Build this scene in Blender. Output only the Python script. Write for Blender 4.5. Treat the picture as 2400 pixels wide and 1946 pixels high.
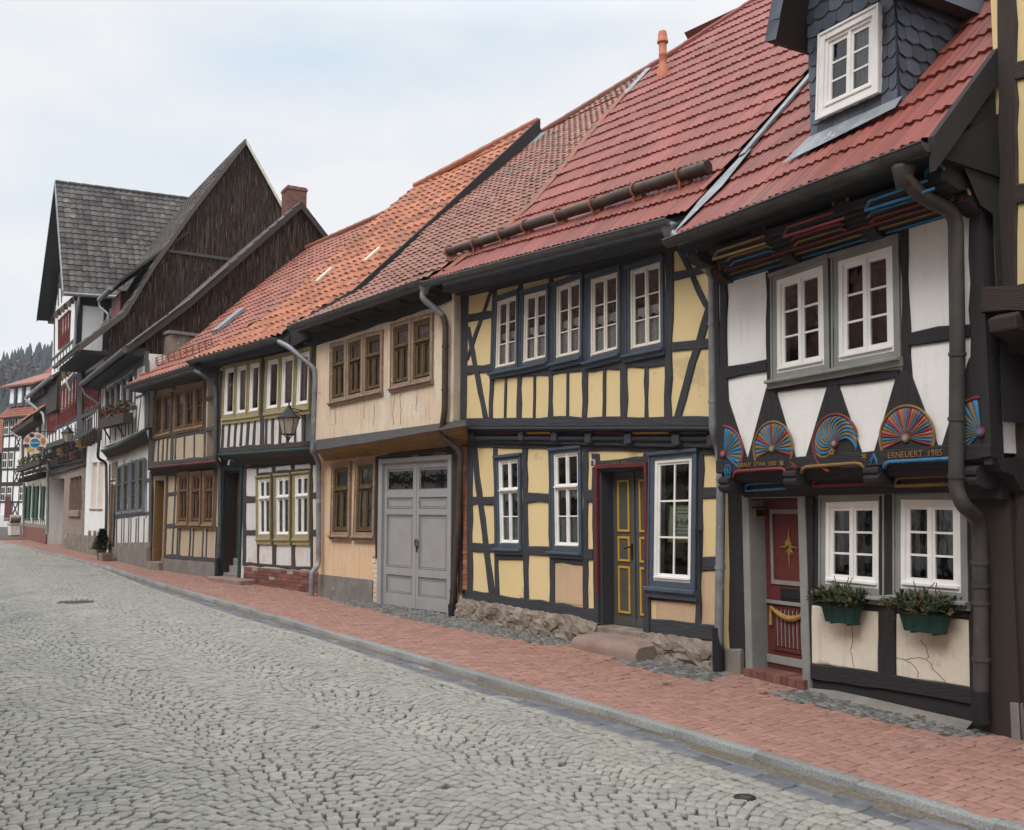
import bpy, bmesh, math, random
import numpy as np
from mathutils import Vector
R = math.radians
for o in list(bpy.data.objects): bpy.data.objects.remove(o)
SC = bpy.context.scene
rnd = random.Random(7)
nrs = np.random.RandomState(11)

# ------------------------------------------------------------------ camera
F, CX, CY, EYE = 2250.0, 1200.0, 973.0, 1.85
PITCH = math.atan(217 / F)
cam = bpy.data.cameras.new('camera'); camo = bpy.data.objects.new('camera', cam)
SC.collection.objects.link(camo); SC.camera = camo
camo.location = (0, 0, EYE); camo.rotation_euler = (math.pi / 2 + PITCH, 0, 0)
cam.sensor_width = 36; cam.lens = 36 * F / 2400; cam.clip_end = 3000; cam.clip_start = .05
cam.dof.use_dof = False

# ------------------------------------------------------------------ world, sun, exposure
W = bpy.data.worlds.new('World'); SC.world = W; W.use_nodes = True
nt = W.node_tree; nt.nodes.clear()
def wn(t, **k):
    n = nt.nodes.new(t)
    for a, b in k.items(): setattr(n, a, b)
    return n
out = wn('ShaderNodeOutputWorld')
SUN_EL, SUN_ROT = R(48), R(215)
sky = wn('ShaderNodeTexSky', sky_type='NISHITA', sun_disc=False, sun_elevation=SUN_EL, sun_rotation=SUN_ROT)
sky.air_density = 1.0; sky.dust_density = 2.0
bgs = wn('ShaderNodeBackground'); bgs.inputs[1].default_value = .07
nt.links.new(sky.outputs[0], bgs.inputs[0])
# overcast cloud deck: brighter towards the zenith (CIE overcast sky), broken by soft noise
tc = wn('ShaderNodeTexCoord'); sep = wn('ShaderNodeSeparateXYZ'); nt.links.new(tc.outputs['Generated'], sep.inputs[0])
mp = wn('ShaderNodeMapping'); mp.inputs['Scale'].default_value = (1, 1, 2.6); nt.links.new(tc.outputs['Generated'], mp.inputs[0])
nz = wn('ShaderNodeTexNoise'); nz.inputs['Scale'].default_value = 1.9; nz.inputs['Detail'].default_value = 5; nz.inputs['Roughness'].default_value = .5
nt.links.new(mp.outputs[0], nz.inputs['Vector'])
cr = wn('ShaderNodeValToRGB')
cr.color_ramp.elements[0].position = .33; cr.color_ramp.elements[0].color = (.69, .81, .93, 1)
cr.color_ramp.elements[1].position = .52; cr.color_ramp.elements[1].color = (.93, .935, .95, 1)
nt.links.new(nz.outputs[0], cr.inputs[0])
zr = wn('ShaderNodeMapRange'); zr.inputs[1].default_value = .46; zr.inputs[2].default_value = 1.0; zr.inputs[3].default_value = .94; zr.inputs[4].default_value = 3.3
nt.links.new(sep.outputs[2], zr.inputs[0])
bgc = wn('ShaderNodeBackground'); nt.links.new(cr.outputs[0], bgc.inputs[0]); nt.links.new(zr.outputs[0], bgc.inputs[1])
mx = wn('ShaderNodeMixShader'); mx.inputs[0].default_value = .92
nt.links.new(bgs.outputs[0], mx.inputs[1]); nt.links.new(bgc.outputs[0], mx.inputs[2]); nt.links.new(mx.outputs[0], out.inputs[0])
sl = bpy.data.lights.new('sun', 'SUN'); sl.energy = 1.5; sl.angle = R(25); sl.color = (1, .965, .91)
so = bpy.data.objects.new('sun', sl); SC.collection.objects.link(so)
sd = Vector((math.sin(SUN_ROT) * math.cos(SUN_EL), math.cos(SUN_ROT) * math.cos(SUN_EL), math.sin(SUN_EL)))
so.rotation_euler = (-sd).to_track_quat('-Z', 'Y').to_euler(); so.location = sd * 60
SC.view_settings.view_transform = 'Standard'; SC.view_settings.look = 'None'
SC.view_settings.exposure = 0.12; SC.view_settings.gamma = 1
SC.render.engine = 'CYCLES'
SC.cycles.max_bounces = 6; SC.cycles.diffuse_bounces = 3; SC.cycles.transparent_max_bounces = 12

# ------------------------------------------------------------------ picture geometry helpers
ZD = {1: (1500, 0, 2.3789), 2: (1500, 600, 2.3789), 3: (1500, 1100, 2.3789), 4: (1000, 500, 2.8929), 5: (1000, 1000, 2.8929),
      6: (650, 600, 4.282), 7: (650, 1000, 3.858), 8: (300, 800, 4.7578), 9: (300, 1050, 4.7578), 10: (0, 650, 4.96),
      11: (0, 950, 4.34), 12: (80, 300, 2.9736), 13: (100, 1000, 5.1077), 14: (90, 640, 4.133), 15: (50, 990, 12.594),
      16: (1000, 50, 3.0586), 21: (0, 0, .89208), 0: (0, 0, 1), 17: (1500, 1546, 2.3789), 18: (900, 1500, 3.5683), 19: (0, 1200, 2.3789), 20: (0, 1500, 3.5683),
      22: (1540, 1060, 6.2), 23: (1700, 1040, 4.0396), 24: (1800, 1300, 5.79), 25: (2200, 600, 2.67), 26: (2200, 1200, 3.155), 27: (0, 830, 3.693)}
def px(z, x, y):
    a, b, s = ZD[z]; return (a + x / s, b + y / s)
sP, cP = math.sin(PITCH), math.cos(PITCH)
def ray(p):
    x = (p[0] - CX) / F; y = (CY - p[1]) / F
    return (x, cP - y * sP, sP + y * cP)
GY = [(-60, -.05), (0, -.05), (5, -.04), (9, 0), (12, .05), (15.4, .15), (19, .2), (22, .26), (25, .30), (31, .26), (35, .26), (41, .31), (50, .33), (60, .34), (84, .33), (120, .4), (400, 2)]
_gx = np.arange(-60, 400, .25); _gy = np.interp(_gx, [a for a, b in GY], [b for a, b in GY])
_k = np.ones(9) / 9; _gy = np.convolve(np.pad(_gy, 4, mode='edge'), _k, mode='valid')
def G(y): return float(np.interp(y, _gx, _gy))
def ground(p, dz=0.0):
    """point where the picture ray meets the (pavement level) ground"""
    d = ray(p); z = 0.0
    for _ in range(40):
        t = (z + dz - EYE) / d[2]
        z = .5 * z + .5 * G(d[1] * t)
    return (d[0] * t, d[1] * t, z + dz)

# ------------------------------------------------------------------ materials
MATS = {}
def _links(m): return m.node_tree.nodes, m.node_tree.links
def material(name, col, col2=None, scale=6.0, rough=.8, bump=.0, bscale=40.0, detail=6.0, spots=None, tint=0.0, uv=False, stretch=(1, 1, 1), contrast=(.35, .65), metal=0.0, spec=.35, coord='Object', streak=None):
    m = bpy.data.materials.new(name); m.use_nodes = True; N, L = _links(m)
    b = N['Principled BSDF']; b.inputs['Roughness'].default_value = rough; b.inputs['Metallic'].default_value = metal
    b.inputs['Specular IOR Level'].default_value = spec
    t = N.new('ShaderNodeTexCoord'); mpn = N.new('ShaderNodeMapping'); mpn.inputs['Scale'].default_value = stretch
    L.new(t.outputs['UV' if uv else coord], mpn.inputs[0])
    n = N.new('ShaderNodeTexNoise'); n.inputs['Scale'].default_value = scale; n.inputs['Detail'].default_value = detail; n.inputs['Roughness'].default_value = .6
    L.new(mpn.outputs[0], n.inputs['Vector'])
    r = N.new('ShaderNodeValToRGB'); r.color_ramp.elements[0].position = contrast[0]; r.color_ramp.elements[1].position = contrast[1]
    if col2 is None: col2 = tuple(c * .8 for c in col)
    r.color_ramp.elements[0].color = (*col2, 1); r.color_ramp.elements[1].color = (*col, 1)
    L.new(n.outputs[0], r.inputs[0]); cur = r.outputs[0]
    if spots:                                   # (colour, scale, threshold): weathering patches with their own shape
        for sc_, scs, th in spots:
            n2 = N.new('ShaderNodeTexNoise'); n2.inputs['Scale'].default_value = scs; n2.inputs['Detail'].default_value = 8; n2.inputs['Roughness'].default_value = .65
            L.new(mpn.outputs[0] if uv else t.outputs[coord], n2.inputs['Vector'])
            r2 = N.new('ShaderNodeValToRGB'); r2.color_ramp.elements[0].position = th; r2.color_ramp.elements[1].position = min(1, th + .035)
            L.new(n2.outputs[0], r2.inputs[0])
            mix = N.new('ShaderNodeMix'); mix.data_type = 'RGBA'; L.new(r2.outputs[0], mix.inputs[0])
            L.new(cur, mix.inputs[6]); mix.inputs[7].default_value = (*sc_, 1); cur = mix.outputs[2]
    if streak:                                  # rain streaks and splash dirt: (colour, threshold, strength)
        m3 = N.new('ShaderNodeMapping'); m3.inputs['Scale'].default_value = (7, 7, .8); L.new(t.outputs[coord], m3.inputs[0])
        n3 = N.new('ShaderNodeTexNoise'); n3.inputs['Scale'].default_value = 1.6; n3.inputs['Detail'].default_value = 7; n3.inputs['Roughness'].default_value = .62; L.new(m3.outputs[0], n3.inputs['Vector'])
        r3 = N.new('ShaderNodeMapRange'); r3.inputs[1].default_value = streak[1]; r3.inputs[2].default_value = streak[1] + .22; r3.inputs[4].default_value = streak[2]; L.new(n3.outputs[0], r3.inputs[0])
        x3 = N.new('ShaderNodeMix'); x3.data_type = 'RGBA'; L.new(r3.outputs[0], x3.inputs[0]); L.new(cur, x3.inputs[6]); x3.inputs[7].default_value = (*streak[0], 1); cur = x3.outputs[2]
    if tint:
        at = N.new('ShaderNodeAttribute'); at.attribute_name = 'tint'
        mr = N.new('ShaderNodeMapRange'); mr.inputs[3].default_value = 1 - tint; mr.inputs[4].default_value = 1 + tint
        L.new(at.outputs['Fac'], mr.inputs[0])
        mm = N.new('ShaderNodeMix'); mm.data_type = 'RGBA'; mm.blend_type = 'MULTIPLY'; mm.inputs[0].default_value = 1
        cb = N.new('ShaderNodeCombineColor'); [L.new(mr.outputs[0], cb.inputs[i]) for i in range(3)]
        L.new(cur, mm.inputs[6]); L.new(cb.outputs[0], mm.inputs[7]); cur = mm.outputs[2]
    L.new(cur, b.inputs['Base Color'])
    if bump:
        nb = N.new('ShaderNodeTexNoise'); nb.inputs['Scale'].default_value = bscale; nb.inputs['Detail'].default_value = 6
        L.new(mpn.outputs[0], nb.inputs['Vector'])
        bp = N.new('ShaderNodeBump'); bp.inputs['Strength'].default_value = min(1, bump); bp.inputs['Distance'].default_value = .01 * max(1, bump)
        L.new(nb.outputs[0], bp.inputs['Height']); L.new(bp.outputs[0], b.inputs['Normal'])
    MATS[name] = m
    return m
def timber_mat(name, col, col2, rough=.75, spots=None):
    return material(name, col, col2, scale=3.0, rough=rough, bump=.9, bscale=6, uv=True, stretch=(1.2, 14, 1), spots=spots, contrast=(.3, .7))
timber_mat('charcoal_timber', (.060, .062, .073), (.028, .029, .036), spots=[((.10, .10, .108), 2.2, .66)])
timber_mat('black_timber', (.036, .032, .034), (.018, .016, .018), spots=[((.075, .066, .06), 2.0, .66)])
timber_mat('brown_timber', (.075, .062, .060), (.045, .037, .036), spots=[((.13, .11, .10), 12, .66)])
timber_mat('grey_timber', (.085, .082, .080), (.05, .047, .046))
timber_mat('umber_timber', (.055, .040, .034), (.03, .022, .02), spots=[((.12, .09, .07), 8, .66)])
material('weathered_board', (.078, .047, .032), (.010, .007, .006), scale=3.0, rough=.95, bump=.9, bscale=6, uv=True, stretch=(.8, 16, 1), contrast=(.40, .62), spec=.08, spots=[((.20, .135, .09), 1.5, .585), ((.075, .066, .062), .8, .56)])
timber_mat('raw_board', (.16, .125, .10), (.055, .042, .034), rough=.95)
timber_mat('raw_wood', (.26, .19, .13), (.12, .085, .06))
material('yellow_plaster', (.76, .595, .315), (.71, .55, .29), 2.2, .85, .35, 18, contrast=(.3, .7), spots=[((.60, .47, .26), 1.1, .62)])
material('buff_plaster', (.60, .43, .27), (.53, .37, .235), 1.6, .85, .5, 14, contrast=(.3, .7), streak=((.40, .30, .2), .5, .4))
material('white_plaster', (.86, .845, .825), (.78, .765, .735), 1.7, .85, .5, 12, contrast=(.3, .7), streak=((.52, .50, .47), .53, .35))
material('old_white_plaster', (.74, .67, .56), (.66, .59, .48), 2.0, .85, .6, 12, spots=[((.56, .50, .41), 2.4, .60)], streak=((.40, .34, .27), .5, .5))
material('cool_white_plaster', (.70, .68, .66), (.60, .585, .57), 1.4, .85, .4, 14, spots=[((.62, .53, .45), .9, .58)], streak=((.42, .39, .36), .5, .45))
material('aged_cream_plaster', (.70, .55, .40), (.66, .52, .385), 1.3, .88, .9, 10, spots=[((.70, .60, .47), 1.0, .52), ((.58, .55, .51), 2.2, .60), ((.30, .22, .16), 9, .655), ((.17, .13, .11), 22, .68)], streak=((.36, .26, .18), .5, .55))
material('apricot_plaster', (.72, .47, .28), (.70, .52, .37), 1.0, .88, .8, 10, spots=[((.60, .56, .52), 1.9, .585), ((.33, .26, .2), 12, .67)], streak=((.42, .30, .2), .5, .5))
material('tan_plaster', (.49, .385, .275), (.44, .345, .24), 1.4, .88, .4, 14, streak=((.30, .24, .18), .5, .5))
material('cement_render', (.24, .22, .195), (.17, .155, .14), 3, .9, .5, 20, spots=[((.31, .28, .25), 4, .62)])
material('rubble_stone', (.30, .25, .205), (.16, .125, .10), 5, .95, 1.5, 9, spots=[((.42, .38, .33), 6, .64)])
material('sandstone', (.31, .235, .19), (.235, .175, .14), 4, .9, .6, 30)
material('pink_sandstone', (.30, .21, .18), (.22, .155, .135), 3, .9, .6, 30)
material('white_paint', (.86, .845, .82), (.79, .765, .73), 5, .45, .15, 30)
material('cream_paint', (.76, .70, .62), (.70, .64, .56), 5, .5, .15, 30)
material('blue_grey_paint', (.075, .098, .13), (.06, .08, .108), 5, .5, .2, 30)
material('pale_blue_paint', (.21, .25, .30), (.16, .20, .24), 5, .6, .2, 30)
material('green_grey_paint', (.27, .275, .26), (.215, .22, .208), 4, .55, .2, 24, spots=[((.17, .17, .155), 3, .66)])
material('khaki_paint', (.36, .30, .155), (.29, .24, .125), 6, .6, .2, 30)
material('ochre_brown_paint', (.20, .125, .065), (.15, .09, .045), 6, .6, .3, 30)
material('tan_wood_paint', (.27, .17, .095), (.21, .13, .07), 6, .6, .3, 30, spots=[((.42, .34, .25), 14, .67)])
material('old_brown_paint', (.15, .095, .042), (.11, .068, .03), 8, .6, .4, 30)
material('peeling_casing', (.33, .235, .165), (.25, .17, .12), 6, .8, .6, 26, spots=[((.47, .42, .36), 13, .60), ((.10, .08, .06), 20, .68)])
material('red_brown_stain', (.17, .09, .055), (.12, .06, .035), 6, .55, .3, 30)
material('oxblood_paint', (.135, .028, .03), (.10, .02, .022), 5, .5, .2, 30)
material('madder_paint', (.17, .045, .04), (.12, .03, .027), 5, .55, .3, 30, spots=[((.20, .11, .06), 8, .68)])
material('garage_grey', (.345, .34, .345), (.31, .305, .31), 3, .55, .2, 30, streak=((.25, .24, .23), .52, .4))
material('door_olive', (.088, .09, .082), (.07, .072, .065), 4, .5, .2, 40)
material('signal_ochre', (.58, .33, .04), (.5, .28, .035), 8, .5)
material('ochre_board', (.26, .145, .045), (.19, .10, .03), 4, .7, .5, 10, stretch=(1, 1, 6), spots=[((.12, .075, .04), 3, .64)])
material('red_door', (.135, .030, .027), (.105, .024, .022), 8, .5, .3, 30, spots=[((.27, .15, .09), 18, .67)])
material('gold_paint', (.40, .235, .06), (.26, .15, .04), 18, .5, .4, 30)
material('folk_red', (.25, .045, .045), (.18, .035, .035), 10, .6, .3, 30)
material('folk_pink', (.42, .14, .14), (.34, .10, .10), 10, .6, .3, 30)
material('folk_blue', (.045, .20, .37), (.03, .14, .28), 10, .6, .3, 30)
material('folk_gold', (.27, .155, .052), (.20, .115, .04), 10, .6, .3, 30)
material('teal_paint', (.02, .07, .062), (.015, .05, .045), 6, .5)
material('shutter_green', (.03, .10, .065), (.022, .075, .05), 6, .55)
material('dark_red_window', (.20, .04, .035), (.14, .03, .027), 6, .55, .2)
material('zinc', (.30, .31, .325), (.20, .21, .225), 5, .5, .2, 12, metal=.35, spots=[((.40, .40, .40), 4, .63)])
material('dull_zinc', (.125, .125, .125), (.085, .085, .087), 6, .55, .1, 12, metal=.2)
material('copper_pipe', (.085, .078, .073), (.058, .052, .049), 3, .5, .1, 12, metal=.2, spots=[((.10, .115, .10), 3, .60)])
material('rusty_pipe', (.085, .06, .045), (.05, .038, .032), 6, .6, .2, 12, metal=.1)
material('lead_flashing', (.30, .32, .34), (.19, .205, .22), 5, .6, .4, 9, metal=.3, spots=[((.42, .44, .46), 9, .62)])
material('rust_flashing', (.30, .10, .05), (.19, .10, .08), 4, .75, .3, 14)
material('black_iron', (.02, .02, .022), (.014, .014, .015), 8, .5)
material('black_plastic', (.016, .017, .02), (.012, .012, .014), 8, .55)
material('slate', (.095, .11, .14), (.058, .068, .09), 2.2, .5, .3, 20, tint=.35)
material('tile_new_red', (.25, .070, .054), (.195, .055, .043), 1.3, .6, .3, 30, tint=.22, spec=.3, spots=[((.19, .085, .068), 2.6, .60), ((.14, .10, .085), 9, .70)])
material('tile_brown_red', (.24, .098, .062), (.175, .074, .05), 1.2, .6, .3, 30, tint=.28, spots=[((.13, .095, .075), 1.8, .60)])
material('tile_orange', (.35, .125, .062), (.27, .095, .05), 1.0, .7, .3, 30, tint=.36, spots=[((.30, .12, .07), 1.6, .53), ((.17, .10, .07), 5, .63)])
material('tile_dull_red', (.285, .095, .062), (.215, .075, .05), 1.0, .65, .3, 30, tint=.24, spots=[((.19, .09, .065), 1.5, .56)])
material('tile_grey', (.098, .086, .079), (.060, .053, .050), .9, .8, .3, 30, tint=.42, spots=[((.15, .135, .12), 1.4, .60)])
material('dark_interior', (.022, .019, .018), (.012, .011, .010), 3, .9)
material('warm_interior', (.09, .055, .03), (.05, .03, .018), 3, .9)
material('curtain_lace', (.84, .87, .86), (.58, .62, .61), 22, .9)
material('curtain_blue', (.66, .74, .73), (.36, .43, .43), 18, .9, stretch=(6, 1, 1))
material('curtain_grey', (.40, .39, .37), (.20, .195, .185), 12, .9, stretch=(6, 1, 1))
material('cobble', (.315, .303, .268), (.255, .245, .216), 40, .85, .8, 80, tint=.12, spots=[((.315, .30, .265), .8, .56), ((.235, .23, .214), .55, .60)])
material('joint_dirt', (.085, .066, .052), (.05, .040, .033), 24, .95, .8, 60, spots=[((.17, .15, .11), 3, .6)])
material('gutter_grit', (.17, .14, .105), (.10, .083, .063), 30, .95, .8, 60)
material('far_cobble', (.33, .325, .30), (.22, .215, .20), 9, .85, .8, 12)
material('granite_kerb', (.285, .285, .275), (.17, .172, .168), 60, .7, .6, 80, tint=.12, spots=[((.20, .21, .205), 2, .63)])
material('gutter_stone', (.155, .16, .175), (.11, .115, .128), 9, .6, .5, 50, tint=.2, spots=[((.25, .235, .21), 2.5, .60)])
material('paver_red', (.325, .18, .143), (.28, .152, .12), 7, .9, .4, 90, tint=.12, spots=[((.30, .19, .16), .8, .60)])
material('paver_joint', (.085, .062, .052), (.055, .043, .037), 30, .95)
material('dark_sett', (.18, .175, .165), (.105, .104, .10), 22, .7, .8, 50, tint=.35)
material('brick_red', (.215, .092, .072), (.16, .07, .056), 9, .85, .5, 40, tint=.3)
material('brick_orange', (.38, .15, .08), (.30, .11, .06), 9, .85, .5, 40, tint=.25)
material('mortar', (.36, .32, .27), (.27, .24, .20), 20, .95, .4)
material('planter_green', (.012, .062, .048), (.008, .045, .036), 8, .4)
material('conifer', (.042, .060, .028), (.018, .030, .014), 30, .8)
material('dry_foliage', (.15, .105, .045), (.07, .06, .028), 30, .8)
material('leaf_green', (.06, .085, .03), (.03, .048, .018), 30, .7)
material('red_flower', (.42, .03, .025), (.28, .02, .018), 30, .6)
material('hill_forest', (.060, .070, .066), (.040, .049, .050), .05, .95)  # bluish grey-green: distance haze is mixed into the tree colour
material('bare_trees', (.105, .085, .08), (.075, .063, .062), .1, .95)
material('clay_pipe', (.50, .165, .08), (.42, .13, .06), 6, .5)
material('concrete', (.33, .32, .29), (.24, .235, .21), 8, .9, .5, 40)
material('asphalt', (.085, .09, .095), (.055, .06, .065), 30, .9, .4)
material('soil', (.05, .04, .03), None, 20, .95)
material('sign_cream', (.72, .62, .52), (.66, .56, .46), 8, .6)
material('sign_blue', (.01, .21, .38), (.01, .18, .33), 8, .5)
material('sign_white', (.8, .8, .78), (.76, .76, .74), 8, .5)
material('bread_brown', (.50, .24, .10), (.40, .18, .07), 20, .7)
material('pretzel_dark', (.10, .025, .03), (.08, .02, .02), 20, .5)
material('cheese_yellow', (.62, .42, .12), (.55, .36, .1), 20, .5)
material('poster_green', (.70, .84, .72), (.66, .80, .68), 5, .6)
material('poster_yellow', (.42, .40, .07), (.37, .35, .06), 5, .6)
material('ink', (.05, .06, .06), (.04, .05, .05), 5, .6)
material('frosted', (.42, .36, .30), (.34, .29, .24), 6, .3)
def glass_mat(name, tintc, ior=1.5):
    m = bpy.data.materials.new(name); m.use_nodes = True; N, L = _links(m); N.clear()
    o = N.new('ShaderNodeOutputMaterial'); mxn = N.new('ShaderNodeMixShader')
    tr = N.new('ShaderNodeBsdfTransparent'); tr.inputs[0].default_value = (*tintc, 1)
    gl = N.new('ShaderNodeBsdfGlossy'); gl.inputs['Roughness'].default_value = .03; gl.inputs[0].default_value = (.95, .97, 1, 1)
    fr = N.new('ShaderNodeFresnel'); fr.inputs[0].default_value = ior
    # old, slightly wavy panes
    t = N.new('ShaderNodeTexCoord'); n = N.new('ShaderNodeTexNoise'); n.inputs['Scale'].default_value = 4
    L.new(t.outputs['Object'], n.inputs['Vector']); bp = N.new('ShaderNodeBump'); bp.inputs['Strength'].default_value = .12; bp.inputs['Distance'].default_value = .02
    L.new(n.outputs[0], bp.inputs['Height']); L.new(bp.outputs[0], gl.inputs['Normal'])
    ad = N.new('ShaderNodeMath'); ad.operation = 'ADD'; ad.inputs[1].default_value = .05; L.new(fr.outputs[0], ad.inputs[0])
    L.new(ad.outputs[0], mxn.inputs[0]); L.new(tr.outputs[0], mxn.inputs[1]); L.new(gl.outputs[0], mxn.inputs[2]); L.new(mxn.outputs[0], o.inputs[0])
    MATS[name] = m
glass_mat('window_glass', (.90, .93, .93))
glass_mat('lamp_glass', (.75, .62, .50), 1.4)
def M(n): return MATS[n]

# ------------------------------------------------------------------ objects
COL = SC.collection
def tag(o, label=None, cat=None, group=None, kind=None):
    if label: o['label'] = label
    if cat: o['category'] = cat
    if group: o['group'] = group
    if kind: o['kind'] = kind
    return o
def empty(name, loc, rz, label, cat, group=None):
    o = bpy.data.objects.new(name, None); COL.objects.link(o); o.location = loc; o.rotation_euler = (0, 0, rz)
    o.empty_display_size = .2
    return tag(o, label, cat, group)
class MB:
    """collects faces (each with material index, uv and tint) and builds ONE mesh object"""
    def __init__(s): s.v = []; s.f = []; s.m = []; s.uv = []; s.t = []; s.mats = []
    def mi(s, mat):
        if mat not in s.mats: s.mats.append(mat)
        return s.mats.index(mat)
    def add(s, vs, fs, mat, uvs=None, tint=.5):
        b = len(s.v); s.v += [tuple(p) for p in vs]; k = s.mi(mat)
        for i, f in enumerate(fs):
            s.f.append([b + j for j in f]); s.m.append(k); s.t.append(tint)
            s.uv.append([uvs[j] for j in f] if uvs else [(0, 0)] * len(f))
    def hexa(s, q0, q1, mat, uvs=None, tint=.5):
        """q0: 4 back points, q1: 4 front points"""
        s.add(list(q0) + list(q1), [(4, 5, 6, 7), (3, 2, 1, 0), (0, 1, 5, 4), (1, 2, 6, 5), (2, 3, 7, 6), (3, 0, 4, 7)], mat, (uvs * 2) if uvs else None, tint)
    def box(s, x0, x1, y0, y1, z0, z1, mat, tint=.5):
        s.hexa([(x0, y1, z0), (x1, y1, z0), (x1, y1, z1), (x0, y1, z1)], [(x0, y0, z0), (x1, y0, z0), (x1, y0, z1), (x0, y0, z1)], mat, None, tint)
    def prism(s, poly, yb, yf, mat, tint=.5, uvscale=None):
        """poly of (x,z) counter-clockwise seen from the street; yf front (smaller y), yb back"""
        n = len(poly); vs = [(x, yf, z) for x, z in poly] + [(x, yb, z) for x, z in poly]
        fs = [tuple(range(n)), tuple(range(2 * n - 1, n - 1, -1))] + [((i + 1) % n, i, n + i, n + (i + 1) % n) for i in range(n)]
        s.add(vs, fs, mat, [(x * (uvscale or 1), z) for x, z in poly] * 2, tint)
    def tube(s, pts, r, mat, n=10, cap=True, r2=None):
        pts = [Vector(p) for p in pts]; m = len(pts); rings = []
        a = None
        for i, p in enumerate(pts):
            t = ((pts[i] - pts[i - 1]).normalized() if i else Vector((0, 0, 0))) + ((pts[i + 1] - pts[i]).normalized() if i < m - 1 else Vector((0, 0, 0)))
            if t.length < 1e-6: t = Vector((0, 0, 1))
            t.normalize()
            if a is None: a = t.orthogonal().normalized()
            else: a = (a - t * a.dot(t)).normalized()
            b = t.cross(a); rr = r if r2 is None else r + (r2 - r) * i / (m - 1)
            if isinstance(r, (list, tuple)): rr = r[i]
            rings.append([p + (a * math.cos(k * 2 * math.pi / n) + b * math.sin(k * 2 * math.pi / n)) * rr for k in range(n)])
        vs = [v for g in rings for v in g]; fs = []
        for i in range(m - 1):
            for k in range(n): fs.append((i * n + k, i * n + (k + 1) % n, (i + 1) * n + (k + 1) % n, (i + 1) * n + k))
        if cap: fs += [tuple(range(n - 1, -1, -1)), tuple(range((m - 1) * n, m * n))]
        s.add(vs, fs, mat)
    def lathe(s, prof, c, mat, n=12, sx=1, sy=1, a0=0):
        """prof: (r, z) list round a vertical axis at c"""
        vs = []; m = len(prof)
        for r, z in prof:
            for k in range(n): a = a0 + k * 2 * math.pi / n; vs.append((c[0] + r * sx * math.cos(a), c[1] + r * sy * math.sin(a), c[2] + z))
        fs = [(i * n + k, i * n + (k + 1) % n, (i + 1) * n + (k + 1) % n, (i + 1) * n + k) for i in range(m - 1) for k in range(n)]
        fs += [tuple(range(n - 1, -1, -1)), tuple(range((m - 1) * n, m * n))]
        s.add(vs, fs, mat)
    def sweep(s, prof, a, b, mat, closed=True, cuts=1, wob=0, uvs=False):
        """prof: list of (y,z) offsets swept from a to b (along x mostly)"""
        n = len(prof); vs = []; uv = []; a = Vector(a); b = Vector(b); Ls = (b - a).length
        for i in range(cuts + 1):
            p = a.lerp(b, i / cuts); w = rnd.uniform(-wob, wob)
            for j, (y, z) in enumerate(prof): vs.append((p.x, p.y + y, p.z + z + w)); uv.append((i / cuts * Ls, j * .1))
        fs = []
        for i in range(cuts):
            for j in range(n if closed else n - 1): fs.append((i * n + j, (i + 1) * n + j, (i + 1) * n + (j + 1) % n, i * n + (j + 1) % n))
        if closed: fs += [tuple(range(n - 1, -1, -1)), tuple(range(cuts * n, (cuts + 1) * n))]
        s.add(vs, fs, mat, uv)
    def build(s, name, parent=None, smooth=False, recalc=True, bevel=0, label=None):
        me = bpy.data.meshes.new(name); me.from_pydata(s.v, [], s.f)
        for m in s.mats: me.materials.append(MATS[m])
        me.polygons.foreach_set('material_index', s.m)
        ul = me.uv_layers.new(name='UVMap'); ul.data.foreach_set('uv', [c for f in s.uv for p in f for c in p])
        at = me.attributes.new('tint', 'FLOAT', 'FACE'); at.data.foreach_set('value', s.t)
        if recalc:
            bm = bmesh.new(); bm.from_mesh(me); bmesh.ops.recalc_face_normals(bm, faces=bm.faces); bm.to_mesh(me); bm.free()
        me.polygons.foreach_set('use_smooth', [smooth] * len(me.polygons))
        o = bpy.data.objects.new(name, me); COL.objects.link(o)
        if parent: o.parent = parent
        if label: o['label'] = label
        if bevel:
            md = o.modifiers.new('bevel', 'BEVEL'); md.width = bevel; md.segments = 2; md.limit_method = 'ANGLE'
        return o
def smooth_by_angle(o, ang=40):
    me = o.data
    me.polygons.foreach_set('use_smooth', [True] * len(me.polygons))
    md = o.modifiers.new('wn', 'EDGE_SPLIT'); md.split_angle = R(ang)
    return o
def copy_thing(o, parent=None):
    c = o.copy(); COL.objects.link(c)
    if parent: c.parent = parent
    for ch in list(o.children): copy_thing(ch, c)
    return c
_font = {}
def text_mesh(body, size, depth=.002):
    cu = bpy.data.curves.new('t', 'FONT'); cu.body = body; cu.size = size; cu.extrude = depth; cu.align_x = 'CENTER'; cu.align_y = 'CENTER'; cu.resolution_u = 3
    o = bpy.data.objects.new('t', cu); COL.objects.link(o)
    dg = bpy.context.evaluated_depsgraph_get(); dg.update()
    me = bpy.data.meshes.new_from_object(o.evaluated_get(dg)); bpy.data.objects.remove(o)
    vs = [tuple(v.co) for v in me.vertices]; fs = [list(p.vertices) for p in me.polygons]
    return vs, fs
def add_text(mb, body, size, c, mat, sx=1, slope=0, depth=.003):
    """writing in the local x-z plane facing -y, centred on c"""
    vs, fs = text_mesh(body, size, depth)
    mb.add([(c[0] + x * sx, c[1] - z, c[2] + y + x * sx * slope) for x, y, z in vs], fs, mat)

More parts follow.
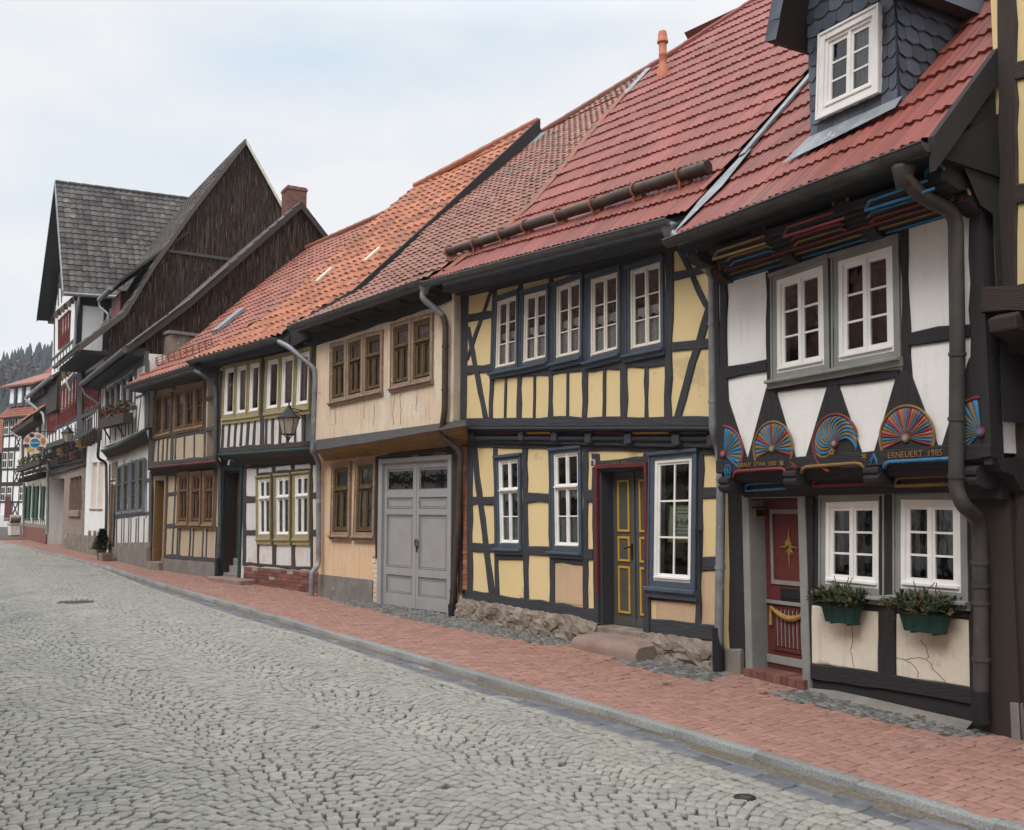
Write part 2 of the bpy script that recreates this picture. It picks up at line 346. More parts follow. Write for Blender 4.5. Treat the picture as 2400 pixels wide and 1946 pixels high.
# ------------------------------------------------------------------ house frame
class House:
    def __init__(h, name, left, right, label, cat='house', group='timber-framed houses in the row', z=None):
        h.O = Vector((left[0], left[1], 0)); Rr = Vector((right[0], right[1], 0)); h.W = (Rr - h.O).length
        h.u = (Rr - h.O).normalized(); h.n = Vector((h.u.y, -h.u.x, 0))     # n: out to the street
        h.z0 = G(left[1]) if z is None else z
        h.root = empty(name, (left[0], left[1], h.z0), math.atan2(h.u.y, h.u.x), label, cat, group)
    def loc(h, p, off=0.0):
        """picture point -> (x,z) on the wall plane standing off metres in front of the ground-floor wall"""
        d = Vector(ray(p)); C = Vector((0, 0, EYE)); Q = h.O + h.n * off
        t = (Q - C).dot(h.n) / d.dot(h.n); P = C + d * t
        return ((P - h.O).dot(h.u), P.z - h.z0)
    def locs(h, p, s):
        """picture point -> (y,z) on the cross plane x = s"""
        d = Vector(ray(p)); C = Vector((0, 0, EYE)); Q = h.O + h.u * s
        t = (Q - C).dot(h.u) / d.dot(h.u); P = C + d * t
        return (-(P - h.O).dot(h.n), P.z - h.z0)
    def poly(h, z, pts, off=0.0): return [h.loc(px(z, a, b), off) for a, b in pts]
    def world(h, x, y, z): return h.O + h.u * x - h.n * y + Vector((0, 0, z + h.z0))
    def gz(h, x, off=0): p = h.O + h.u * x + h.n * off; return G(p.y) - h.z0
    def road_z(h, x): return h.gz(x)

def lerp(a, b, t): return tuple(a[i] + (b[i] - a[i]) * t for i in range(len(a)))
def lineat(pts, x):
    pts = sorted(pts)
    if x <= pts[0][0]: i = 0
    elif x >= pts[-1][0]: i = len(pts) - 2
    else: i = max(k for k in range(len(pts) - 1) if pts[k][0] <= x)
    a, b = pts[i], pts[i + 1]
    return a[1] + (b[1] - a[1]) * (x - a[0]) / max(1e-6, b[0] - a[0])

def wall(H, name, bottom, top, off, mat, holes=(), th=.16, parent=None, left_side=True, right_side=True):
    """upright wall sheet with real openings; bottom/top are polylines of (x,z); holes (x0,x1,z0,z1)"""
    mb = MB(); xs = sorted(set([round(v, 4) for v in [p[0] for p in bottom] + [p[0] for p in top] + [c for h_ in holes for c in h_[:2]]]))
    x0 = max(min(p[0] for p in bottom), min(p[0] for p in top)); x1 = min(max(p[0] for p in bottom), max(p[0] for p in top))
    xs = sorted(set([x0, x1] + [x for x in xs if x0 + 1e-3 < x < x1 - 1e-3]))
    y = -off
    for a, b in zip(xs[:-1], xs[1:]):
        if b - a < 1e-4: continue
        c = (a + b) / 2; hs = sorted([h_ for h_ in holes if h_[0] - 1e-4 <= c <= h_[1] + 1e-4], key=lambda q: q[2])
        lo = [(a, lineat(bottom, a)), (b, lineat(bottom, b))]
        for h_ in hs + [None]:
            hi = [(a, h_[2]), (b, h_[2])] if h_ else [(a, lineat(top, a)), (b, lineat(top, b))]
            if hi[0][1] > lo[0][1] or hi[1][1] > lo[1][1]:
                mb.add([(lo[0][0], y, lo[0][1]), (lo[1][0], y, lo[1][1]), (hi[1][0], y, hi[1][1]), (hi[0][0], y, hi[0][1])], [(0, 1, 2, 3)], mat)
            if h_: lo = [(a, h_[3]), (b, h_[3])]
    for (a, b, c, d) in holes:
        mb.add([(a, y, c), (b, y, c), (b, y, d), (a, y, d), (a, y + th, c), (b, y + th, c), (b, y + th, d), (a, y + th, d)],
               [(0, 4, 5, 1), (1, 5, 6, 2), (2, 6, 7, 3), (3, 7, 4, 0)], mat)
    # returns
    for ok, x in ((left_side, x0), (right_side, x1)):
        if ok: mb.add([(x, y, lineat(bottom, x)), (x, y + .4, lineat(bottom, x)), (x, y + .4, lineat(top, x)), (x, y, lineat(top, x))], [(0, 1, 2, 3)], mat)
    return mb.build(name, parent or H.root, recalc=False)

def timbers(H, z, specs, off, mat, proud=.025, name='timber_frame', mb=None, wob=.015, parent=None):
    """specs ('v', xt,yt,xb,yb,w) post/brace with horizontal picture width w; ('h', x1,y1,x2,y2,hgt) beam; ('p', [pts]) shaped board"""
    own = mb is None; mb = mb or MB()
    for sp in specs:
        k = sp[0]; pr = proud * rnd.uniform(.82, 1.1)
        if k == 'p':
            P = [H.loc(px(z, a, b), off) for a, b in sp[1]]
            # clockwise in picture -> orient CCW
            ar = sum(P[i][0] * P[(i + 1) % len(P)][1] - P[(i + 1) % len(P)][0] * P[i][1] for i in range(len(P)))
            if ar < 0: P = P[::-1]
            n = len(P); o = rnd.uniform(0, 50)
            vs = [(x, -off - pr, zz) for x, zz in P] + [(x, -off + .02, zz) for x, zz in P]
            mb.add(vs, [tuple(range(n))] + [((i + 1) % n, i, n + i, n + (i + 1) % n) for i in range(n)], mat, [(zz + o, x) for x, zz in P] * 2)
            continue
        _, xa, ya, xb, yb, w = sp
        if k == 'v': L0, R0, L1, R1 = (xa - w / 2, ya), (xa + w / 2, ya), (xb - w / 2, yb), (xb + w / 2, yb)
        else: L0, R0, L1, R1 = (xa, ya - w / 2), (xa, ya + w / 2), (xb, yb - w / 2), (xb, yb + w / 2)
        L0, R0, L1, R1 = [H.loc(px(z, *q), off) for q in (L0, R0, L1, R1)]
        ln = math.hypot(L1[0] - L0[0], L1[1] - L0[1]); wd = math.hypot(R0[0] - L0[0], R0[1] - L0[1])
        n = max(1, min(16, int(ln / .22))); o = rnd.uniform(0, 90); v = rnd.uniform(0, 9)
        A = []; B = []; uvA = []; uvB = []
        wb = wob if wd > .06 else wob * .45
        dx, dz = (R0[0] - L0[0]) / max(wd, 1e-6), (R0[1] - L0[1]) / max(wd, 1e-6)
        for i in range(n + 1):
            t = i / n; a = lerp(L0, L1, t); b = lerp(R0, R1, t)
            ja, jb = rnd.uniform(-wb, wb), rnd.uniform(-wb, wb)
            A.append((a[0] + dx * ja, a[1] + dz * ja)); B.append((b[0] + dx * jb, b[1] + dz * jb))
            uvA.append((o + t * ln, v)); uvB.append((o + t * ln, v + wd))
        vs = []; uv = []
        for i in range(n + 1):
            a, b = A[i], B[i]; e = min(.012, wd * .2) / max(wd, 1e-6)
            ai = lerp(a, b, e); bi = lerp(b, a, e)
            vs += [(a[0], -off + .02, a[1]), (a[0], -off - pr * .55, a[1]), (ai[0], -off - pr, ai[1]), (bi[0], -off - pr, bi[1]), (b[0], -off - pr * .55, b[1]), (b[0], -off + .02, b[1])]
            uv += [uvA[i], uvA[i], uvA[i], uvB[i], uvB[i], uvB[i]]
        fs = [(i * 6 + j, i * 6 + j + 1, i * 6 + j + 7, i * 6 + j + 6) for i in range(n) for j in range(5)]
        fs += [tuple(range(5, -1, -1)), tuple(range(n * 6, n * 6 + 6))]
        mb.add(vs, fs, mat, uv)
    if own: return mb.build(name, parent or H.root)
    return mb

def panels(H, z, polys, off, mat, proud=.012, name='infill_panel', parent=None):
    for P in polys:
        mb = MB(); P = [H.loc(px(z, a, b), off) for a, b in P]; Q = []
        n = len(P)
        for i in range(n):                                   # soften the outline with hand-trowelled wobble
            a, b = P[i], P[(i + 1) % n]; k = max(1, int(math.hypot(b[0] - a[0], b[1] - a[1]) / .16))
            for j in range(k):
                t = j / k; q = lerp(a, b, t); Q.append((q[0] + rnd.uniform(-.006, .006), q[1] + rnd.uniform(-.006, .006)))
        ar = sum(Q[i][0] * Q[(i + 1) % len(Q)][1] - Q[(i + 1) % len(Q)][0] * Q[i][1] for i in range(len(Q)))
        if ar < 0: Q = Q[::-1]
        cx = sum(q[0] for q in Q) / len(Q); cz = sum(q[1] for q in Q) / len(Q); n = len(Q)
        S = max(.05, min(max(q[0] for q in Q) - min(q[0] for q in Q), max(q[1] for q in Q) - min(q[1] for q in Q)))
        k = 1 - .03 / S
        I = [(cx + (x - cx) * k, cz + (zz - cz) * k) for x, zz in Q]
        vs = [(x, -off + .01, zz) for x, zz in Q] + [(x, -off - proud * .6, zz) for x, zz in Q] + [(x, -off - proud, zz) for x, zz in I]
        fs = [tuple(range(2 * n, 3 * n))] + [(i, (i + 1) % n, n + (i + 1) % n, n + i) for i in range(n)] + [(n + i, n + (i + 1) % n, 2 * n + (i + 1) % n, 2 * n + i) for i in range(n)]
        mb.add(vs, fs, mat); mb.build(name, parent or H.root)

# ------------------------------------------------------------------ windows
def window(H, z, q, off, casing='blue_grey_paint', cw=.06, cd=.05, frame='white_paint', fw=.045, grid=(2, 3), transom=None, upgrid=None,
           curtain=None, cmat='curtain_lace', sill=None, label=None, set_in=0.0, leaf=.035, munt=.018, cornice=True, name='window', ajar=None):
    """q: outer casing corners in picture coordinates TL,TR,BR,BL. returns the wall opening rectangle"""
    TL, TR, BR, BL = [H.loc(px(z, *p), off) for p in q]
    Wd = ((TR[0] - TL[0]) + (BR[0] - BL[0])) / 2; Ht = ((TL[1] - BL[1]) + (TR[1] - BR[1])) / 2
    def P(x, zz):
        a, b = x / Wd, zz / Ht
        lo = lerp(BL, BR, a); hi = lerp(TL, TR, a); return lerp(lo, hi, b)
    def bar(mb, x0, x1, z0, z1, yf, yb, mat):
        pts = [P(x0, z0), P(x1, z0), P(x1, z1), P(x0, z1)]
        mb.hexa([(a, yb, b) for a, b in pts], [(a, yf, b) for a, b in pts], mat)
    def ring(mb, x0, x1, z0, z1, w, yf, yb, mat, wb=None):
        wb = wb or w
        bar(mb, x0, x0 + w, z0, z1, yf, yb, mat); bar(mb, x1 - w, x1, z0, z1, yf, yb, mat)
        bar(mb, x0 + w, x1 - w, z1 - w, z1, yf + .002, yb, mat); bar(mb, x0 + w, x1 - w, z0, z0 + wb, yf + .002, yb, mat)
    y0 = -off
    c = MB()
    if casing:
        ring(c, 0, Wd, 0, Ht, cw, y0 - cd, y0 + .05, casing)
        ring(c, -.008, Wd + .008, -.008, Ht + .008, max(.012, cw * .3), y0 - cd - .014, y0 - cd + .012, casing)
        if cornice: bar(c, -.02, Wd + .02, Ht - .02, Ht + .02, y0 - cd - .03, y0, casing)
    w = c.build(name, H.root, label=label) if casing else empty_part(name, H.root, label)
    yf = y0 - cd + .02 + set_in
    f = MB(); a0, a1, b0, b1 = cw - .004, Wd - cw + .004, cw - .004, Ht - cw + .004
    ring(f, a0, a1, b0, b1, fw, yf, yf + .07, frame, fw * 1.25)
    bar(f, a0 + .02, a1 - .02, b0 + fw * .75, b0 + fw * 1.15, yf - .022, yf, frame)      # weather bar
    gl = MB(); ys = yf + .018; yg = yf + .035
    def leaves(x0, x1, z0, z1, cols, rows, nleaf):
        lw = (x1 - x0) / nleaf
        for i in range(nleaf):
            u0, u1 = x0 + lw * i, x0 + lw * (i + 1)
            ring(f, u0, u1, z0, z1, leaf, ys, ys + .03, frame)
            cc = max(1, cols // nleaf)
            for k in range(1, cc): xm = u0 + leaf + (u1 - u0 - 2 * leaf) * k / cc; bar(f, xm - munt / 2, xm + munt / 2, z0 + leaf, z1 - leaf, ys + .004, ys + .026, frame)
            for k in range(1, rows): zm = z0 + leaf + (z1 - z0 - 2 * leaf) * k / rows; bar(f, u0 + leaf, u1 - leaf, zm - munt / 2, zm + munt / 2, ys + .006, ys + .028, frame)
        if nleaf > 1:
            for i in range(1, nleaf): bar(f, x0 + lw * i - leaf * .45, x0 + lw * i + leaf * .45, z0, z1, ys - .014, ys + .01, frame)
        g = [P(x0 + .01, z0 + .01), P(x1 - .01, z0 + .01), P(x1 - .01, z1 - .01), P(x0 + .01, z1 - .01)]
        gl.add([(a, yg, b) for a, b in g], [(0, 1, 2, 3)], 'window_glass')
    x0, x1, z0, z1 = a0 + fw, a1 - fw, b0 + fw * 1.25, b1 - fw
    nl = grid[2] if len(grid) > 2 else (2 if grid[0] == 2 else 1)
    if transom:
        zt = z0 + (z1 - z0) * (1 - transom); bar(f, x0, x1, zt - fw * .5, zt + fw * .5, yf - .008, yf + .05, frame)
        bar(f, x0 - .01, x1 + .01, zt - fw * .2, zt + fw * .45, yf - .03, yf, frame)
        leaves(x0, x1, z0, zt - fw * .5, grid[0], grid[1], nl)
        ug = upgrid or (grid[0], 1); leaves(x0, x1, zt + fw * .5, z1, ug[0], ug[1], ug[0])
    else: leaves(x0, x1, z0, z1, grid[0], grid[1], nl)
    f.build('sash', w); gl.build('pane', w, recalc=False)
    # room behind the glass
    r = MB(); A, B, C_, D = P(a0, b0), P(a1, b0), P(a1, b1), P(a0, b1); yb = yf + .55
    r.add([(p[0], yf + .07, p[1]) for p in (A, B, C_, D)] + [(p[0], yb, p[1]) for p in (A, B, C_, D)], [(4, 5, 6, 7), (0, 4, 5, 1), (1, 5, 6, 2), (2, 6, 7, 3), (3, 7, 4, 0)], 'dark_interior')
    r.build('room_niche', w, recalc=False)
    if curtain:
        cm = MB(); yc = yf + .075
        def drape(x0_, x1_, zb, zt_, amp=.012, scal=False, waves=None):
            n = 28; vs = []; nw = waves or max(4, int((x1_ - x0_) / .05))
            for i in range(n + 1):
                t = i / n; xx = x0_ + (x1_ - x0_) * t; yy = yc + amp * math.sin(t * nw * 2 * math.pi)
                zb_ = zb + (.035 * abs(math.sin(t * math.pi * 4)) if scal else 0)
                a = P(xx, zb_); b = P(xx, zt_); vs += [(a[0], yy, a[1]), (b[0], yy, b[1])]
            cm.add(vs, [(2 * i, 2 * i + 2, 2 * i + 3, 2 * i + 1) for i in range(n)], cmat)
        for cdef in curtain: drape(x0 + (x1 - x0) * cdef[0], x0 + (x1 - x0) * cdef[1], z0 + (z1 - z0) * cdef[2], z0 + (z1 - z0) * cdef[3], scal=len(cdef) > 4)
        cm.build('curtain', w)
    if sill:
        sm, sh, se, sd_ = sill; s = MB()
        p = [P(-se, -sh), P(Wd + se, -sh), P(Wd + se, 0), P(-se, 0)]
        pr = [(y0 + .02, 0), (y0 + .02, -1), (y0 - sd_ * .55, -1), (y0 - sd_ * .62, -.45), (y0 - sd_, -.35), (y0 - sd_, -.08), (y0 - sd_ * .9, 0)]
        L_, R_ = lerp(p[3], p[0], 0), lerp(p[2], p[1], 0)
        n = len(pr); vs = [(p[3][0], yy, p[3][1] + k * sh) for yy, k in pr] + [(p[2][0], yy, p[2][1] + k * sh) for yy, k in pr]
        s.add(vs, [(i, (i + 1) % n, n + (i + 1) % n, n + i) for i in range(n)] + [tuple(range(n - 1, -1, -1)), tuple(range(n, 2 * n))], sm)
        s.build('sill', w)
    xs = [A[0], B[0], C_[0], D[0]]; zs = [A[1], B[1], C_[1], D[1]]
    e = .0
    return (min(A[0], D[0]) + e, max(B[0], C_[0]) - e, min(A[1], B[1]) + e, max(C_[1], D[1]) - e)
def empty_part(name, parent, label=None):
    mb = MB(); mb.box(0, .001, 0, .001, 0, .001, 'black_iron'); return mb.build(name, parent, label=label)

# ------------------------------------------------------------------ roofs
class RoofPlane:
    """slope rising into the house from an eave line; e = how far the eave stands out"""
    def __init__(r, H, pl, pr, e, pitch):
        r.H = H; r.e = e; a = H.loc(pl, e); b = H.loc(pr, e); r.k = (b[1] - a[1]) / (b[0] - a[0]); r.z = a[1] - r.k * a[0]; r.T = math.tan(R(pitch)); r.x0 = a[0]; r.x1 = b[0]
        r.c = math.cos(R(pitch)); r.s_ = math.sin(R(pitch))
    def at(r, s, t, h=0): return (s, -r.e + t - h * r.s_, r.z + r.k * s + r.T * t + h * r.c)
    def loc(r, p):
        H = r.H; d = Vector(ray(p)); C = Vector((0, 0, EYE))
        # local line
        c = ((C - H.O).dot(H.u), -(C - H.O).dot(H.n), C.z - H.z0); v = (d.dot(H.u), -d.dot(H.n), d.z)
        # z = z + k x + T (y + e)
        den = v[2] - r.k * v[0] - r.T * v[1]; num = r.z + r.k * c[0] + r.T * (c[1] + r.e) - c[2]
        t = num / den; x, y = c[0] + v[0] * t, c[1] + v[1] * t
        return (x, y + r.e)
def clip_bm(bm, r, poly):
    """keep only what lies inside the convex (s,t) polygon"""
    n = len(poly); ar = sum(poly[i][0] * poly[(i + 1) % n][1] - poly[(i + 1) % n][0] * poly[i][1] for i in range(n))
    if ar < 0: poly = poly[::-1]
    for i in range(n):
        pass
    for i in range(n):
        a, b = poly[i], poly[(i + 1) % n]
        pa, pb = r.at(*a), r.at(*b); up = Vector((0, -r.s_, r.c))
        d = (Vector(pb) - Vector(pa)); nn = d.cross(up).normalized()
        bmesh.ops.bisect_plane(bm, geom=bm.verts[:] + bm.edges[:] + bm.faces[:], plane_co=pa, plane_no=nn, clear_outer=True)
def tiles(r, poly, mat, period=.2, course=.33, amp=.018, step=.022, prof='wave', name='roof', parent=None, sag=.02, under='black_timber', samples=6, thick=.09, stagger=0, label=None):
    pieces = poly if isinstance(poly[0], list) else [poly]; poly = [p for q in pieces for p in q]
    s0, s1 = min(p[0] for p in poly) - period, max(p[0] for p in poly) + period
    t0, t1 = min(p[1] for p in poly), max(p[1] for p in poly) + .2
    ns = int((s1 - s0) / period) + 1; L0, L1 = t0 / r.c, t1 / r.c; nc = int((L1 - L0) / course) + 1
    f = np.linspace(0, 1, samples, endpoint=False)
    if prof == 'wave': hp = amp * np.cos(2 * np.pi * f)
    elif prof == 'pan': hp = amp * (np.clip(np.cos(2 * np.pi * f), .0, 1) ** .7) * 1.6 - amp * .6
    else: hp = np.where(np.arange(samples) == 0, -amp, 0.0)
    nxp = ns * samples + 1
    X = s0 + np.arange(nxp) * (period / samples); hh = np.tile(hp, ns + 1)[:nxp]
    ph = nrs.uniform(0, 6.28, 4)
    verts = []; tj = nrs.normal(0, .0035, (nc + 1, ns + 1))
    for i in range(nc):
        for (fr, st) in ((0.0, step), (1.0, 0.0)):
            l = L0 + (i + fr) * course; t = l * r.c
            jit = np.repeat(tj[i], samples)[:nxp]
            off = (stagger * period * (i % 2))
            sg = sag * (np.sin(X * 1.3 + ph[0] + l * .8) + .6 * np.sin(l * 1.7 + ph[1]) + .5 * np.sin(X * 2.9 + ph[2])) * .5
            if i == 0: sg = sg * (.2 if fr == 0 else .5)
            h = hh + st + jit + sg
            verts.append(np.stack([X + off, -r.e + t - h * r.s_, r.z + r.k * X + r.T * t + h * r.c], 1))
    V = np.concatenate(verts); rows = len(verts)
    idx = np.arange(nxp - 1); F_ = []; tint = []
    tt = nrs.uniform(0, 1, (nc + 1, ns + 1)) * .75 + .25 * nrs.uniform(0, 1, (nc + 1, 1))
    for k in range(rows - 1):
        a = k * nxp + idx; F_.append(np.stack([a, a + 1, a + nxp + 1, a + nxp], 1)); tint.append(np.repeat(tt[k // 2], samples)[:nxp - 1])
    F_ = np.concatenate(F_); tint = np.concatenate(tint)
    me = bpy.data.meshes.new(name); me.vertices.add(len(V)); me.vertices.foreach_set('co', V.ravel().astype(np.float32))
    me.loops.add(F_.size); me.loops.foreach_set('vertex_index', F_.ravel().astype(np.int32))
    me.polygons.add(len(F_)); me.polygons.foreach_set('loop_start', np.arange(0, F_.size, 4, dtype=np.int32))
    me.update(calc_edges=True)
    at = me.attributes.new('tint', 'FLOAT', 'FACE'); at.data.foreach_set('value', tint.astype(np.float32))
    bm = bmesh.new()
    for pc_ in pieces:
        b2 = bmesh.new(); b2.from_mesh(me); clip_bm(b2, r, pc_); tm = bpy.data.meshes.new('tmp'); b2.to_mesh(tm); b2.free(); bm.from_mesh(tm); bpy.data.meshes.remove(tm)
    bm.to_mesh(me); bm.free()
    me.materials.append(MATS[mat]); me.polygons.foreach_set('use_smooth', [False] * len(me.polygons))
    o = bpy.data.objects.new(name, me); COL.objects.link(o); o.parent = parent or r.H.root
    if label: o['label'] = label
    md = o.modifiers.new('es', 'EDGE_SPLIT'); md.split_angle = R(50); me.polygons.foreach_set('use_smooth', [True] * len(me.polygons))
    # boarding under the tiles
    b = MB()
    for P in pieces:
        n = len(P); ar = sum(P[i][0] * P[(i + 1) % n][1] - P[(i + 1) % n][0] * P[i][1] for i in range(n))
        if ar < 0: P = P[::-1]
        vs = [r.at(s, t, -.035) for s, t in P] + [r.at(s, t, -.035 - thick) for s, t in P]
        b.add(vs, [tuple(range(n)), tuple(range(2 * n - 1, n - 1, -1))] + [((i + 1) % n, i, n + i, n + (i + 1) % n) for i in range(n)], under)
    b.build('roof_boarding', o)
    return o
def back_slope(r, sa, sb, T, mat, depth=4.5, pitch=48, parent=None, name='rear_roof'):
    mb = MB(); k = math.tan(R(pitch))
    a, b = r.at(sa, T, .03), r.at(sb, T, .03)
    vs = [a, b, (b[0], b[1] + depth, b[2] - depth * k), (a[0], a[1] + depth, a[2] - depth * k)]
    mb.add(vs, [(0, 1, 2, 3)], mat); return mb.build(name, parent or r.H.root)
def ridge_cap(r, pts, mat, rad=.085, seg=.38, parent=None, name='ridge_tiles'):
    mb = MB()
    for (a, b) in zip(pts[:-1], pts[1:]):
        A, B = Vector(r.at(*a, .02)), Vector(r.at(*b, .02)); n = max(1, int((B - A).length / seg))
        for i in range(n):
            p, q = A.lerp(B, i / n), A.lerp(B, (i + 1.12) / n)
            mb.tube([p, q], rad, mat, 8, True, rad * .86)
    return mb.build(name, parent or r.H.root, smooth=False)
def gutter(r, s0, s1, mat='dull_zinc', rad=.07, parent=None, brackets=.8, dz=-.06):
    """half-round gutter with beads and brackets under the eave"""
    mb = MB(); prof = [(-rad + rad * math.cos(a) - .01, dz + rad * math.sin(a)) for a in [math.pi + k * math.pi / 8 for k in range(9)]]
    inner = [(-rad + (rad - .006) * math.cos(a) - .01, dz + (rad - .006) * math.sin(a)) for a in [2 * math.pi - k * math.pi / 8 for k in range(9)]]
    a, b = r.at(s0, 0), r.at(s1, 0)
    mb.sweep(prof + inner, a, b, mat)
    bx = (prof[0][0], prof[0][1]); mb.tube([(a[0], a[1] + bx[0], a[2] + bx[1]), (b[0], b[1] + bx[0], b[2] + bx[1])], .011, mat, 6)
    for x, s in ((a, 1), (b, -1)):
        mb.add([(x[0] + .003 * s, x[1] + p[0], x[2] + p[1]) for p in prof], [tuple(range(9))], mat)
    n = max(2, int(abs(s1 - s0) / brackets))
    for i in range(n):
        s = s0 + (s1 - s0) * (i + .5) / n; p = r.at(s, 0)
        pr = [(-rad + (rad + .006) * math.cos(q) - .01, dz + (rad + .006) * math.sin(q)) for q in [math.pi + k * math.pi / 8 for k in range(9)]]
        vs = []
        for dx in (-.012, .012): vs += [(p[0] + dx, p[1] + y, p[2] + z) for y, z in pr]
        mb.add(vs, [(j, j + 1, 9 + j + 1, 9 + j) for j in range(8)], mat)
    return mb.build('gutter', parent or r.H.root, smooth=False)
def clip_at(a, b, t, h_=.03):
    a, b = Vector(a), Vector(b); d = (b - a).normalized() * h_; p = a.lerp(b, t); return (tuple(p), tuple(p + d))
def pipe(H, pts3, rad=.05, mat='dull_zinc', clips=(), base=None, name='downpipe', parent=None):
    """pts3: local points; bends are rounded"""
    P = [Vector(p) for p in pts3]; Q = [P[0]]
    for i in range(1, len(P) - 1):
        a, b, c = P[i - 1], P[i], P[i + 1]; d = min(.12, (b - a).length * .45, (c - b).length * .45)
        p0 = b + (a - b).normalized() * d; p1 = b + (c - b).normalized() * d
        for k in range(5): t = k / 4; Q.append(p0 * (1 - t) ** 2 + b * 2 * t * (1 - t) + p1 * t * t)
    Q.append(P[-1]); mb = MB(); mb.tube(Q, rad, mat, 12)
    o = mb.build(name, parent or H.root, smooth=True)
    md = o.modifiers.new('es', 'EDGE_SPLIT'); md.split_angle = R(60)
    if clips:
        c = MB()
        for p, q in clips:
            c = MB(); p = Vector(p); q = Vector(q); c.tube([p, q], rad + .009, mat, 12); c.build('pipe_collar', o)
    if base:
        c = MB(); c.tube([base[0], base[1]], rad + .012, 'black_plastic', 12); c.build('pipe_shoe', o)
    return o

# ------------------------------------------------------------------ street: curve of the kerb, lateral coordinate a (towards the road), b along
_kp = [ground(p) for p in [px(0, 2400, 1933), px(0, 2168, 1870), px(0, 1777, 1756), px(0, 1500, 1676), px(0, 1320, 1626), px(0, 1124, 1576), px(0, 900, 1510), px(0, 715, 1461), px(0, 504, 1400), px(0, 336, 1355), px(0, 147, 1299), px(0, 0, 1269)]]
_kp = [np.array(p[:2]) for p in _kp]
d0 = (_kp[0] - _kp[1]) / np.linalg.norm(_kp[0] - _kp[1]); d1 = (_kp[-1] - _kp[-3]) / np.linalg.norm(_kp[-1] - _kp[-3])
_kp = [_kp[0] + d0 * 14] + _kp + [_kp[-1] + d1 * 14, _kp[-1] + d1 * 40]
def _smooth(P, it=3):
    for _ in range(it):
        Q = [P[0]]
        for a, b in zip(P[:-1], P[1:]): Q += [a * .75 + b * .25, a * .25 + b * .75]
        P = Q + [P[-1]]
    return P
_kc = np.array(_smooth(_kp)); _seg = np.linalg.norm(np.diff(_kc, axis=0), axis=1); _cs = np.concatenate([[0], np.cumsum(_seg)])
_b = np.arange(0, _cs[-1], .1); KX = np.interp(_b, _cs, _kc[:, 0]); KY = np.interp(_b, _cs, _kc[:, 1])
def _box(v, n=21): k = np.ones(n) / n; return np.convolve(np.pad(v, n // 2, mode='edge'), k, mode='valid')
KX, KY = _box(KX), _box(KY)
TX, TY = np.gradient(KX), np.gradient(KY); _l = np.hypot(TX, TY); TX, TY = TX / _l, TY / _l
NX, NY = -TY, TX            # towards the road (left of travel)
def street(a, b):
    a = np.asarray(a, float); b = np.asarray(b, float)
    return (np.interp(b, _b, KX) + np.interp(b, _b, NX) * a, np.interp(b, _b, KY) + np.interp(b, _b, NY) * a)
def to_ab(p):
    d = (KX - p[0]) ** 2 + (KY - p[1]) ** 2; i = int(np.argmin(d)); return ((p[0] - KX[i]) * NX[i] + (p[1] - KY[i]) * NY[i], _b[i])
_gp = [to_ab(ground(p, -.066)) for p in [px(0, 2156, 1946), px(0, 1861, 1857), px(0, 1500, 1735), px(0, 1194, 1643), px(0, 900, 1549), px(0, 736, 1494), px(0, 567, 1448), px(0, 391, 1391), px(0, 168, 1310)]]
_gp = sorted([(b, a) for a, b in _gp])
def gw(b): return np.interp(b, [p[0] for p in _gp], [p[1] for p in _gp])
def Gv(y): return np.interp(y, _gx, _gy)
ROADZ = -.066
def crown(a, b): u = np.clip((a - gw(b)) / 4.6, 0, 1); return .05 * (1 - (2 * u - 1) ** 2)

def grid_sheet(name, xs, ys, zf, mat, kind='structure'):
    X, Y = np.meshgrid(xs, ys); Z = zf(X, Y); V = np.stack([X.ravel(), Y.ravel(), Z.ravel()], 1); nx = len(xs)
    F_ = [(j * nx + i, j * nx + i + 1, (j + 1) * nx + i + 1, (j + 1) * nx + i) for j in range(len(ys) - 1) for i in range(nx - 1)]
    me = bpy.data.meshes.new(name); me.from_pydata(V.tolist(), [], F_); me.materials.append(MATS[mat]); me.polygons.foreach_set('use_smooth', [True] * len(F_))
    o = bpy.data.objects.new(name, me); COL.objects.link(o); tag(o, kind=kind); return o
ys_ = np.concatenate([np.arange(-60, 0, 5), np.arange(0, 60, .5), np.arange(60, 150, 10), np.arange(150, 700, 50)])
grid_sheet('ground', np.concatenate([np.arange(-400, -40, 40), np.arange(-40, 41, 8), np.arange(80, 401, 40)]), ys_, lambda X, Y: Gv(Y) - .16, 'asphalt')

def strip(name, a0f, a1f, z0, z1, b0, b1, mat, n=260, cols=6, kind='structure', zf=None):
    bs = np.linspace(b0, b1, n); vs = []; fs = []
    for b in bs:
        for c in range(cols + 1):
            t = c / cols; a = a0f(b) * (1 - t) + a1f(b) * t; x, y = street(a, b); z = G(float(y)) + z0 * (1 - t) + z1 * t + (float(zf(a, b)) if zf else 0)
            vs.append((float(x), float(y), z))
    w = cols + 1
    for i in range(n - 1):
        for c in range(cols): fs.append((i * w + c, i * w + c + 1, (i + 1) * w + c + 1, (i + 1) * w + c))
    me = bpy.data.meshes.new(name); me.from_pydata(vs, [], fs); me.materials.append(MATS[mat]); me.polygons.foreach_set('use_smooth', [True] * len(fs))
    o = bpy.data.objects.new(name, me); COL.objects.link(o); return tag(o, kind=kind)
BMAX = float(_b[-1]) - 1
strip('road_bed', lambda b: .10, lambda b: gw(b) + 7.5, ROADZ - .022, ROADZ - .022, 1, BMAX, 'joint_dirt', zf=lambda a, b: crown(a, b) if a > gw(b) else 0)

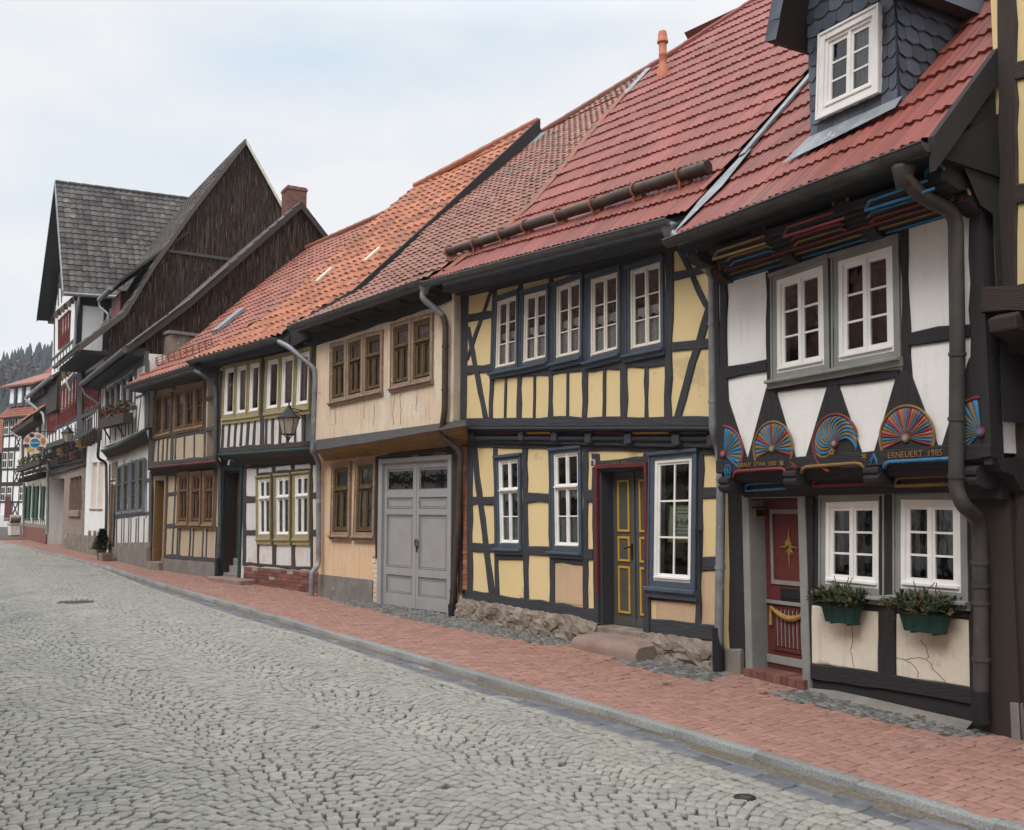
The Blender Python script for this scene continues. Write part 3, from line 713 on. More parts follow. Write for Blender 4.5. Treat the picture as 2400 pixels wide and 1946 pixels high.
def block_mesh(name, C, half, ang_t, zf, mat, top=.0, inset=.012, depth=.03, skew=.006, round_=.006, tint=None, kind='structure', domey=.004):
    """C: (n,2) centres in (a,b); half: (n,2); ang: tangent angle in (a,b); builds chamfered stones"""
    n = len(C); ct, st = np.cos(ang_t), np.sin(ang_t)
    def ringv(k, zoff):
        out = []
        for sx, sy in ((-1, -1), (1, -1), (1, 1), (-1, 1)):
            hx = (half[:, 0] - k) * sx + nrsJ[(sx, sy)][0]; hy = (half[:, 1] - k) * sy + nrsJ[(sx, sy)][1]
            a = C[:, 0] + ct * hx - st * hy; b = C[:, 1] + st * hx + ct * hy
            x, y = street(a, b); z = Gv(y) + zf(a, b) + zoff; out.append(np.stack([x, y, z], 1))
        return out
    nrsJ = {(sx, sy): (nrs.uniform(-skew, skew, n), nrs.uniform(-skew, skew, n)) for sx in (-1, 1) for sy in (-1, 1)}
    hz = nrs.normal(0, .0025, n)
    R0 = ringv(0, -depth); R1 = ringv(0, top - round_ + hz); R2 = ringv(inset, top + hz + domey)
    V = np.stack(R0 + R1 + R2, 1).reshape(-1, 3)
    base = (np.arange(n) * 12)[:, None]
    q = [(8, 9, 10, 11)] + [(4 + i, 4 + (i + 1) % 4, 8 + (i + 1) % 4, 8 + i) for i in range(4)] + [(i, (i + 1) % 4, 4 + (i + 1) % 4, 4 + i) for i in range(4)]
    F_ = np.concatenate([base + np.array(f)[None, :] for f in q]); 
    # (a,b) is a right-handed or left-handed map: check the first top face
    p = V[[8, 9, 10]]; nz_ = np.cross(p[1] - p[0], p[2] - p[0])[2]
    if nz_ < 0: F_ = F_[:, ::-1]
    me = bpy.data.meshes.new(name); me.vertices.add(len(V)); me.vertices.foreach_set('co', V.ravel().astype(np.float32))
    me.loops.add(F_.size); me.loops.foreach_set('vertex_index', F_.ravel().astype(np.int32)); me.polygons.add(len(F_))
    me.polygons.foreach_set('loop_start', np.arange(0, F_.size, 4, dtype=np.int32)); me.update(calc_edges=True)
    t = nrs.uniform(0, 1, n) if tint is None else tint
    at = me.attributes.new('tint', 'FLOAT', 'FACE'); at.data.foreach_set('value', np.tile(t, len(q)).astype(np.float32))
    me.materials.append(MATS[mat]); o = bpy.data.objects.new(name, me); COL.objects.link(o)
    return tag(o, kind=kind)

# cobbles laid in segmental arcs
_pc = []; _ph = []; _pa = []
Wb, Hb = 1.42, .44
k = 0; P_ = .087
for b0 in np.arange(4, BMAX - 2, P_):
    off = nrs.uniform(0, .12)
    a = off + .02
    while a < 9.6:
        w = nrs.uniform(.080, .112)
        ac = a + w / 2; u = ((ac / Wb) % 1) * 2 - 1; arch = Hb * (1 - u * u); sl = -Hb * 2 * u * 2 / Wb
        th = math.atan(sl * .8)
        _pc.append((ac, b0 + arch)); _ph.append((w / 2 / math.cos(th) * .97 - .0052, P_ / 2 * max(.55, math.cos(th)) - .0034)); _pa.append(th)
        a += w
_pc = np.array(_pc); _ph = np.array(_ph); _pa = np.array(_pa)
_g = gw(_pc[:, 1]); X_, Y_ = street(_pc[:, 0], _pc[:, 1])
keep = (_pc[:, 0] > _g + .13) & (_pc[:, 0] < _g + 4.75) & (Y_ > 2.5) & (Y_ < 48) & (X_ > -.60 * Y_ - 2.2)
# manhole / valve covers break the pattern
covers = [to_ab(ground(px(19, 428, 515), ROADZ))]
for ca, cb in covers: keep &= np.hypot(_pc[:, 0] - ca, _pc[:, 1] - cb) > .36
keep &= nrs.uniform(0, 1, len(keep)) > .004
_pc, _ph, _pa = _pc[keep], _ph[keep], _pa[keep]
_pc = _pc + nrs.normal(0, .004, _pc.shape); _pa = _pa + nrs.normal(0, .05, len(_pa))
ZC = lambda a, b: ROADZ + crown(a, b)
block_mesh('road', _pc, _ph, _pa, ZC, 'cobble', skew=.008, inset=.006, round_=.004, domey=.0015)
# edging courses of cobbles on both sides of the carriageway, then the slab gutters
def course(afun, w, l, mat, name, b0, b1, z, gap=.006, jit=.004):
    c = []; h_ = []; an = []; b = b0
    while b < b1:
        L_ = l * nrs.uniform(.85, 1.15); c.append((afun(b + L_ / 2), b + L_ / 2)); h_.append((w / 2 - gap, L_ / 2 - gap))
        an.append(0); b += L_
    return np.array(c), np.array(h_), np.array(an, float)
def courses(lst, mat, name, zf, **k):
    c = np.concatenate([x[0] for x in lst]); h_ = np.concatenate([x[1] for x in lst]); an = np.concatenate([x[2] for x in lst])
    x, y = street(c[:, 0], c[:, 1]); kk = (y > 2.5) & (y < 60) & (x > -.62 * y - 3)
    return block_mesh(name, c[kk], h_[kk], an[kk], zf, mat, **k)
L1 = [course(lambda b: gw(b) + .065, .13, .12, 0, 0, 4, BMAX, 0), course(lambda b: gw(b) + 4.85, .14, .13, 0, 0, 4, BMAX, 0), course(lambda b: gw(b) + 4.99, .14, .13, 0, 0, 4, BMAX, 0)]
courses(L1, 'cobble', 'road_edging', ZC, skew=.008)
def gf(i, n): return lambda b: .12 + (gw(b) - .12) * (i + .5) / n
gl_ = []
for i in range(2):
    c, h_, an = course(gf(i, 2), .16, .31, 0, 0, 4 + .1 * i, BMAX, 0); h_[:, 0] = np.maximum(.03, (gw(c[:, 1]) - .12) / 4 - .004); gl_.append((c, h_, an))
for i in range(3): gl_.append(course(lambda b, i=i: gw(b) + 5.14 + .155 * i, .15, .22, 0, 0, 4, BMAX, 0))
courses(gl_, 'gutter_stone', 'gutter_paving', lambda a, b: ROADZ + np.where(a < 2, -.012 * (1 - np.clip(a / .6, 0, 1)), 0), skew=.005, inset=.01, domey=.001)
# silt lying in the gutter
strip('gutter_silt', lambda b: .115, lambda b: .12 + (gw(b) - .12) * (.26 + .16 * math.sin(b * 1.7) + .1 * math.sin(b * 4.3)), ROADZ + .012, ROADZ - .012, 3, BMAX, 'gutter_grit', n=500, cols=2)
# granite kerb: stones about a metre long
kc = []; kh = []; b = 3.0
while b < BMAX:
    L_ = nrs.uniform(.8, 1.15); kc.append((.06, b + L_ / 2)); kh.append((.06, L_ / 2 - .004)); b += L_
kc = np.array(kc); kh = np.array(kh)
block_mesh('kerb', kc, kh, np.zeros(len(kc)), lambda a, b: .006 + 0 * a, 'granite_kerb', inset=.012, depth=.16, skew=.004, round_=.012, domey=.0)

# pavement: red pavers in herringbone, patches of dark setts against the houses
strip('pavement_bed', lambda b: -3.2, lambda b: .01, -.012, -.012, 3, BMAX, 'paver_joint', cols=8)
def abpoly(L): return [to_ab(ground(px(*q))) for q in L]
patches = [abpoly([(17, 700, 192), (17, 950, 165), (17, 1400, 255), (17, 2060, 390), (17, 1810, 435), (17, 1200, 310)]),
           abpoly([(5, 1220, 1578), (5, 1470, 1538), (5, 1960, 1655), (3, 540, 1140), (3, 330, 1185)]),
           abpoly([(7, 330, 1517), (7, 900, 1560), (7, 1560, 1640), (5, 300, 1225), (5, 990, 1415), (5, 990, 1475), (5, 800, 1482), (5, 0, 1332), (7, 1000, 1690), (7, 560, 1590)])]
bare = [abpoly([(17, 890, 120), (17, 1300, 200), (17, 1850, 310), (17, 2060, 390), (17, 1400, 255), (17, 950, 165)])]
def inside(poly, a, b):
    r_ = np.zeros(len(a), bool); n = len(poly)
    for i in range(n):
        (x0, y0), (x1, y1) = poly[i], poly[(i + 1) % n]
        c = ((y0 > b) != (y1 > b)) & (a < (x1 - x0) * (b - y0) / (y1 - y0 + 1e-9) + x0); r_ ^= c
    return r_
cell = .080; pc = []; ph = []
for j in range(38, int(BMAX / cell) - 5):
    for i in range(-36, 3):
        m_ = (i - j) % 4
        if m_ == 0: pc.append(((i + 1) * cell, (j + .5) * cell)); ph.append((cell - .0036, cell / 2 - .0036))
        elif m_ == 3: pc.append(((i + .5) * cell, (j + 1) * cell)); ph.append((cell / 2 - .0036, cell - .0036))
pc = np.array(pc); ph = np.array(ph); kk = pc[:, 0] < .075
bord = (pc[:, 0] > -.10)
for P in patches + bare: kk &= ~inside(P, pc[:, 0], pc[:, 1])
x, y = street(pc[:, 0], pc[:, 1]); kk &= (y > 2.5) & (y < 46) & (x > -.62 * y - 3)
pc, ph = pc[kk], ph[kk]
block_mesh('pavement', pc, ph, np.zeros(len(pc)), lambda a, b: 0 * a, 'paver_red', skew=.0018, inset=.004, round_=.003, domey=.0)
sc_ = []; sh_ = []
for j, b in enumerate(np.arange(3, BMAX, .092)):
    a = -3 + nrs.uniform(0, .08)
    while a < -.05:
        w = nrs.uniform(.075, .11); sc_.append((a + w / 2, b + nrs.normal(0, .006))); sh_.append((w / 2 - .006, .046 - .006)); a += w
sc_ = np.array(sc_); sh_ = np.array(sh_); kk = np.zeros(len(sc_), bool)
for P in patches: kk |= inside(P, sc_[:, 0], sc_[:, 1])
block_mesh('sett_paving', sc_[kk], sh_[kk], nrs.normal(0, .05, kk.sum()), lambda a, b: 0 * a - .002, 'dark_sett', skew=.010, inset=.014, round_=.010)
def ab_sheet(name, poly, mat, dz):
    vs = []
    for a, b in poly: x, y = street(a, b); vs.append((float(x), float(y), G(float(y)) + dz))
    mb = MB(); mb.add(vs, [tuple(range(len(vs)))], mat); return tag(mb.build(name), kind='structure')
ab_sheet('mortar_strip', bare[0], 'pink_sandstone', -.004)
# iron manhole cover with a concrete filling, and a small valve cap in the cobbles
def cover(name, p, r_, label, cat, inner):
    c = ground(p, ROADZ + .02); mb = MB(); mb.lathe([(r_, -.05), (r_, .0), (r_ - .02, .006), (r_ - .03, .004), (r_ * .80, .004), (r_ * .80, -.002), (.001, -.002)], (0, 0, 0), 'black_iron', 32)
    t = empty(name, c, 0, label, cat); mb.build('ring', t, smooth=False)
    m2 = MB(); m2.lathe([(r_ * .79, -.01), (r_ * .79, .002), (.001, .004)], (0, 0, 0), inner, 28); m2.build('cover_plate', t)
cover('manhole_cover', px(19, 428, 515), .34, 'round iron manhole cover with pale concrete centre in the cobbled road', 'manhole cover', 'concrete')
cover('valve_cap', px(17, 585, 766), .075, 'small rusty round valve cap among the cobbles at the bottom right', 'valve cap', 'rusty_pipe')

# ================================================================== house with the carved fans (number 63)
A_R = (4.08, 8.06); AB = (2.46, 10.98); BC = (-.81, 15.4); CD = (-3.87, 18.92); DE = (-6.78, 22.1); EF = (-9.45, 25.1); FG = (-12.95, 30.93); GH = (-15.6, 35.04); HI = (-19.6, 40.8); II = (-25.4, 49.8)
H = HA = House('timber_house', AB, A_R, 'white and black timber-framed house with painted carved fans, slate dormer and red door')
s0, s1 = -.02, HA.W + .28
UO = .36
P2 = lambda L, off=UO: HA.poly(2, L, off)
# ---- ground floor
holes = []
wq = dict(off=0, casing='green_grey_paint', cw=.068, cd=.02, set_in=-.015, frame='white_paint', fw=.052, grid=(2, 3), leaf=.040, munt=.020)
holes.append(window(HA, 3, [(1012, 148), (1370, 135), (1370, 712), (1010, 672)], sill=('green_grey_paint', .075, .03, .11), curtain=[(0, .22, .1, 1), (.34, .48, .1, 1), (.52, .68, .1, 1), (.82, 1, .0, 1)], cmat='curtain_grey', label='ground floor window beside the red door with white sashes', **wq))
holes.append(window(HA, 3, [(1425, 128), (1830, 128), (1838, 738), (1425, 700)], sill=('green_grey_paint', .075, .03, .11), curtain=[(0, .2, .0, 1), (.3, .46, .0, 1), (.58, .9, .35, 1)], cmat='curtain_grey', label='ground floor window nearest the downpipe', **wq))
dA = [HA.loc(px(3, *p)) for p in ((655, 170), (893, 165), (888, 1150), (635, 1125))]
dh = (min(dA[0][0], dA[3][0]) + .01, dA[1][0], -.1, (dA[0][1] + dA[1][1]) / 2 + .02)
holes.append(dh)
bot = [(s0, -.3), (s1 + .1, -.3)]; top = [HA.loc(px(2, 440, 1290)), HA.loc(px(2, 2000, 1210))]; top = [(s0, top[0][1] + .15), (s1 + .1, top[1][1] + .15)]
wall(HA, 'wall', bot, top, 0, 'black_timber', holes, th=.27)
panels(HA, 3, [[(962, 757), (1333, 787), (1328, 1140), (1180, 1112), (1040, 1085), (957, 1083)], [(1437, 807), (1845, 837), (1845, 1218), (1640, 1185), (1432, 1160)]], 0, 'old_white_plaster', .015)
timbers(HA, 3, [('v', 945, 150, 935, 1090, 52), ('v', 1390, 130, 1382, 1150, 88), ('v', 1865, 130, 1868, 1260, 52), ('h', 950, 1118, 1860, 1270, 92), ('v', 560, 60, 545, 1000, 90), ('v', 978, 30, 975, 140, 60), ('h', 1010, 745, 1370, 770, 40), ('h', 1430, 775, 1840, 815, 40)], 0, 'black_timber', .03)
# hairline cracks in the lower panels
ck = MB()
for path in ([(1180, 860), (1195, 930), (1180, 1010), (1200, 1100)], [(1435, 1050), (1480, 1062), (1520, 1080), (1560, 1130), (1556, 1165)], [(1480, 1062), (1560, 1045), (1625, 1075), (1640, 1110), (1690, 1165), (1715, 1190)], [(1570, 950), (1600, 990), (1618, 1040), (1600, 1062)]):
    q = []
    for a, b in zip(path[:-1], path[1:]):
        for i in range(4): q.append((a[0] + (b[0] - a[0]) * i / 4 + rnd.uniform(-4, 4), a[1] + (b[1] - a[1]) * i / 4 + rnd.uniform(-4, 4)))
    q.append(path[-1]); ck.tube([(x, -.0155, z_) for x, z_ in HA.poly(3, q)], .0028, 'joint_dirt', 4)
ck.build('plaster_cracks', HA.root)
# weathered mortar fillet under the sill beam
mf = MB(); tp_ = [HA.loc(px(3, *p), .02) for p in ((925, 1205), (1100, 1222), (1290, 1262), (1560, 1325), (1862, 1392))]
vs = []
for x, z_ in tp_:
    g_ = HA.gz(x, .2); vs += [(x, -.035, z_ - .02), (x, -.06 + rnd.uniform(-.01, .01), z_ - .06), (x, -.15 + rnd.uniform(-.02, .02), g_ - .01)]
mf.add(vs, [(i * 3 + j, i * 3 + j + 1, i * 3 + j + 4, i * 3 + j + 3) for i in range(4) for j in range(2)] + [(0, 1, 2), (14, 13, 12)], 'cement_render'); mf.build('mortar_fillet', HA.root, smooth=True)
# ---- door: deep grey reveal, red leaf with star, garland and letter slot
d = MB(); x0, x1, zb, zt = dh[0], dh[1], HA.loc(px(3, 740, 1128))[1] + 0, dh[3]; RV = .25
d.box(x0 - .10, x0 + .006, -.04, RV, zb - .12, zt + .09, 'green_grey_paint'); d.box(x1 - .006, x1 + .10, -.04, RV, zb - .12, zt + .09, 'green_grey_paint')
d.box(x0 + .006, x1 - .006, -.038, RV, zt - .006, zt + .088, 'green_grey_paint')
d.box(x0 - .11, x1 + .11, -.055, -.02, zt + .075, zt + .105, 'green_grey_paint')
door = d.build('door', HA.root, bevel=.012, label='recessed front door')
l = MB(); yd = RV - .05; l.box(x0, x1, yd, yd + .04, zb, zt, 'red_door')
wd = x1 - x0
def rb(mb, a0, a1, b0, b1, yf, mat, yb=None): mb.box(x0 + wd * a0, x0 + wd * a1, yf, yb if yb else yd, zb + (zt - zb) * b0, zb + (zt - zb) * b1, mat)
for a0, a1, b0, b1 in ((.13, .87, .49, .515), (.13, .87, .905, .93), (.13, .18, .515, .905), (.82, .87, .515, .905)): rb(l, a0, a1, b0, b1, yd - .018, 'green_grey_paint')
rb(l, .02, .98, .375, .395, yd - .03, 'green_grey_paint'); rb(l, .02, .98, .03, .075, yd - .035, 'green_grey_paint'); rb(l, .02, .98, .0, .03, yd - .02, 'red_door')
for k in range(9): rb(l, .16 + k * .078, .20 + k * .078, .13, .355, yd - .016, 'red_door')
rb(l, .12, .88, .105, .125, yd - .02, 'red_door')
for k in range(8): rb(l, .205 + k * .078, .225 + k * .078, .13, .345, yd - .006, 'green_grey_paint')
lf = l.build('door_leaf', door, bevel=.004)
st = MB(); cx, cz = x0 + wd * .5, zb + (zt - zb) * .71
for k in range(16):
    a = k * math.pi / 8; L_ = (.24 if k % 4 == 0 else .16 if k % 2 == 0 else .10); L_ *= (1 if k % 8 in (0, 4) or True else 1); w_ = .022
    ca, sa = math.cos(a), math.sin(a); L_ = L_ * (.62 if abs(ca) > .7 else 1)
    st.add([(cx - sa * w_, yd - .012, cz + ca * w_), (cx + sa * w_, yd - .012, cz - ca * w_), (cx + ca * L_, yd - .010, cz + sa * L_), (cx + ca * .02, yd - .034, cz + sa * .02)], [(0, 2, 3), (2, 1, 3), (0, 1, 2)], 'gold_paint')
st.build('star_ornament', door)
ga = MB(); pts = [(x0 + wd * (.12 + .76 * t), yd - .03, zb + (zt - zb) * (.355 - .055 * math.sin(math.pi * t))) for t in [i / 12 for i in range(13)]]
ga.tube(pts, [.016 + .017 * math.sin(math.pi * i / 12) for i in range(13)], 'gold_paint', 8)
for a in (.12, .88): ga.tube([(x0 + wd * a, yd - .025, zb + (zt - zb) * .36), (x0 + wd * a, yd - .03, zb + (zt - zb) * .25)], [.012, .022], 'gold_paint', 7)
ga.build('garland_ornament', door)
ls = MB(); rb(ls, .34, .72, .415, .455, yd - .02, 'black_iron'); rb(ls, .30, .76, .40, .47, yd - .008, 'black_iron'); ls.build('letter_slot', door)
hd = MB(); hd.tube([(x0 + wd * .9, yd - .02, zb + .95), (x0 + wd * .9, yd - .07, zb + .95), (x0 + wd * .80, yd - .07, zb + .95)], .011, 'black_iron', 8); hd.build('door_handle', door)
stp = MB(); gz_ = HA.gz(x0)
n = 8
for i in range(n): stp.box(x0 - .07 + (wd + .14) * i / n + .003, x0 - .07 + (wd + .14) * (i + 1) / n - .003, -.10, RV - .05, gz_ - .1, zb - .004, 'brick_red', rnd.random())
stp.build('door_step', HA.root, bevel=.006)
pl = MB(); pa = HA.loc(px(3, 668, 268)); 
a, b = HA.loc(px(3, 700, 242), -.12); pl.box(x0 + .0, x0 + .035, .03, .19, b - .055, b + .045, 'gold_paint'); pl.box(x0 + .0, x0 + .045, .02, .20, b + .045, b + .065, 'black_iron'); pl.box(x0 + .034, x0 + .04, .045, .175, b - .04, b + .03, 'dark_interior')
pl.build('bell_plate', HA.root)
sb = MB(); q = HA.poly(3, [(478, 1000), (582, 1000), (582, 1150), (472, 1150)]); sb.prism([q[3], q[2], q[1], q[0]], .02, -.07, 'cement_render'); sb.build('corner_guard_stone', HA.root, bevel=.02)
# number plate 63
npl = MB(); q = HA.loc(px(2, 973, 1318), .04); npl.box(q[0] - .055, q[0] + .055, -.052, -.03, q[1] - .05, q[1] + .05, 'dark_interior')
add_text(npl, '63', .085, (q[0], -.054, q[1]), 'cream_paint', .8); npl.build('house_number', HA.root)
# ---- upper floor
uh = []
wu = dict(off=UO, casing='green_grey_paint', cw=.068, cd=.02, set_in=-.015, frame='white_paint', fw=.052, grid=(2, 3), leaf=.040, munt=.020, sill=('green_grey_paint', .085, .03, .11))
uh.append(window(HA, 2, [(740, 112), (1056, 4), (1066, 640), (745, 697)], label='upper window at the left with white sashes', curtain=[(0, .1, 0, 1)], cmat='curtain_grey', **wu))
uh.append(window(HA, 2, [(1080, 2), (1447, -107), (1461, 566), (1083, 637)], label='upper window at the right with white sashes', curtain=[(.86, 1, 0, 1)], cmat='curtain_grey', **wu))
ub = [HA.loc(px(2, 440, 1150), UO), HA.loc(px(2, 1925, 1062), UO)]; xl, xr = ub[0][0], HA.loc(px(2, 1922, 700), UO)[0]
ut = HA.poly(1, [(460, 1560), (1700, 1180), (1925, 1120)], UO); ut = [(xl - .05, ut[0][1]), (ut[1][0], ut[1][1] + .04), (xr + .05, ut[2][1] + .05)]
wall(HA, 'wall', [(xl, lineat(ub, xl)), (xr, lineat(ub, xr))], ut, UO, 'white_plaster', uh, left_side=False)
mb = MB(); mb.box(xl - .004, xl + .06, -UO - .02, .1, lineat(ub, xl), lineat(ut, xl), 'black_timber'); mb.build('side_wall', HA.root)  # black box: dark corner post, with the shading beside it in its colour
timbers(HA, 2, [('v', 468, 120, 474, 1150, 44), ('v', 724, 95, 727, 760, 28), ('v', 1071, -20, 1078, 730, 30), ('v', 1475, -150, 1493, 690, 44), ('v', 1882, -300, 1884, 1060, 78),
                ('h', 488, 652, 715, 616, 62), ('h', 735, 745, 1450, 655, 52), ('h', 1500, 466, 1848, 412, 76), ('h', 725, 75, 1470, -155, 46),
                ('p', [(492, 790), (606, 1142), (455, 1152), (455, 790)]), ('p', [(711, 752), (728, 700), (752, 700), (767, 770), (872, 1128), (608, 1142)]),
                ('p', [(1050, 736), (1078, 690), (1112, 722), (1240, 1098), (932, 1124)]), ('p', [(1438, 681), (1470, 640), (1515, 660), (1668, 1068), (1318, 1090)]),
                ('p', [(1846, 575), (1880, 540), (1915, 560), (1921, 1052), (1692, 1066)])], UO, 'black_timber', .03)
# carved fans
def fan(name, c, rx_pt, top_pt, cols, ring, spiral=0, a0=-28, a1=208, n=None, hub='green_grey_paint', label=None):
    C = HA.loc(px(2, *c), UO + .03); Rr = abs(HA.loc(px(2, *top_pt), UO + .03)[1] - C[1]); mb = MB(); n = n or 18
    y = -UO - .032
    rin = Rr * .13
    for k in range(n):
        b0, b1 = R(a0 + (a1 - a0) * k / n), R(a0 + (a1 - a0) * (k + 1) / n); mat = cols[k % len(cols)]; m = 7; vs = []
        for i in range(m + 1):
            t = i / m; r_ = rin + (Rr * .9 - rin) * t; tw = spiral * t * t; g = .10 * (b1 - b0)
            for j, (ff, hgt) in enumerate(((.02, 0), (.3, .014), (.7, .014), (.98, 0))):
                an = b0 + (b1 - b0) * ff + tw; hh = hgt * (1 if 0 < i < m else .3); vs.append((C[0] + r_ * math.cos(an), y - hh, C[1] + r_ * math.sin(an)))
        zmin = C[1] - Rr
        fs = [(i * 4 + j, i * 4 + j + 1, i * 4 + j + 5, i * 4 + j + 4) for i in range(m) for j in range(3)]
        mb.add(vs, fs, mat)
    base = MB()
    m = 30; pts = [(C[0] + Rr * .96 * math.cos(R(a0 - 4 + (a1 - a0 + 8) * i / m)), y - .004, C[1] + Rr * .96 * math.sin(R(a0 - 4 + (a1 - a0 + 8) * i / m))) for i in range(m + 1)]
    mb.tube(pts, Rr * .042, ring, 6)
    mb.tube([(C[0], y + .01, C[1]), (C[0], y - .02, C[1])], rin * 1.0, ring, 16); mb.tube([(C[0], y, C[1]), (C[0], y - .028, C[1])], rin * .62, hub, 14)
    return mb.build('carved_fan', HA.root, label=label), C, Rr
fan('f', (470, 1103), (575, 1100), (470, 945), ['folk_blue', 'folk_blue', 'folk_gold'], 'folk_red', a0=-40, a1=86, n=11, hub='folk_pink', label='half carved fan at the left corner, blue and gold rays')
fan('f', (742, 1074), (838, 1070), (742, 918), ['folk_red', 'folk_blue', 'folk_gold', 'folk_blue', 'folk_gold'], 'folk_gold', n=20, a0=-22, a1=202, label='carved fan with mixed red, blue and gold rays and gold ring')
fan('f', (1090, 1045), (1198, 1040), (1088, 876), ['folk_blue', 'folk_gold'], 'folk_red', spiral=-.75, n=16, a0=22, a1=248, label='carved fan with swirling blue and gold rays')
fan('f', (1487, 1015), (1616, 1010), (1487, 828), ['folk_red', 'folk_blue', 'folk_gold', 'folk_pink'], 'folk_gold', n=28, a0=-20, a1=200, hub='green_grey_paint', label='largest carved fan with many thin rays')
fan('f', (1903, 981), (1800, 990), (1903, 778), ['folk_blue', 'folk_gold'], 'folk_red', a0=94, a1=226, n=11, hub='folk_blue', label='half carved fan at the right corner, blue and gold rays')
fl = MB(); q = HA.loc(px(2, 1087, 1092), UO)
for k in range(6): a = k * math.pi / 3; fl.tube([(q[0] + .022 * math.cos(a), -UO - .03, q[1] + .022 * math.sin(a)), (q[0] + .022 * math.cos(a), -UO - .045, q[1] + .022 * math.sin(a))], .013, 'folk_gold', 7)
fl.build('carved_rosette', HA.root)
# inscribed jetty beam, rounded coloured mouldings, carved joist ends
jb = MB(); timbers(HA, 2, [('h', 448, 1180, 1160, 1140, 76), ('h', 1150, 1142, 1986, 1088, 88)], UO - .02, 'black_timber', .075, mb=jb); jb.build('jetty_beam', HA.root)
cv = MB(); a, b = HA.loc(px(2, 455, 1212), UO), HA.loc(px(2, 1990, 1128), UO)
cv.sweep([(-UO - .01, 0), (-UO + .06, -.10), (-UO + .20, -.13), (-.05, -.26), (.05, -.30), (.05, .02)], (a[0], 0, a[1]), (b[0], 0, b[1]), 'black_timber', cuts=6, uvs=True)
a2, b2 = HA.loc(px(2, 455, 1330), .1), HA.loc(px(2, 1990, 1262), .1)
cv.build('jetty_fillet', HA.root)
def mould(mb, pts, off, r_, mat):
    P = [HA.loc(px(2, *p), off) for p in pts]; mb.tube([(x, -off, z_) for x, z_ in P], r_, mat, 7)
ml = MB()
mould(ml, [(520, 1236), (526, 1212), (545, 1200), (780, 1184), (802, 1190), (814, 1212)], UO + .045, .017, 'folk_red')
mould(ml, [(898, 1212), (908, 1186), (930, 1176), (1200, 1156), (1232, 1160), (1250, 1182)], UO + .045, .018, 'folk_gold')
mould(ml, [(1358, 1186), (1368, 1160), (1395, 1148), (1735, 1130), (1800, 1127)], UO + .045, .019, 'folk_blue')
mould(ml, [(812, 1296), (592, 1312), (588, 1284), (606, 1272), (815, 1256)], .20, .016, 'folk_blue')
mould(ml, [(1292, 1268), (968, 1284), (966, 1258), (990, 1246), (1290, 1232)], .20, .018, 'folk_red')
mould(ml, [(1735, 1272), (1430, 1284), (1420, 1262), (1440, 1236), (1735, 1222)], .20, .018, 'folk_gold')
ml.build('painted_mouldings', HA.root, smooth=True)
for p in ((490, 1272), (858, 1236), (1312, 1218), (1850, 1228)):
    hm = MB(); x, z_ = HA.loc(px(2, *p), UO); prof = [(.16, .085), (-UO - .02, .085), (-UO - .07, .05), (-UO - .07, .01), (-UO - .045, -.0), (-UO - .075, -.03), (-UO - .055, -.075), (-UO + .02, -.10), (.16, -.11)]
    hm.sweep(prof, (x - .085, 0, z_), (x + .085, 0, z_), 'black_timber'); hm.build('joist_end', HA.root, bevel=.008)
for body, c, sz, sx in (('ERBAUT  ETWA  1500', (648, 1163), .064, .95), ('ERNEUERT  1985', (1530, 1106), .078, .98)):
    x, z_ = HA.loc(px(2, *c), UO + .06); sl_ = HA.loc(px(2, c[0] + 100, c[1] - (5.5 if c[0] < 1000 else 6)), UO + .06); slope = (sl_[1] - z_) / (sl_[0] - x)
    tx = MB(); add_text(tx, body, sz, (x, -UO - .062, z_), 'folk_gold', sx, slope, .002); tx.build('beam_inscription', HA.root)
def strokes(segs, c, s_, mat, off):
    x, z_ = HA.loc(px(2, *c), off); tx = MB()
    for a, b in segs: tx.tube([(x + a[0] * s_, -off, z_ + a[1] * s_), (x + b[0] * s_, -off, z_ + b[1] * s_)], .0055, mat, 5)
    tx.build('painted_emblem', HA.root)
star = [((0, -1), (0, 1)), ((-.85, -.5), (.85, .5)), ((-.85, .5), (.85, -.5))]
strokes(star, (790, 1156), .035, 'folk_gold', UO + .06); strokes(star, (1250, 1118), .035, 'folk_gold', UO + .06)
strokes([((-1, .9), (1, -.6)), ((-1, -.3), (1, 0)), ((.1, -1), (.1, .9))], (855, 1168), .045, 'folk_red', UO + .06)
strokes([((-1, -1), (0, 1)), ((1, -1), (0, 1)), ((-1, -.2), (0, 1.6)), ((1, -.2), (0, 1.6))], (1303, 1138), .04, 'folk_blue', UO + .06)
strokes([((-1, -1), (1, 1)), ((-1, 1), (1, -1)), ((-.1, -1.4), (.1, 1.2))], (893, 1258), .035, 'folk_blue', .24); strokes([((-1, -1), (1, 1)), ((-1, 1), (1, -1)), ((-1, 0), (1, 0))], (1355, 1243), .025, 'folk_red', .24)
strokes([((-1, -1), (0, 1)), ((1, -1), (0, 1)), ((-1.2, -.4), (1.2, -.4))], (523, 1290), .03, 'folk_gold', .24)
cr = [((math.cos(k * math.pi / 3) * 1, math.sin(k * math.pi / 3) * 1.5), (math.cos((k + 1) * math.pi / 3), math.sin((k + 1) * math.pi / 3) * 1.5)) for k in range(6)]
strokes(cr + star, (489, 1200), .05, 'folk_blue', UO + .06)
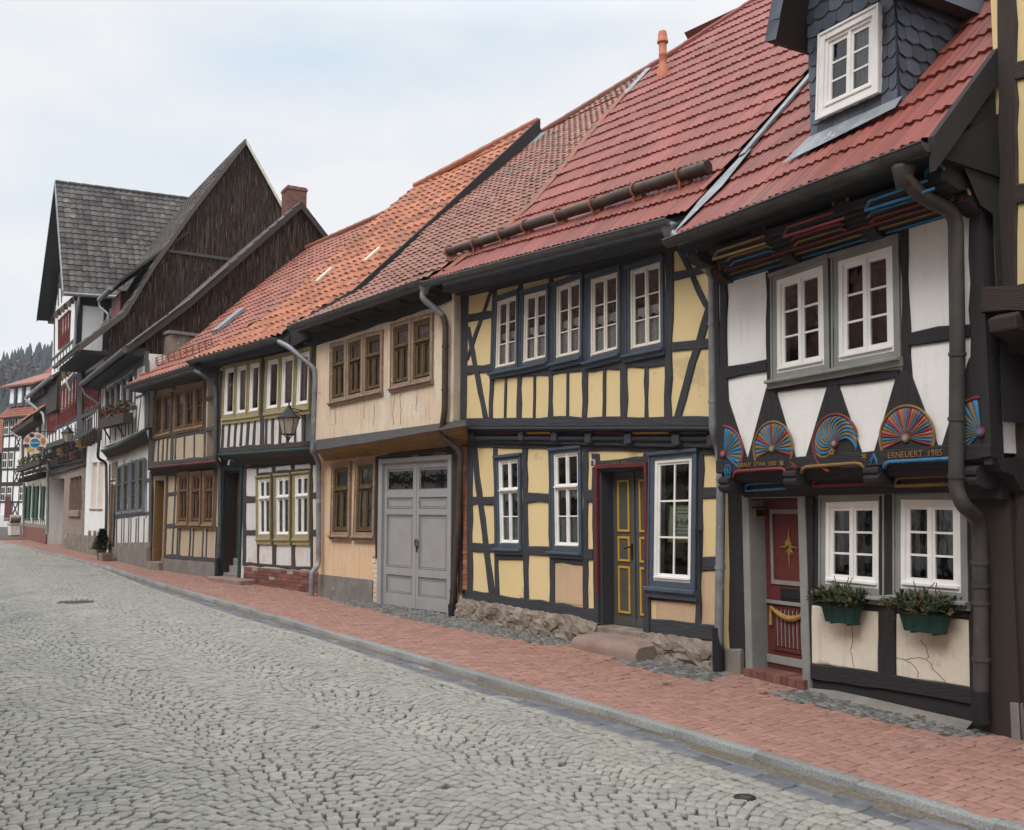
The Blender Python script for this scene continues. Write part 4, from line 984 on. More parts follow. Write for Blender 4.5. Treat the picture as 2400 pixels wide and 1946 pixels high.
# ---- eaves: stepped painted boards between two rows of round joist heads
r = RA = RoofPlane(HA, px(1, 190, 1322), px(1, 1655, 762), 1.02, 47)
ea = MB(); yl, zl = HA.loc(px(1, 500, 1570), UO), HA.loc(px(1, 1700, 1212), UO)
cols_ = ['folk_blue', 'folk_gold', 'folk_red', 'folk_gold', 'folk_blue', None, 'folk_red', 'folk_gold', 'folk_red']
def eave_line(off, z1, zz1, z2, zz2):
    return HA.loc(px(1, z1, zz1), off), HA.loc(px(1, z2, zz2), off)
K = 7
for k in range(K):
    t = k / (K - 1); off = UO + .02 + .50 * t
    A_, B_ = eave_line(off, 500 - 110 * t, 1570 - 150 * t, 1740 - 60 * t, 1200 - 200 * t)
    ea.sweep([(-off, 0), (-off, .06), (-off + .30, .10), (-off + .30, .0), (-off + .02, -.0)], (A_[0], 0, A_[1]), (B_[0], 0, B_[1]), 'black_timber', cuts=3)
ea.build('eaves_boards', HA.root)
es = MB()
for k, c_ in enumerate(['folk_blue', 'folk_gold', 'folk_red', 'folk_blue', 'folk_gold']):
    t = k / (K - 1); off = UO + .035 + .50 * t
    A_, B_ = eave_line(off, 510 - 110 * t, 1556 - 150 * t, 1735 - 60 * t, 1192 - 200 * t)
    n = 3
    n = 1 if k < 3 else 3
    for i in range(n):
        f0, f1 = i / n + (.01 if n == 1 else .02), (i + 1) / n - (.0 if n == 1 else .02)
        if k >= 3: f0, f1 = i / n + .05, (i + 1) / n - .05
        p, q = lerp(A_, B_, f0), lerp(A_, B_, f1); cc = ['folk_blue', 'folk_gold', 'folk_red'][(k + (i if k >= 3 else 0)) % 3] if k < 6 else c_
        ins = .05 if k >= 3 else 0
        es.tube([(p[0], -off, p[1] - ins * .6), (p[0] + ins, -off, p[1]), (q[0] - ins, -off, q[1]), (q[0], -off, q[1] - ins * .6)], .013, cc, 6)
for pts, c_ in (([(405, 1448), (432, 1402), (690, 1318)], 'folk_gold'), ([(405, 1448), (700, 1358)], 'folk_gold'), ([(800, 1322), (822, 1268), (1075, 1186)], 'folk_red'), ([(800, 1322), (1140, 1218)], 'folk_red'), ([(1255, 1176), (1280, 1122), (1450, 1062), (1600, 1008)], 'folk_blue'), ([(1255, 1176), (1500, 1100), (1640, 1052)], 'folk_blue'), ([(730, 1208), (748, 1176), (1040, 1074)], 'folk_blue'), ([(1185, 1056), (1205, 1020), (1420, 935)], 'folk_gold'), ([(335, 1350), (352, 1322)], 'folk_red')):
    o_ = UO + .57; P_ = [HA.loc(px(1, *p), o_) for p in pts]; es.tube([(x, -o_, z_) for x, z_ in P_], .013, c_, 6)
es.build('painted_eaves_mouldings', HA.root, smooth=True)
def head(p, off, rr, ring, L_=.5):
    x, z_ = HA.loc(px(1, *p), off); m = MB(); prof = [(.40, .08), (-off + .04, .09), (-off, .08), (-off - .02, .03), (-off - .015, -.04), (-off + .03, -.09), (-off + .16, -.12), (-off + .3, -.10), (.40, -.10)]
    prof = [(y_ if y_ > -off + .25 else y_, zz) for y_, zz in prof]
    m.sweep([(min(y_, -off + L_) if y_ > 0 else y_, zz) for y_, zz in prof], (x - .08, 0, z_), (x + .08, 0, z_), 'black_timber')
    arc = [(x + .085 * math.cos(R(a_)), -off - .028, z_ + .085 * math.sin(R(a_))) for a_ in range(0, 181, 20)]; m.tube(arc, .014, ring, 6)
    for a_ in (45, 135): m.tube([(x - .03 * math.cos(R(a_)), -off - .03, z_ - .03 * math.sin(R(a_)) - .01), (x + .03 * math.cos(R(a_)), -off - .03, z_ + .03 * math.sin(R(a_)) - .01)], .007, 'folk_red', 5)
    m.build('joist_head', HA.root, bevel=.006)
for p, rg in (((300, 1420), 'folk_blue'), ((675, 1300), 'folk_red'), ((1130, 1140), 'folk_gold'), ((1655, 975), 'folk_blue')): head(p, UO + .46, .09, rg)
for p, rg in (((430, 1515), 'folk_gold'), ((815, 1410), 'folk_blue'), ((1275, 1265), 'folk_red'), ((1800, 1110), 'folk_gold')): head(p, UO + .16, .09, rg)
# soffit
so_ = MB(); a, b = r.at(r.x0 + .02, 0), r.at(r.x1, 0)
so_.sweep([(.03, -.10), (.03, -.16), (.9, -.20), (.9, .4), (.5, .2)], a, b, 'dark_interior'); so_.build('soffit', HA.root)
# ---- roof
TT = 6.6
lt = r.loc(px(21, 1560, 320)); l2 = r.loc(px(21, 1690, 165)); lb = r.loc(px(1, 205, 1305))
k_ = (l2[0] - lt[0]) / (l2[1] - lt[1]); sL = .44
rs = r.loc(px(1, 1655, 725)); r2_ = r.loc(px(1, 2005, 245)); sR = (rs[0] + r2_[0]) / 2 + .02
tiles(r, [(sL, 0), (sR, 0), (sR, TT), (l2[0] + k_ * (TT - l2[1]) * 0, TT), (l2[0], l2[1])] if False else [(sL, 0), (sR, 0), (sR, TT), (sL, TT)], 'tile_new_red', period=.10, course=.44, amp=.009, step=.028, prof='wave', sag=.012, label='red interlocking tiles')

back_slope(r, sL, sR, TT, 'tile_new_red')
gutter(r, sL - .06, sR + .02, 'copper_pipe', .075)
vg = MB()
for t0, t1 in ((.95, 2.6), (2.6, 4.3), (4.3, TT)):
    A_, B_ = r.at(sL + .05, t0, .035), r.at(sL + .05, t1, .035); vg.hexa([(A_[0] - .06, A_[1], A_[2]), (A_[0] + .04, A_[1], A_[2]), (B_[0] + .04, B_[1], B_[2]), (B_[0] - .06, B_[1], B_[2])], [(A_[0] - .06, A_[1] - .02, A_[2] + .02), (A_[0] + .04, A_[1] - .02, A_[2] + .02), (B_[0] + .04, B_[1] - .02, B_[2] + .02), (B_[0] - .06, B_[1] - .02, B_[2] + .02)], 'lead_flashing')
W_ = [r.at(sL - .08, 0, .03), r.at(sL + .05, .12, .05), r.at(sL + .2, .5, .05), r.at(sL + .14, 1.0, .05), r.at(sL - .03, 1.02, .03), r.at(sL - .22, .5, .0)]
vg.add(W_, [tuple(range(6))], 'lead_flashing'); vg.build('valley_flashing', HA.root, recalc=False)
# right verge board and boarded end
vb = MB(); A0, B0 = r.at(sR + .03, -.04, .02), r.at(sR + .03, TT, .02)
vb.hexa([(sR + .0, A0[1], A0[2] - .26), (sR + .06, A0[1], A0[2] - .26), (sR + .06, B0[1], B0[2] - .26), (sR + .0, B0[1], B0[2] - .26)], [(sR + .0, A0[1], A0[2] + .02), (sR + .06, A0[1], A0[2] + .02), (sR + .06, B0[1], B0[2] + .02), (sR + .0, B0[1], B0[2] + .02)], 'black_timber')
q0 = r.at(sR, .12, -.2); ytop = 4.0; q1 = r.at(sR, ytop + r.e, -.2)
vb.add([(sR + .01, -UO - .12, q0[2] - .45), (sR + .01, q0[1], q0[2] - .02), (sR + .01, q1[1], q1[2]), (sR + .01, q1[1], 2.5), (sR + .01, -UO + .04, 2.5), (sR + .01, -UO + .04, q0[2] - .50)], [(0, 1, 2, 3, 4, 5)], 'black_timber')
vb.build('verge_board', HA.root)
# side of the jettied floor
sw = MB(); xs_ = xr + .0
q = [(-UO, lineat(ub, xr) - .05), (0.02, lineat(ub, xr) - .05), (.02, lineat(ut, xr)), (-UO, lineat(ut, xr))]
sw.add([(xs_ + .012, y_, z_) for y_, z_ in q], [(0, 1, 2, 3)], 'white_plaster'); sw.box(xs_ - .02, xs_ + .05, -UO - .03, -UO + .13, q[0][1] - .1, q[2][1], 'black_timber'); sw.build('side_wall', HA.root)
cb = MB(); x, z_ = HA.loc(px(2, 1900, 1290), .1); cb.box(x - .25, HA.W + .12, -.14, .1, z_ - .10, z_ + .12, 'black_timber'); cb.box(HA.W - .20, HA.W + .12, -.05, .2, -.2, z_, 'umber_timber'); cb.build('corner_post', HA.root)
# downpipe at the right
g0 = r.at(HA.loc(px(1, 1460, 870), 1.05)[0], -.09, -.1)
PP = [(g0[0], g0[1], g0[2] + .02)]
for z_k, p, off in ((1, (1475, 990), 1.05), (1, (1560, 1090), .9), (1, (1760, 1190), UO + .13), (2, (1770, 500), UO + .12), (2, (1763, 1300), UO + .10), (2, (1800, 1390), .45), (2, (1890, 1470), .16), (3, (1900, 700), .13), (3, (1905, 1400), .13)):
    x, z_ = HA.loc(px(z_k, *p), off); PP.append((x, -off, z_))
pipe(HA, PP, .062, 'copper_pipe', clips=[clip_at(PP[4], PP[5], t) for t in (.05, .5, .9)] + [clip_at(PP[8], PP[9], t) for t in (.05, .5)] + [clip_at(PP[7], PP[8], t) for t in (.55, .85)],
     base=((PP[-1][0], PP[-1][1], PP[-1][2] - .02), (PP[-1][0], PP[-1][1], PP[-1][2] + .24)))
fn = MB(); fn.lathe([(.062, -.16), (.09, -.02), (.10, .02)], g0, 'copper_pipe', 12); fn.build('gutter_outlet', HA.root, smooth=True)
# ---- slate dormer
bl, br_ = r.loc(px(1, 955, 800)), r.loc(px(1, 1430, 605)); td = (bl[1] + br_[1]) / 2; yd_ = -r.e + td; offd = -yd_
xl_, xr_ = HA.loc(px(1, 953, 500), offd)[0], HA.loc(px(1, 1434, 300), offd)[0]
zbl = r.at(xl_, td)[2] - .1; ztp = zbl + 2.05
dm = MB(); wn_q = [(1020, 203), (1350, 30), (1347, 518), (1005, 672)]
rt = window(HA, 1, wn_q, offd + .03, casing='white_paint', cw=.07, cd=.05, frame='white_paint', fw=.035, grid=(2, 3), leaf=.04, munt=.018, label='dormer window with white sashes, left one ajar', cornice=False, curtain=[(.55, .95, 0, 1)], cmat='curtain_grey')
wall(HA, 'dormer_wall', [(xl_, zbl), (xr_, zbl)], [(xl_, ztp), (xr_, ztp)], offd, 'slate', [rt], left_side=False, right_side=False)
def slates(mb, x0, x1, z0, z1, fn_, skip=None, w=.19, h=.15):
    j = 0; z_ = z0
    while z_ < z1:
        x = x0 - (w / 2 if j % 2 else 0)
        while x < x1:
            a, b = max(x + .003, x0), min(x + w - .003, x1)
            if b - a > .03 and not (skip and skip(a, b, z_, z_ + h)):
                m = 5; low = [(a + (b - a) * i / m, z_ - .035 * math.sin(math.pi * min(1, (i / m) * 1.0)) ** .7) for i in range(m + 1)]
                pl_ = low + [(b, z_ + h + .01), (a, z_ + h + .01)]
                mb.add([fn_(u, v, .020 - .016 * min(1, max(0, (v - z_) / h))) for u, v in pl_] + [fn_(u, v, -.002) for u, v in pl_], [tuple(range(len(pl_)))] + [(i, (i + 1) % len(pl_), len(pl_) + (i + 1) % len(pl_), len(pl_) + i) for i in range(len(pl_))], 'slate', tint=rnd.random())
            x += w
        z_ += h; j += 1
slates(dm, xl_, xr_, zbl, ztp, lambda u, v, h_: (u, yd_ - .012 - h_, v), skip=lambda a, b, c, d_: a > rt[0] - .03 and b < rt[1] + .03 and c > rt[2] - .03 and d_ < rt[3] + .05)
do = dm.build('dormer', HA.root, recalc=True, label='slate-clad dormer')
ck_ = MB(); yb_ = yd_ + 3.2
def cheek(x, sgn, mb):
    ztop = lambda y_: ztp
    # cheek polygon from front edge back to the roof
    mb.add([(x, yd_, zbl), (x, yd_, ztp), (x, yb_, ztp)], [(0, 1, 2)], 'slate')
    zz = zbl; j = 0
    while zz < ztp - .02:
        y_ = yd_ - (.09 if j % 2 else 0); ye = yd_ + (yb_ - yd_) * (zz + .1 - zbl) / (ztp - zbl)
        while y_ < ye:
            a, b = max(y_ + .003, yd_), y_ + .187
            if b > a + .02: mb.add([(x + .022 * sgn, a, zz), (x + .022 * sgn, (a + b) / 2, zz - .03), (x + .022 * sgn, b, zz), (x + .004 * sgn, b, zz + .155), (x + .004 * sgn, a, zz + .155)], [(0, 1, 2, 3, 4)], 'slate', tint=rnd.random())
            y_ += .19
        zz += .15; j += 1
cheek(xr_, 1, ck_); cheek(xl_, -1, ck_); ck_.build('cheek', do, recalc=True)
# dormer roof: steep gable with a deep front overhang
dr = MB(); xm = (xl_ + xr_) / 2; OV = .42
el = HA.loc(px(1, 700, 235), offd + OV); zr = ztp + 1.45; hw = xm - el[0]; ze = el[1]
for sg in (-1, 1):
    a = (xm + sg * hw, ze); m_ = (xm, zr); nx_, nz_ = (m_[1] - a[1]), -(m_[0] - a[0]); ln = math.hypot(nx_, nz_); nx_, nz_ = nx_ / ln * sg * -1, nz_ / ln * sg * -1
    if nz_ < 0: nx_, nz_ = -nx_, -nz_
    q = [(a[0], a[1]), (m_[0], m_[1]), (m_[0] - nx_ * .0, m_[1] - .16), (a[0] - nx_ * .10, a[1] - nz_ * .10)]
    yF, yB = yd_ - OV, yd_ + 4.2
    dr.add([(x, yF, z_) for x, z_ in q] + [(x, yB, z_) for x, z_ in q], [(0, 1, 2, 3), (0, 4, 5, 1)], 'slate', tint=.5)
    dr.add([(q[3][0], yF, q[3][1]), (q[2][0], yF, q[2][1]), (q[2][0], yB, q[2][1]), (q[3][0], yB, q[3][1])], [(0, 1, 2, 3)], 'umber_timber')
    dr.add([(q[0][0], yF, q[0][1]), (q[3][0], yF, q[3][1]), (q[3][0], yB, q[3][1]), (q[0][0], yB, q[0][1])], [(0, 1, 2, 3)], 'umber_timber')
    # slate-covered bargeboard
    L_ = math.hypot(m_[0] - a[0], m_[1] - a[1]); k = 0
    while k * .2 < L_:
        t0, t1 = k * .2 / L_, min(1, (k * .2 + .21) / L_); p0, p1 = lerp(a, m_, t0), lerp(a, m_, t1)
        dn = (-nx_ * .17, -nz_ * .17)
        dr.add([(p0[0], yF - .012, p0[1]), (p1[0], yF - .012, p1[1]), (p1[0] + dn[0], yF - .012, p1[1] + dn[1]), (p0[0] + dn[0], yF - .022, p0[1] + dn[1])], [(0, 1, 2, 3)], 'slate', tint=rnd.random()); k += 1
dr.add([(xl_, yd_ - .002, ztp), (xr_, yd_ - .002, ztp), (xm, yd_ - .002, zr - .1)], [(0, 1, 2)], 'slate'); dr.build('dormer_roof', do, recalc=False)
fs_ = MB(); ap = [r.at(xl_ - .20, td - .20, .045), r.at(xl_ + .3, td - .17, .05), r.at(xr_ + .05, td - .08, .05), r.at(xr_ + .06, td + .02, .07), r.at(xl_ - .02, td + .02, .07)]
fs_.add(ap, [tuple(range(5))], 'lead_flashing'); fs_.build('apron_flashing', do, recalc=False)

# window boxes hung below the ground-floor windows
def planter(c, w, lab):
    x, z_ = HA.loc(px(3, *c), .14); g = HA.world(x, -.14, z_)
    t = empty('window_box', g, HA.root.rotation_euler.z, lab, 'planter', 'green window boxes under the ground-floor windows')
    m = MB(); h_, d_ = .17, .062; n = 1
    t0, b0 = (w / 2, d_), (w / 2 - .035, d_ - .02)
    m.hexa([(-b0[0], -b0[1], -h_), (b0[0], -b0[1], -h_), (b0[0], b0[1], -h_), (-b0[0], b0[1], -h_)], [(-t0[0], -t0[1], 0), (t0[0], -t0[1], 0), (t0[0], t0[1], 0), (-t0[0], t0[1], 0)], 'planter_green')
    for s_ in (-1, 1): m.box(-t0[0] - .01, t0[0] + .01, s_ * t0[1] - .008, s_ * t0[1] + .008, -.025, .006, 'planter_green')
    for s_ in (-1, 1): m.box(s_ * t0[0] - .008, s_ * t0[0] + .008, -t0[1], t0[1], -.025, .006, 'planter_green')
    for k in range(-2, 3): m.box(k * w * .19 - .006, k * w * .19 + .006, -t0[1] + .004, -t0[1] + .02, -h_ + .03, -.03, 'planter_green')
    for k in (-1, 1): m.box(k * w * .25 - .012, k * w * .25 + .012, -b0[1], .13, -h_ - .015, -h_, 'black_iron')
    m.build('box', t, bevel=.004)
    sl_ = MB(); sl_.box(-t0[0] + .01, t0[0] - .01, -t0[1] + .01, t0[1] - .01, -.03, -.012, 'soil'); sl_.build('soil', t)
    pm = MB()
    for s in range(260):
        bx, by = rnd.uniform(-w * .56, w * .56), rnd.uniform(-.07, .06); up = Vector((bx * 1.2 + rnd.uniform(-.35, .35), rnd.uniform(-.9, .5), rnd.uniform(.25, 1.1))).normalized()
        L_ = rnd.uniform(.09, .20) * (1.25 if abs(bx) < w * .1 else 1); mat = rnd.choices(['conifer', 'leaf_green', 'dry_foliage'], [6, 2, 3])[0]
        base = Vector((bx, by, -.01)); tip = base + up * L_; pm.tube([base, tip], .0028, 'dry_foliage', 3, False)
        side = up.orthogonal().normalized(); s2 = up.cross(side)
        nl = rnd.randint(9, 15)
        for k in range(nl):
            t_ = .2 + .8 * k / nl; p = base + up * L_ * t_; a_ = rnd.uniform(0, 6.28); dv = (side * math.cos(a_) + s2 * math.sin(a_) + up * .9).normalized(); ll = rnd.uniform(.028, .055); wv = dv.cross(up).normalized() * rnd.uniform(.006, .015)
            pm.add([p - wv, p + wv, p + dv * ll + wv * .3, p + dv * ll - wv * .3], [(0, 1, 2, 3)], mat)
    for k in (-.12, .1, .2):
        p = Vector((k * w * 1.4, .02, 0)); pm.tube([p, p + Vector((rnd.uniform(-.03, .03), -.02, .2)), p + Vector((rnd.uniform(-.05, .05), 0, .27))], [.008, .006, .004], 'dry_foliage', 5)
    pm.build('foliage', t, recalc=False)
planter((1122, 757), .41, 'green window box with fir sprigs under the window beside the red door')
planter((1585, 800), .45, 'green window box with broader dry leaves, nearest the right-hand downpipe')

# ================================================================== yellow house
HB = House('timber_house', BC, AB, 'yellow timber-framed house with five upper windows and olive and ochre double door')
UB = .16
s0, s1 = HB.loc(px(5, 283, 600))[0] - .02, HB.W
holes = []
wb_ = dict(casing='blue_grey_paint', cw=.065, cd=.03, frame='white_paint', fw=.03, leaf=.03, munt=.016)
holes.append(window(HB, 5, [(472, 207), (645, 187), (652, 830), (486, 825)], 0, grid=(2, 2), transom=.36, upgrid=(2, 1), sill=('blue_grey_paint', .085, .03, .10), curtain=[(.0, 1, 0, .32), (.05, .95, .5, .68, 1)], cmat='curtain_blue', label='narrow ground floor window next to the garage', **wb_))
holes.append(window(HB, 5, [(845, 157), (1055, 135), (1062, 855), (855, 845)], 0, grid=(2, 2), transom=.36, upgrid=(2, 1), sill=('blue_grey_paint', .085, .03, .10), curtain=[(.0, 1, 0, .32), (.05, .95, .5, .68, 1)], cmat='curtain_blue', label='narrow ground floor window left of the double door', **wb_))
holes.append(window(HB, 5, [(1530, 187), (1850, 158), (1838, 1108), (1520, 1080)], 0, casing='blue_grey_paint', cw=.075, cd=.05, frame='white_paint', fw=.05, leaf=.03, munt=.022, grid=(2, 3, 1), sill=('blue_grey_paint', .13, .03, .11), curtain=[(0, .12, 0, 1)], cmat='curtain_grey', label='tall ground floor window with a poster behind the glass'))
D1, D2 = HB.loc(px(5, 1176, 290)), HB.loc(px(5, 1490, 275)); D3 = HB.loc(px(5, 1176, 1335)); 
dh = (D1[0], D2[0], -.1, (D1[1] + D2[1]) / 2); holes.append(dh)
top = [HB.loc(px(5, 250, 60)), HB.loc(px(5, 1990, 60))]; wall(HB, 'wall', [(s0, -.3), (s1, -.3)], [(s0, top[0][1]), (s1, top[1][1])], 0, 'yellow_plaster', holes, th=.24)
panels(HB, 5, [[(872, 925), (1060, 940), (1062, 1220), (872, 1188)], [(1556, 1180), (1817, 1200), (1815, 1337), (1555, 1308)], [(1880, 978), (1975, 980), (1965, 1355), (1868, 1338)]], 0, 'buff_plaster', .008)
timbers(HB, 5, [('h', 275, 98, 1990, 148, 84), ('h', 268, 1150, 640, 1205, 90), ('h', 640, 1205, 1170, 1290, 100), ('h', 1478, 1345, 1970, 1400, 100),
                ('v', 297, 135, 296, 1130, 36), ('v', 468, 145, 480, 1140, 26), ('v', 668, 150, 680, 1180, 36), ('v', 846, 150, 855, 1210, 34), ('v', 1080, 150, 1083, 1230, 34), ('v', 1146, 185, 1158, 1270, 46),
                ('v', 1512, 165, 1500, 1340, 44), ('v', 1866, 160, 1846, 1350, 36), ('v', 2000, 160, 1985, 1400, 40),
                ('h', 300, 503, 468, 500, 60), ('h', 300, 823, 480, 822, 62), ('h', 480, 880, 682, 885, 50), ('h', 680, 483, 842, 484, 66), ('h', 688, 842, 848, 846, 64), ('h', 852, 898, 1085, 915, 46),
                ('h', 1092, 470, 1132, 470, 72), ('h', 1092, 865, 1132, 868, 82), ('h', 1880, 447, 1995, 452, 82), ('h', 1868, 928, 1985, 934, 92), ('h', 1500, 1160, 1850, 1190, 34),
                ('v', 322, 140, 447, 1140, 36), ('h', 1150, 258, 1512, 232, 58), ('v', 1155, 200, 1152, 300, 40), ('h', 1475, 205, 1510, 200, 60)], 0, 'charcoal_timber', .025)
# double door
x0, x1, zt = dh[0], dh[1], dh[3]; zb = HB.loc(px(5, 1455, 1362), -.2)[1]; RV = .24
d = MB(); 
d.box(x0 - .005, x0 + .03, -.01, RV, zb, zt, 'charcoal_timber'); d.box(x1 - .03, x1 + .005, -.01, RV, zb, zt, 'charcoal_timber'); d.box(x0, x1, -.008, RV, zt - .03, zt + .005, 'charcoal_timber')
zr_ = HB.loc(px(5, 1168, 1140))[1]
d.box(x0 - .055, x0 - .005, -.06, 0, zr_, zt + .05, 'oxblood_paint'); d.box(x1 + .005, x1 + .055, -.06, 0, zr_, zt + .05, 'oxblood_paint'); d.box(x0 - .055, x1 + .055, -.062, 0, zt + .005, zt + .06, 'oxblood_paint')
d.box(x0 - .055, x0 - .005, -.055, 0, zb - .05, zr_, 'charcoal_timber'); d.box(x1 + .005, x1 + .055, -.055, 0, zb - .05, zr_, 'charcoal_timber')
door = d.build('door', HB.root, bevel=.006, label='double front door in a red frame')
xm = (x0 + x1) / 2; yd = RV - .04
for i, (a, b) in enumerate(((x0 + .03, xm - .003), (xm + .003, x1 - .03))):
    l = MB(); l.box(a, b, yd, yd + .04, zb, zt - .03, 'door_olive'); w_ = b - a
    l.box(a + .0, b, yd - .012, yd, zb, zb + .09, 'door_olive')
    Hh = zt - zb
    for z0_, z1_ in ((.075, .375), (.405, .565), (.595, .93)):
        p0, p1 = a + w_ * .24, b - w_ * .2; q0, q1 = zb + Hh * z0_, zb + Hh * z1_; t = .028
        for (e, f, g, h_) in ((p0, p0 + t, q0, q1), (p1 - t, p1, q0, q1), (p0 + t, p1 - t, q0, q0 + t), (p0 + t, p1 - t, q1 - t, q1)):
            l.box(e, f, yd - .018, yd, g, h_, 'signal_ochre' if (e == p0 or g == q0 or g == q1 - t) else 'door_olive')
        l.box(p0 + t, p1 - t, yd - .004, yd, q0 + t, q1 - t, 'door_olive')
    l.build('door_leaf', door, bevel=.003)
l = MB(); l.box(xm - .02, xm + .02, yd - .022, yd, zb, zt - .03, 'door_olive'); l.build('meeting_rail', door)
l = MB(); l.box(xm - .04, xm - .012, yd - .035, yd - .02, zb + Hh * .42, zb + Hh * .52, 'black_iron'); l.tube([(xm - .025, yd - .03, zb + Hh * .50), (xm - .025, yd - .085, zb + Hh * .50), (xm - .11, yd - .085, zb + Hh * .49)], .011, 'black_iron', 8); l.build('door_handle', door)
l = MB(); l.tube([(x0 + .015, RV * .5 + .03 * math.cos(a), zb + Hh * .6 + .03 * math.sin(a)) for a in [k * math.pi / 6 for k in range(13)]], .006, 'gold_paint', 5, False); l.build('bell_ring', door)
# rubble plinth and doorstep
pb = MB()
def rubble(H, z, topline, zlow, off, seed, name='stone_plinth', parent=None, mat='rubble_stone'):
    """rough masonry: lumpy stones pressed into a bed"""
    rr = random.Random(seed); T_ = [H.loc(px(z, *p), off) for p in topline]; x = T_[0][0]; mb = MB()
    xe = T_[-1][0]; n = int((xe - x) / .06); rows = 9; vs = []
    for i in range(n + 1):
        xx = x + (xe - x) * i / n; zt_ = lineat(T_, xx) + rr.uniform(-.012, .012); zb_ = H.gz(xx, off) - .08
        vs.append((xx, .03, zt_ + .01))
        for j in range(rows):
            t = j / (rows - 1); yy = -off - .02 - .05 * math.sin(min(1, t * 3) * 1.57) + rr.uniform(-.018, .018) + .015 * math.sin(xx * 9 + j); vs.append((xx + rr.uniform(-.015, .015), yy, zt_ + (zb_ - zt_) * t))
    w = rows + 1; fs = [(i * w + j, (i + 1) * w + j, (i + 1) * w + j + 1, i * w + j + 1) for i in range(n) for j in range(w - 1)]
    mb.add(vs, fs, mat)
    mb.add([vs[0], vs[w - 1], (vs[w - 1][0], .05, vs[w - 1][2]), (vs[0][0], .05, vs[0][2])], [(0, 1, 2, 3)], mat)
    o = mb.build(name, parent or H.root); 
    sb = bpy.data.textures.new('t', 'CLOUDS') if False else None
    st_ = MB()
    for k in range(int((xe - x) * 16)):
        cx_ = rr.uniform(x, xe); zt_ = lineat(T_, cx_); zg = H.gz(cx_, off); cz_ = rr.uniform(zg, zt_ - .04); w_, h_ = rr.uniform(.06, .15), rr.uniform(.04, .09); y_ = -off - .055
        if cz_ + h_ > zt_: continue
        m = 9; ring_ = [(cx_ + w_ * math.cos(a) * rr.uniform(.75, 1.1), cz_ + h_ * math.sin(a) * rr.uniform(.75, 1.1)) for a in [i * 2 * math.pi / m for i in range(m)]]
        dp = rr.uniform(.012, .035)
        st_.add([(a, y_ + .03, b) for a, b in ring_] + [(cx_ + (a - cx_) * .72 + rr.uniform(-.01, .01), y_ - dp + rr.uniform(-.006, .006), cz_ + (b - cz_) * .72) for a, b in ring_], [tuple(range(m, 2 * m))] + [(i, (i + 1) % m, m + (i + 1) % m, m + i) for i in range(m)], mat)
    st_.build('field_stones', o)
    return o
rubble(HB, 5, [(225, 1168), (480, 1205), (800, 1262), (1000, 1290), (1165, 1345)], 0, .06, 3)
rubble(HB, 5, [(1470, 1395), (1700, 1425), (1975, 1470)], 0, .06, 4)
ds = MB(); P_ = HB.poly(5, [(975, 1395), (1480, 1400)], .1); a_, b_ = HB.loc(px(5, 985, 1440), .42)[0], HB.loc(px(5, 1430, 1500), .42)[0]
zg = HB.gz((a_ + b_) / 2, .4)
vs = []; zt2 = HB.loc(px(5, 1200, 1385), .06)[1]
nx_, ny_ = 14, 8
for j in range(ny_ + 1):
    for i in range(nx_ + 1):
        t = i / nx_; s = j / ny_; xx = a_ + (b_ - a_) * t; yy = .0 - .46 * s
        e = (abs(2 * t - 1) ** 8) * .05 + (max(0, s) ** 9) * .05; z_ = zg + (zt2 - zg) * .96 - e + rnd.uniform(-.004, .004) - .02 * s
        if s == 1: yy += .03 * abs(2 * t - 1) ** 3
        vs.append((xx, yy, z_))
w = nx_ + 1; fs = [(j * w + i, j * w + i + 1, (j + 1) * w + i + 1, (j + 1) * w + i) for j in range(ny_) for i in range(nx_)]
b0 = len(vs); vs += [(vs[ny_ * w + i][0], vs[ny_ * w + i][1] - .025, zg + .06) for i in range(w)] + [(vs[ny_ * w + i][0], vs[ny_ * w + i][1] + .01, zg - .1) for i in range(w)]
fs += [(ny_ * w + i, ny_ * w + i + 1, b0 + i + 1, b0 + i) for i in range(nx_)] + [(b0 + i, b0 + i + 1, b0 + w + i + 1, b0 + w + i) for i in range(nx_)]
k_ = len(vs); vs += [(vs[0][0], vs[0][1], zg - .1), (vs[nx_][0], vs[nx_][1], zg - .1)]
fs += [tuple(j * w for j in range(ny_ + 1)) + (b0, b0 + w, k_), tuple(j * w + nx_ for j in range(ny_ + 1)) + (b0 + nx_, b0 + w + nx_, k_ + 1)]
ds.add(vs, fs, 'pink_sandstone'); ds.build('door_step', HB.root, smooth=True).modifiers.new('e', 'EDGE_SPLIT').split_angle = R(45)
dt = MB(); dt.box(x0 - .08, x1 + .08, -.08, RV, zg - .1, zb - .012, 'rubble_stone'); dt.build('threshold', HB.root, bevel=.015)
# poster in the tall window
ps = MB(); q = HB.poly(22, [(170, 1305), (560, 1320), (560, 775), (205, 770)], -.06)
def pq(q, a, b): lo = lerp(q[0], q[1], a); hi = lerp(q[3], q[2], a); return lerp(lo, hi, b)
def prect(mb, q, a0, a1, b0, b1, y, mat): c = [pq(q, a0, b0), pq(q, a1, b0), pq(q, a1, b1), pq(q, a0, b1)]; mb.add([(x, y, z_) for x, z_ in c], [(0, 1, 2, 3)], mat)
prect(ps, q, 0, 1, 0, 1, .035, 'poster_yellow'); prect(ps, q, .05, 1, .06, .95, .033, 'poster_green')
for k, (b_c, hgt, a0, a1) in enumerate(((.86, .02, .25, .8), (.76, .03, .35, .85), (.40, .022, .3, .95), (.30, .022, .15, .95), (.2, .022, .4, .75))):
    a = a0
    while a < a1: w_ = rnd.uniform(.02, .06); prect(ps, q, a, a + w_, b_c, b_c + hgt, .031, 'ink'); a += w_ + .015
c = pq(q, .60, .55); add_text(ps, 'y-Kohl', .105, (c[0], .030, c[1]), 'ink', .85)
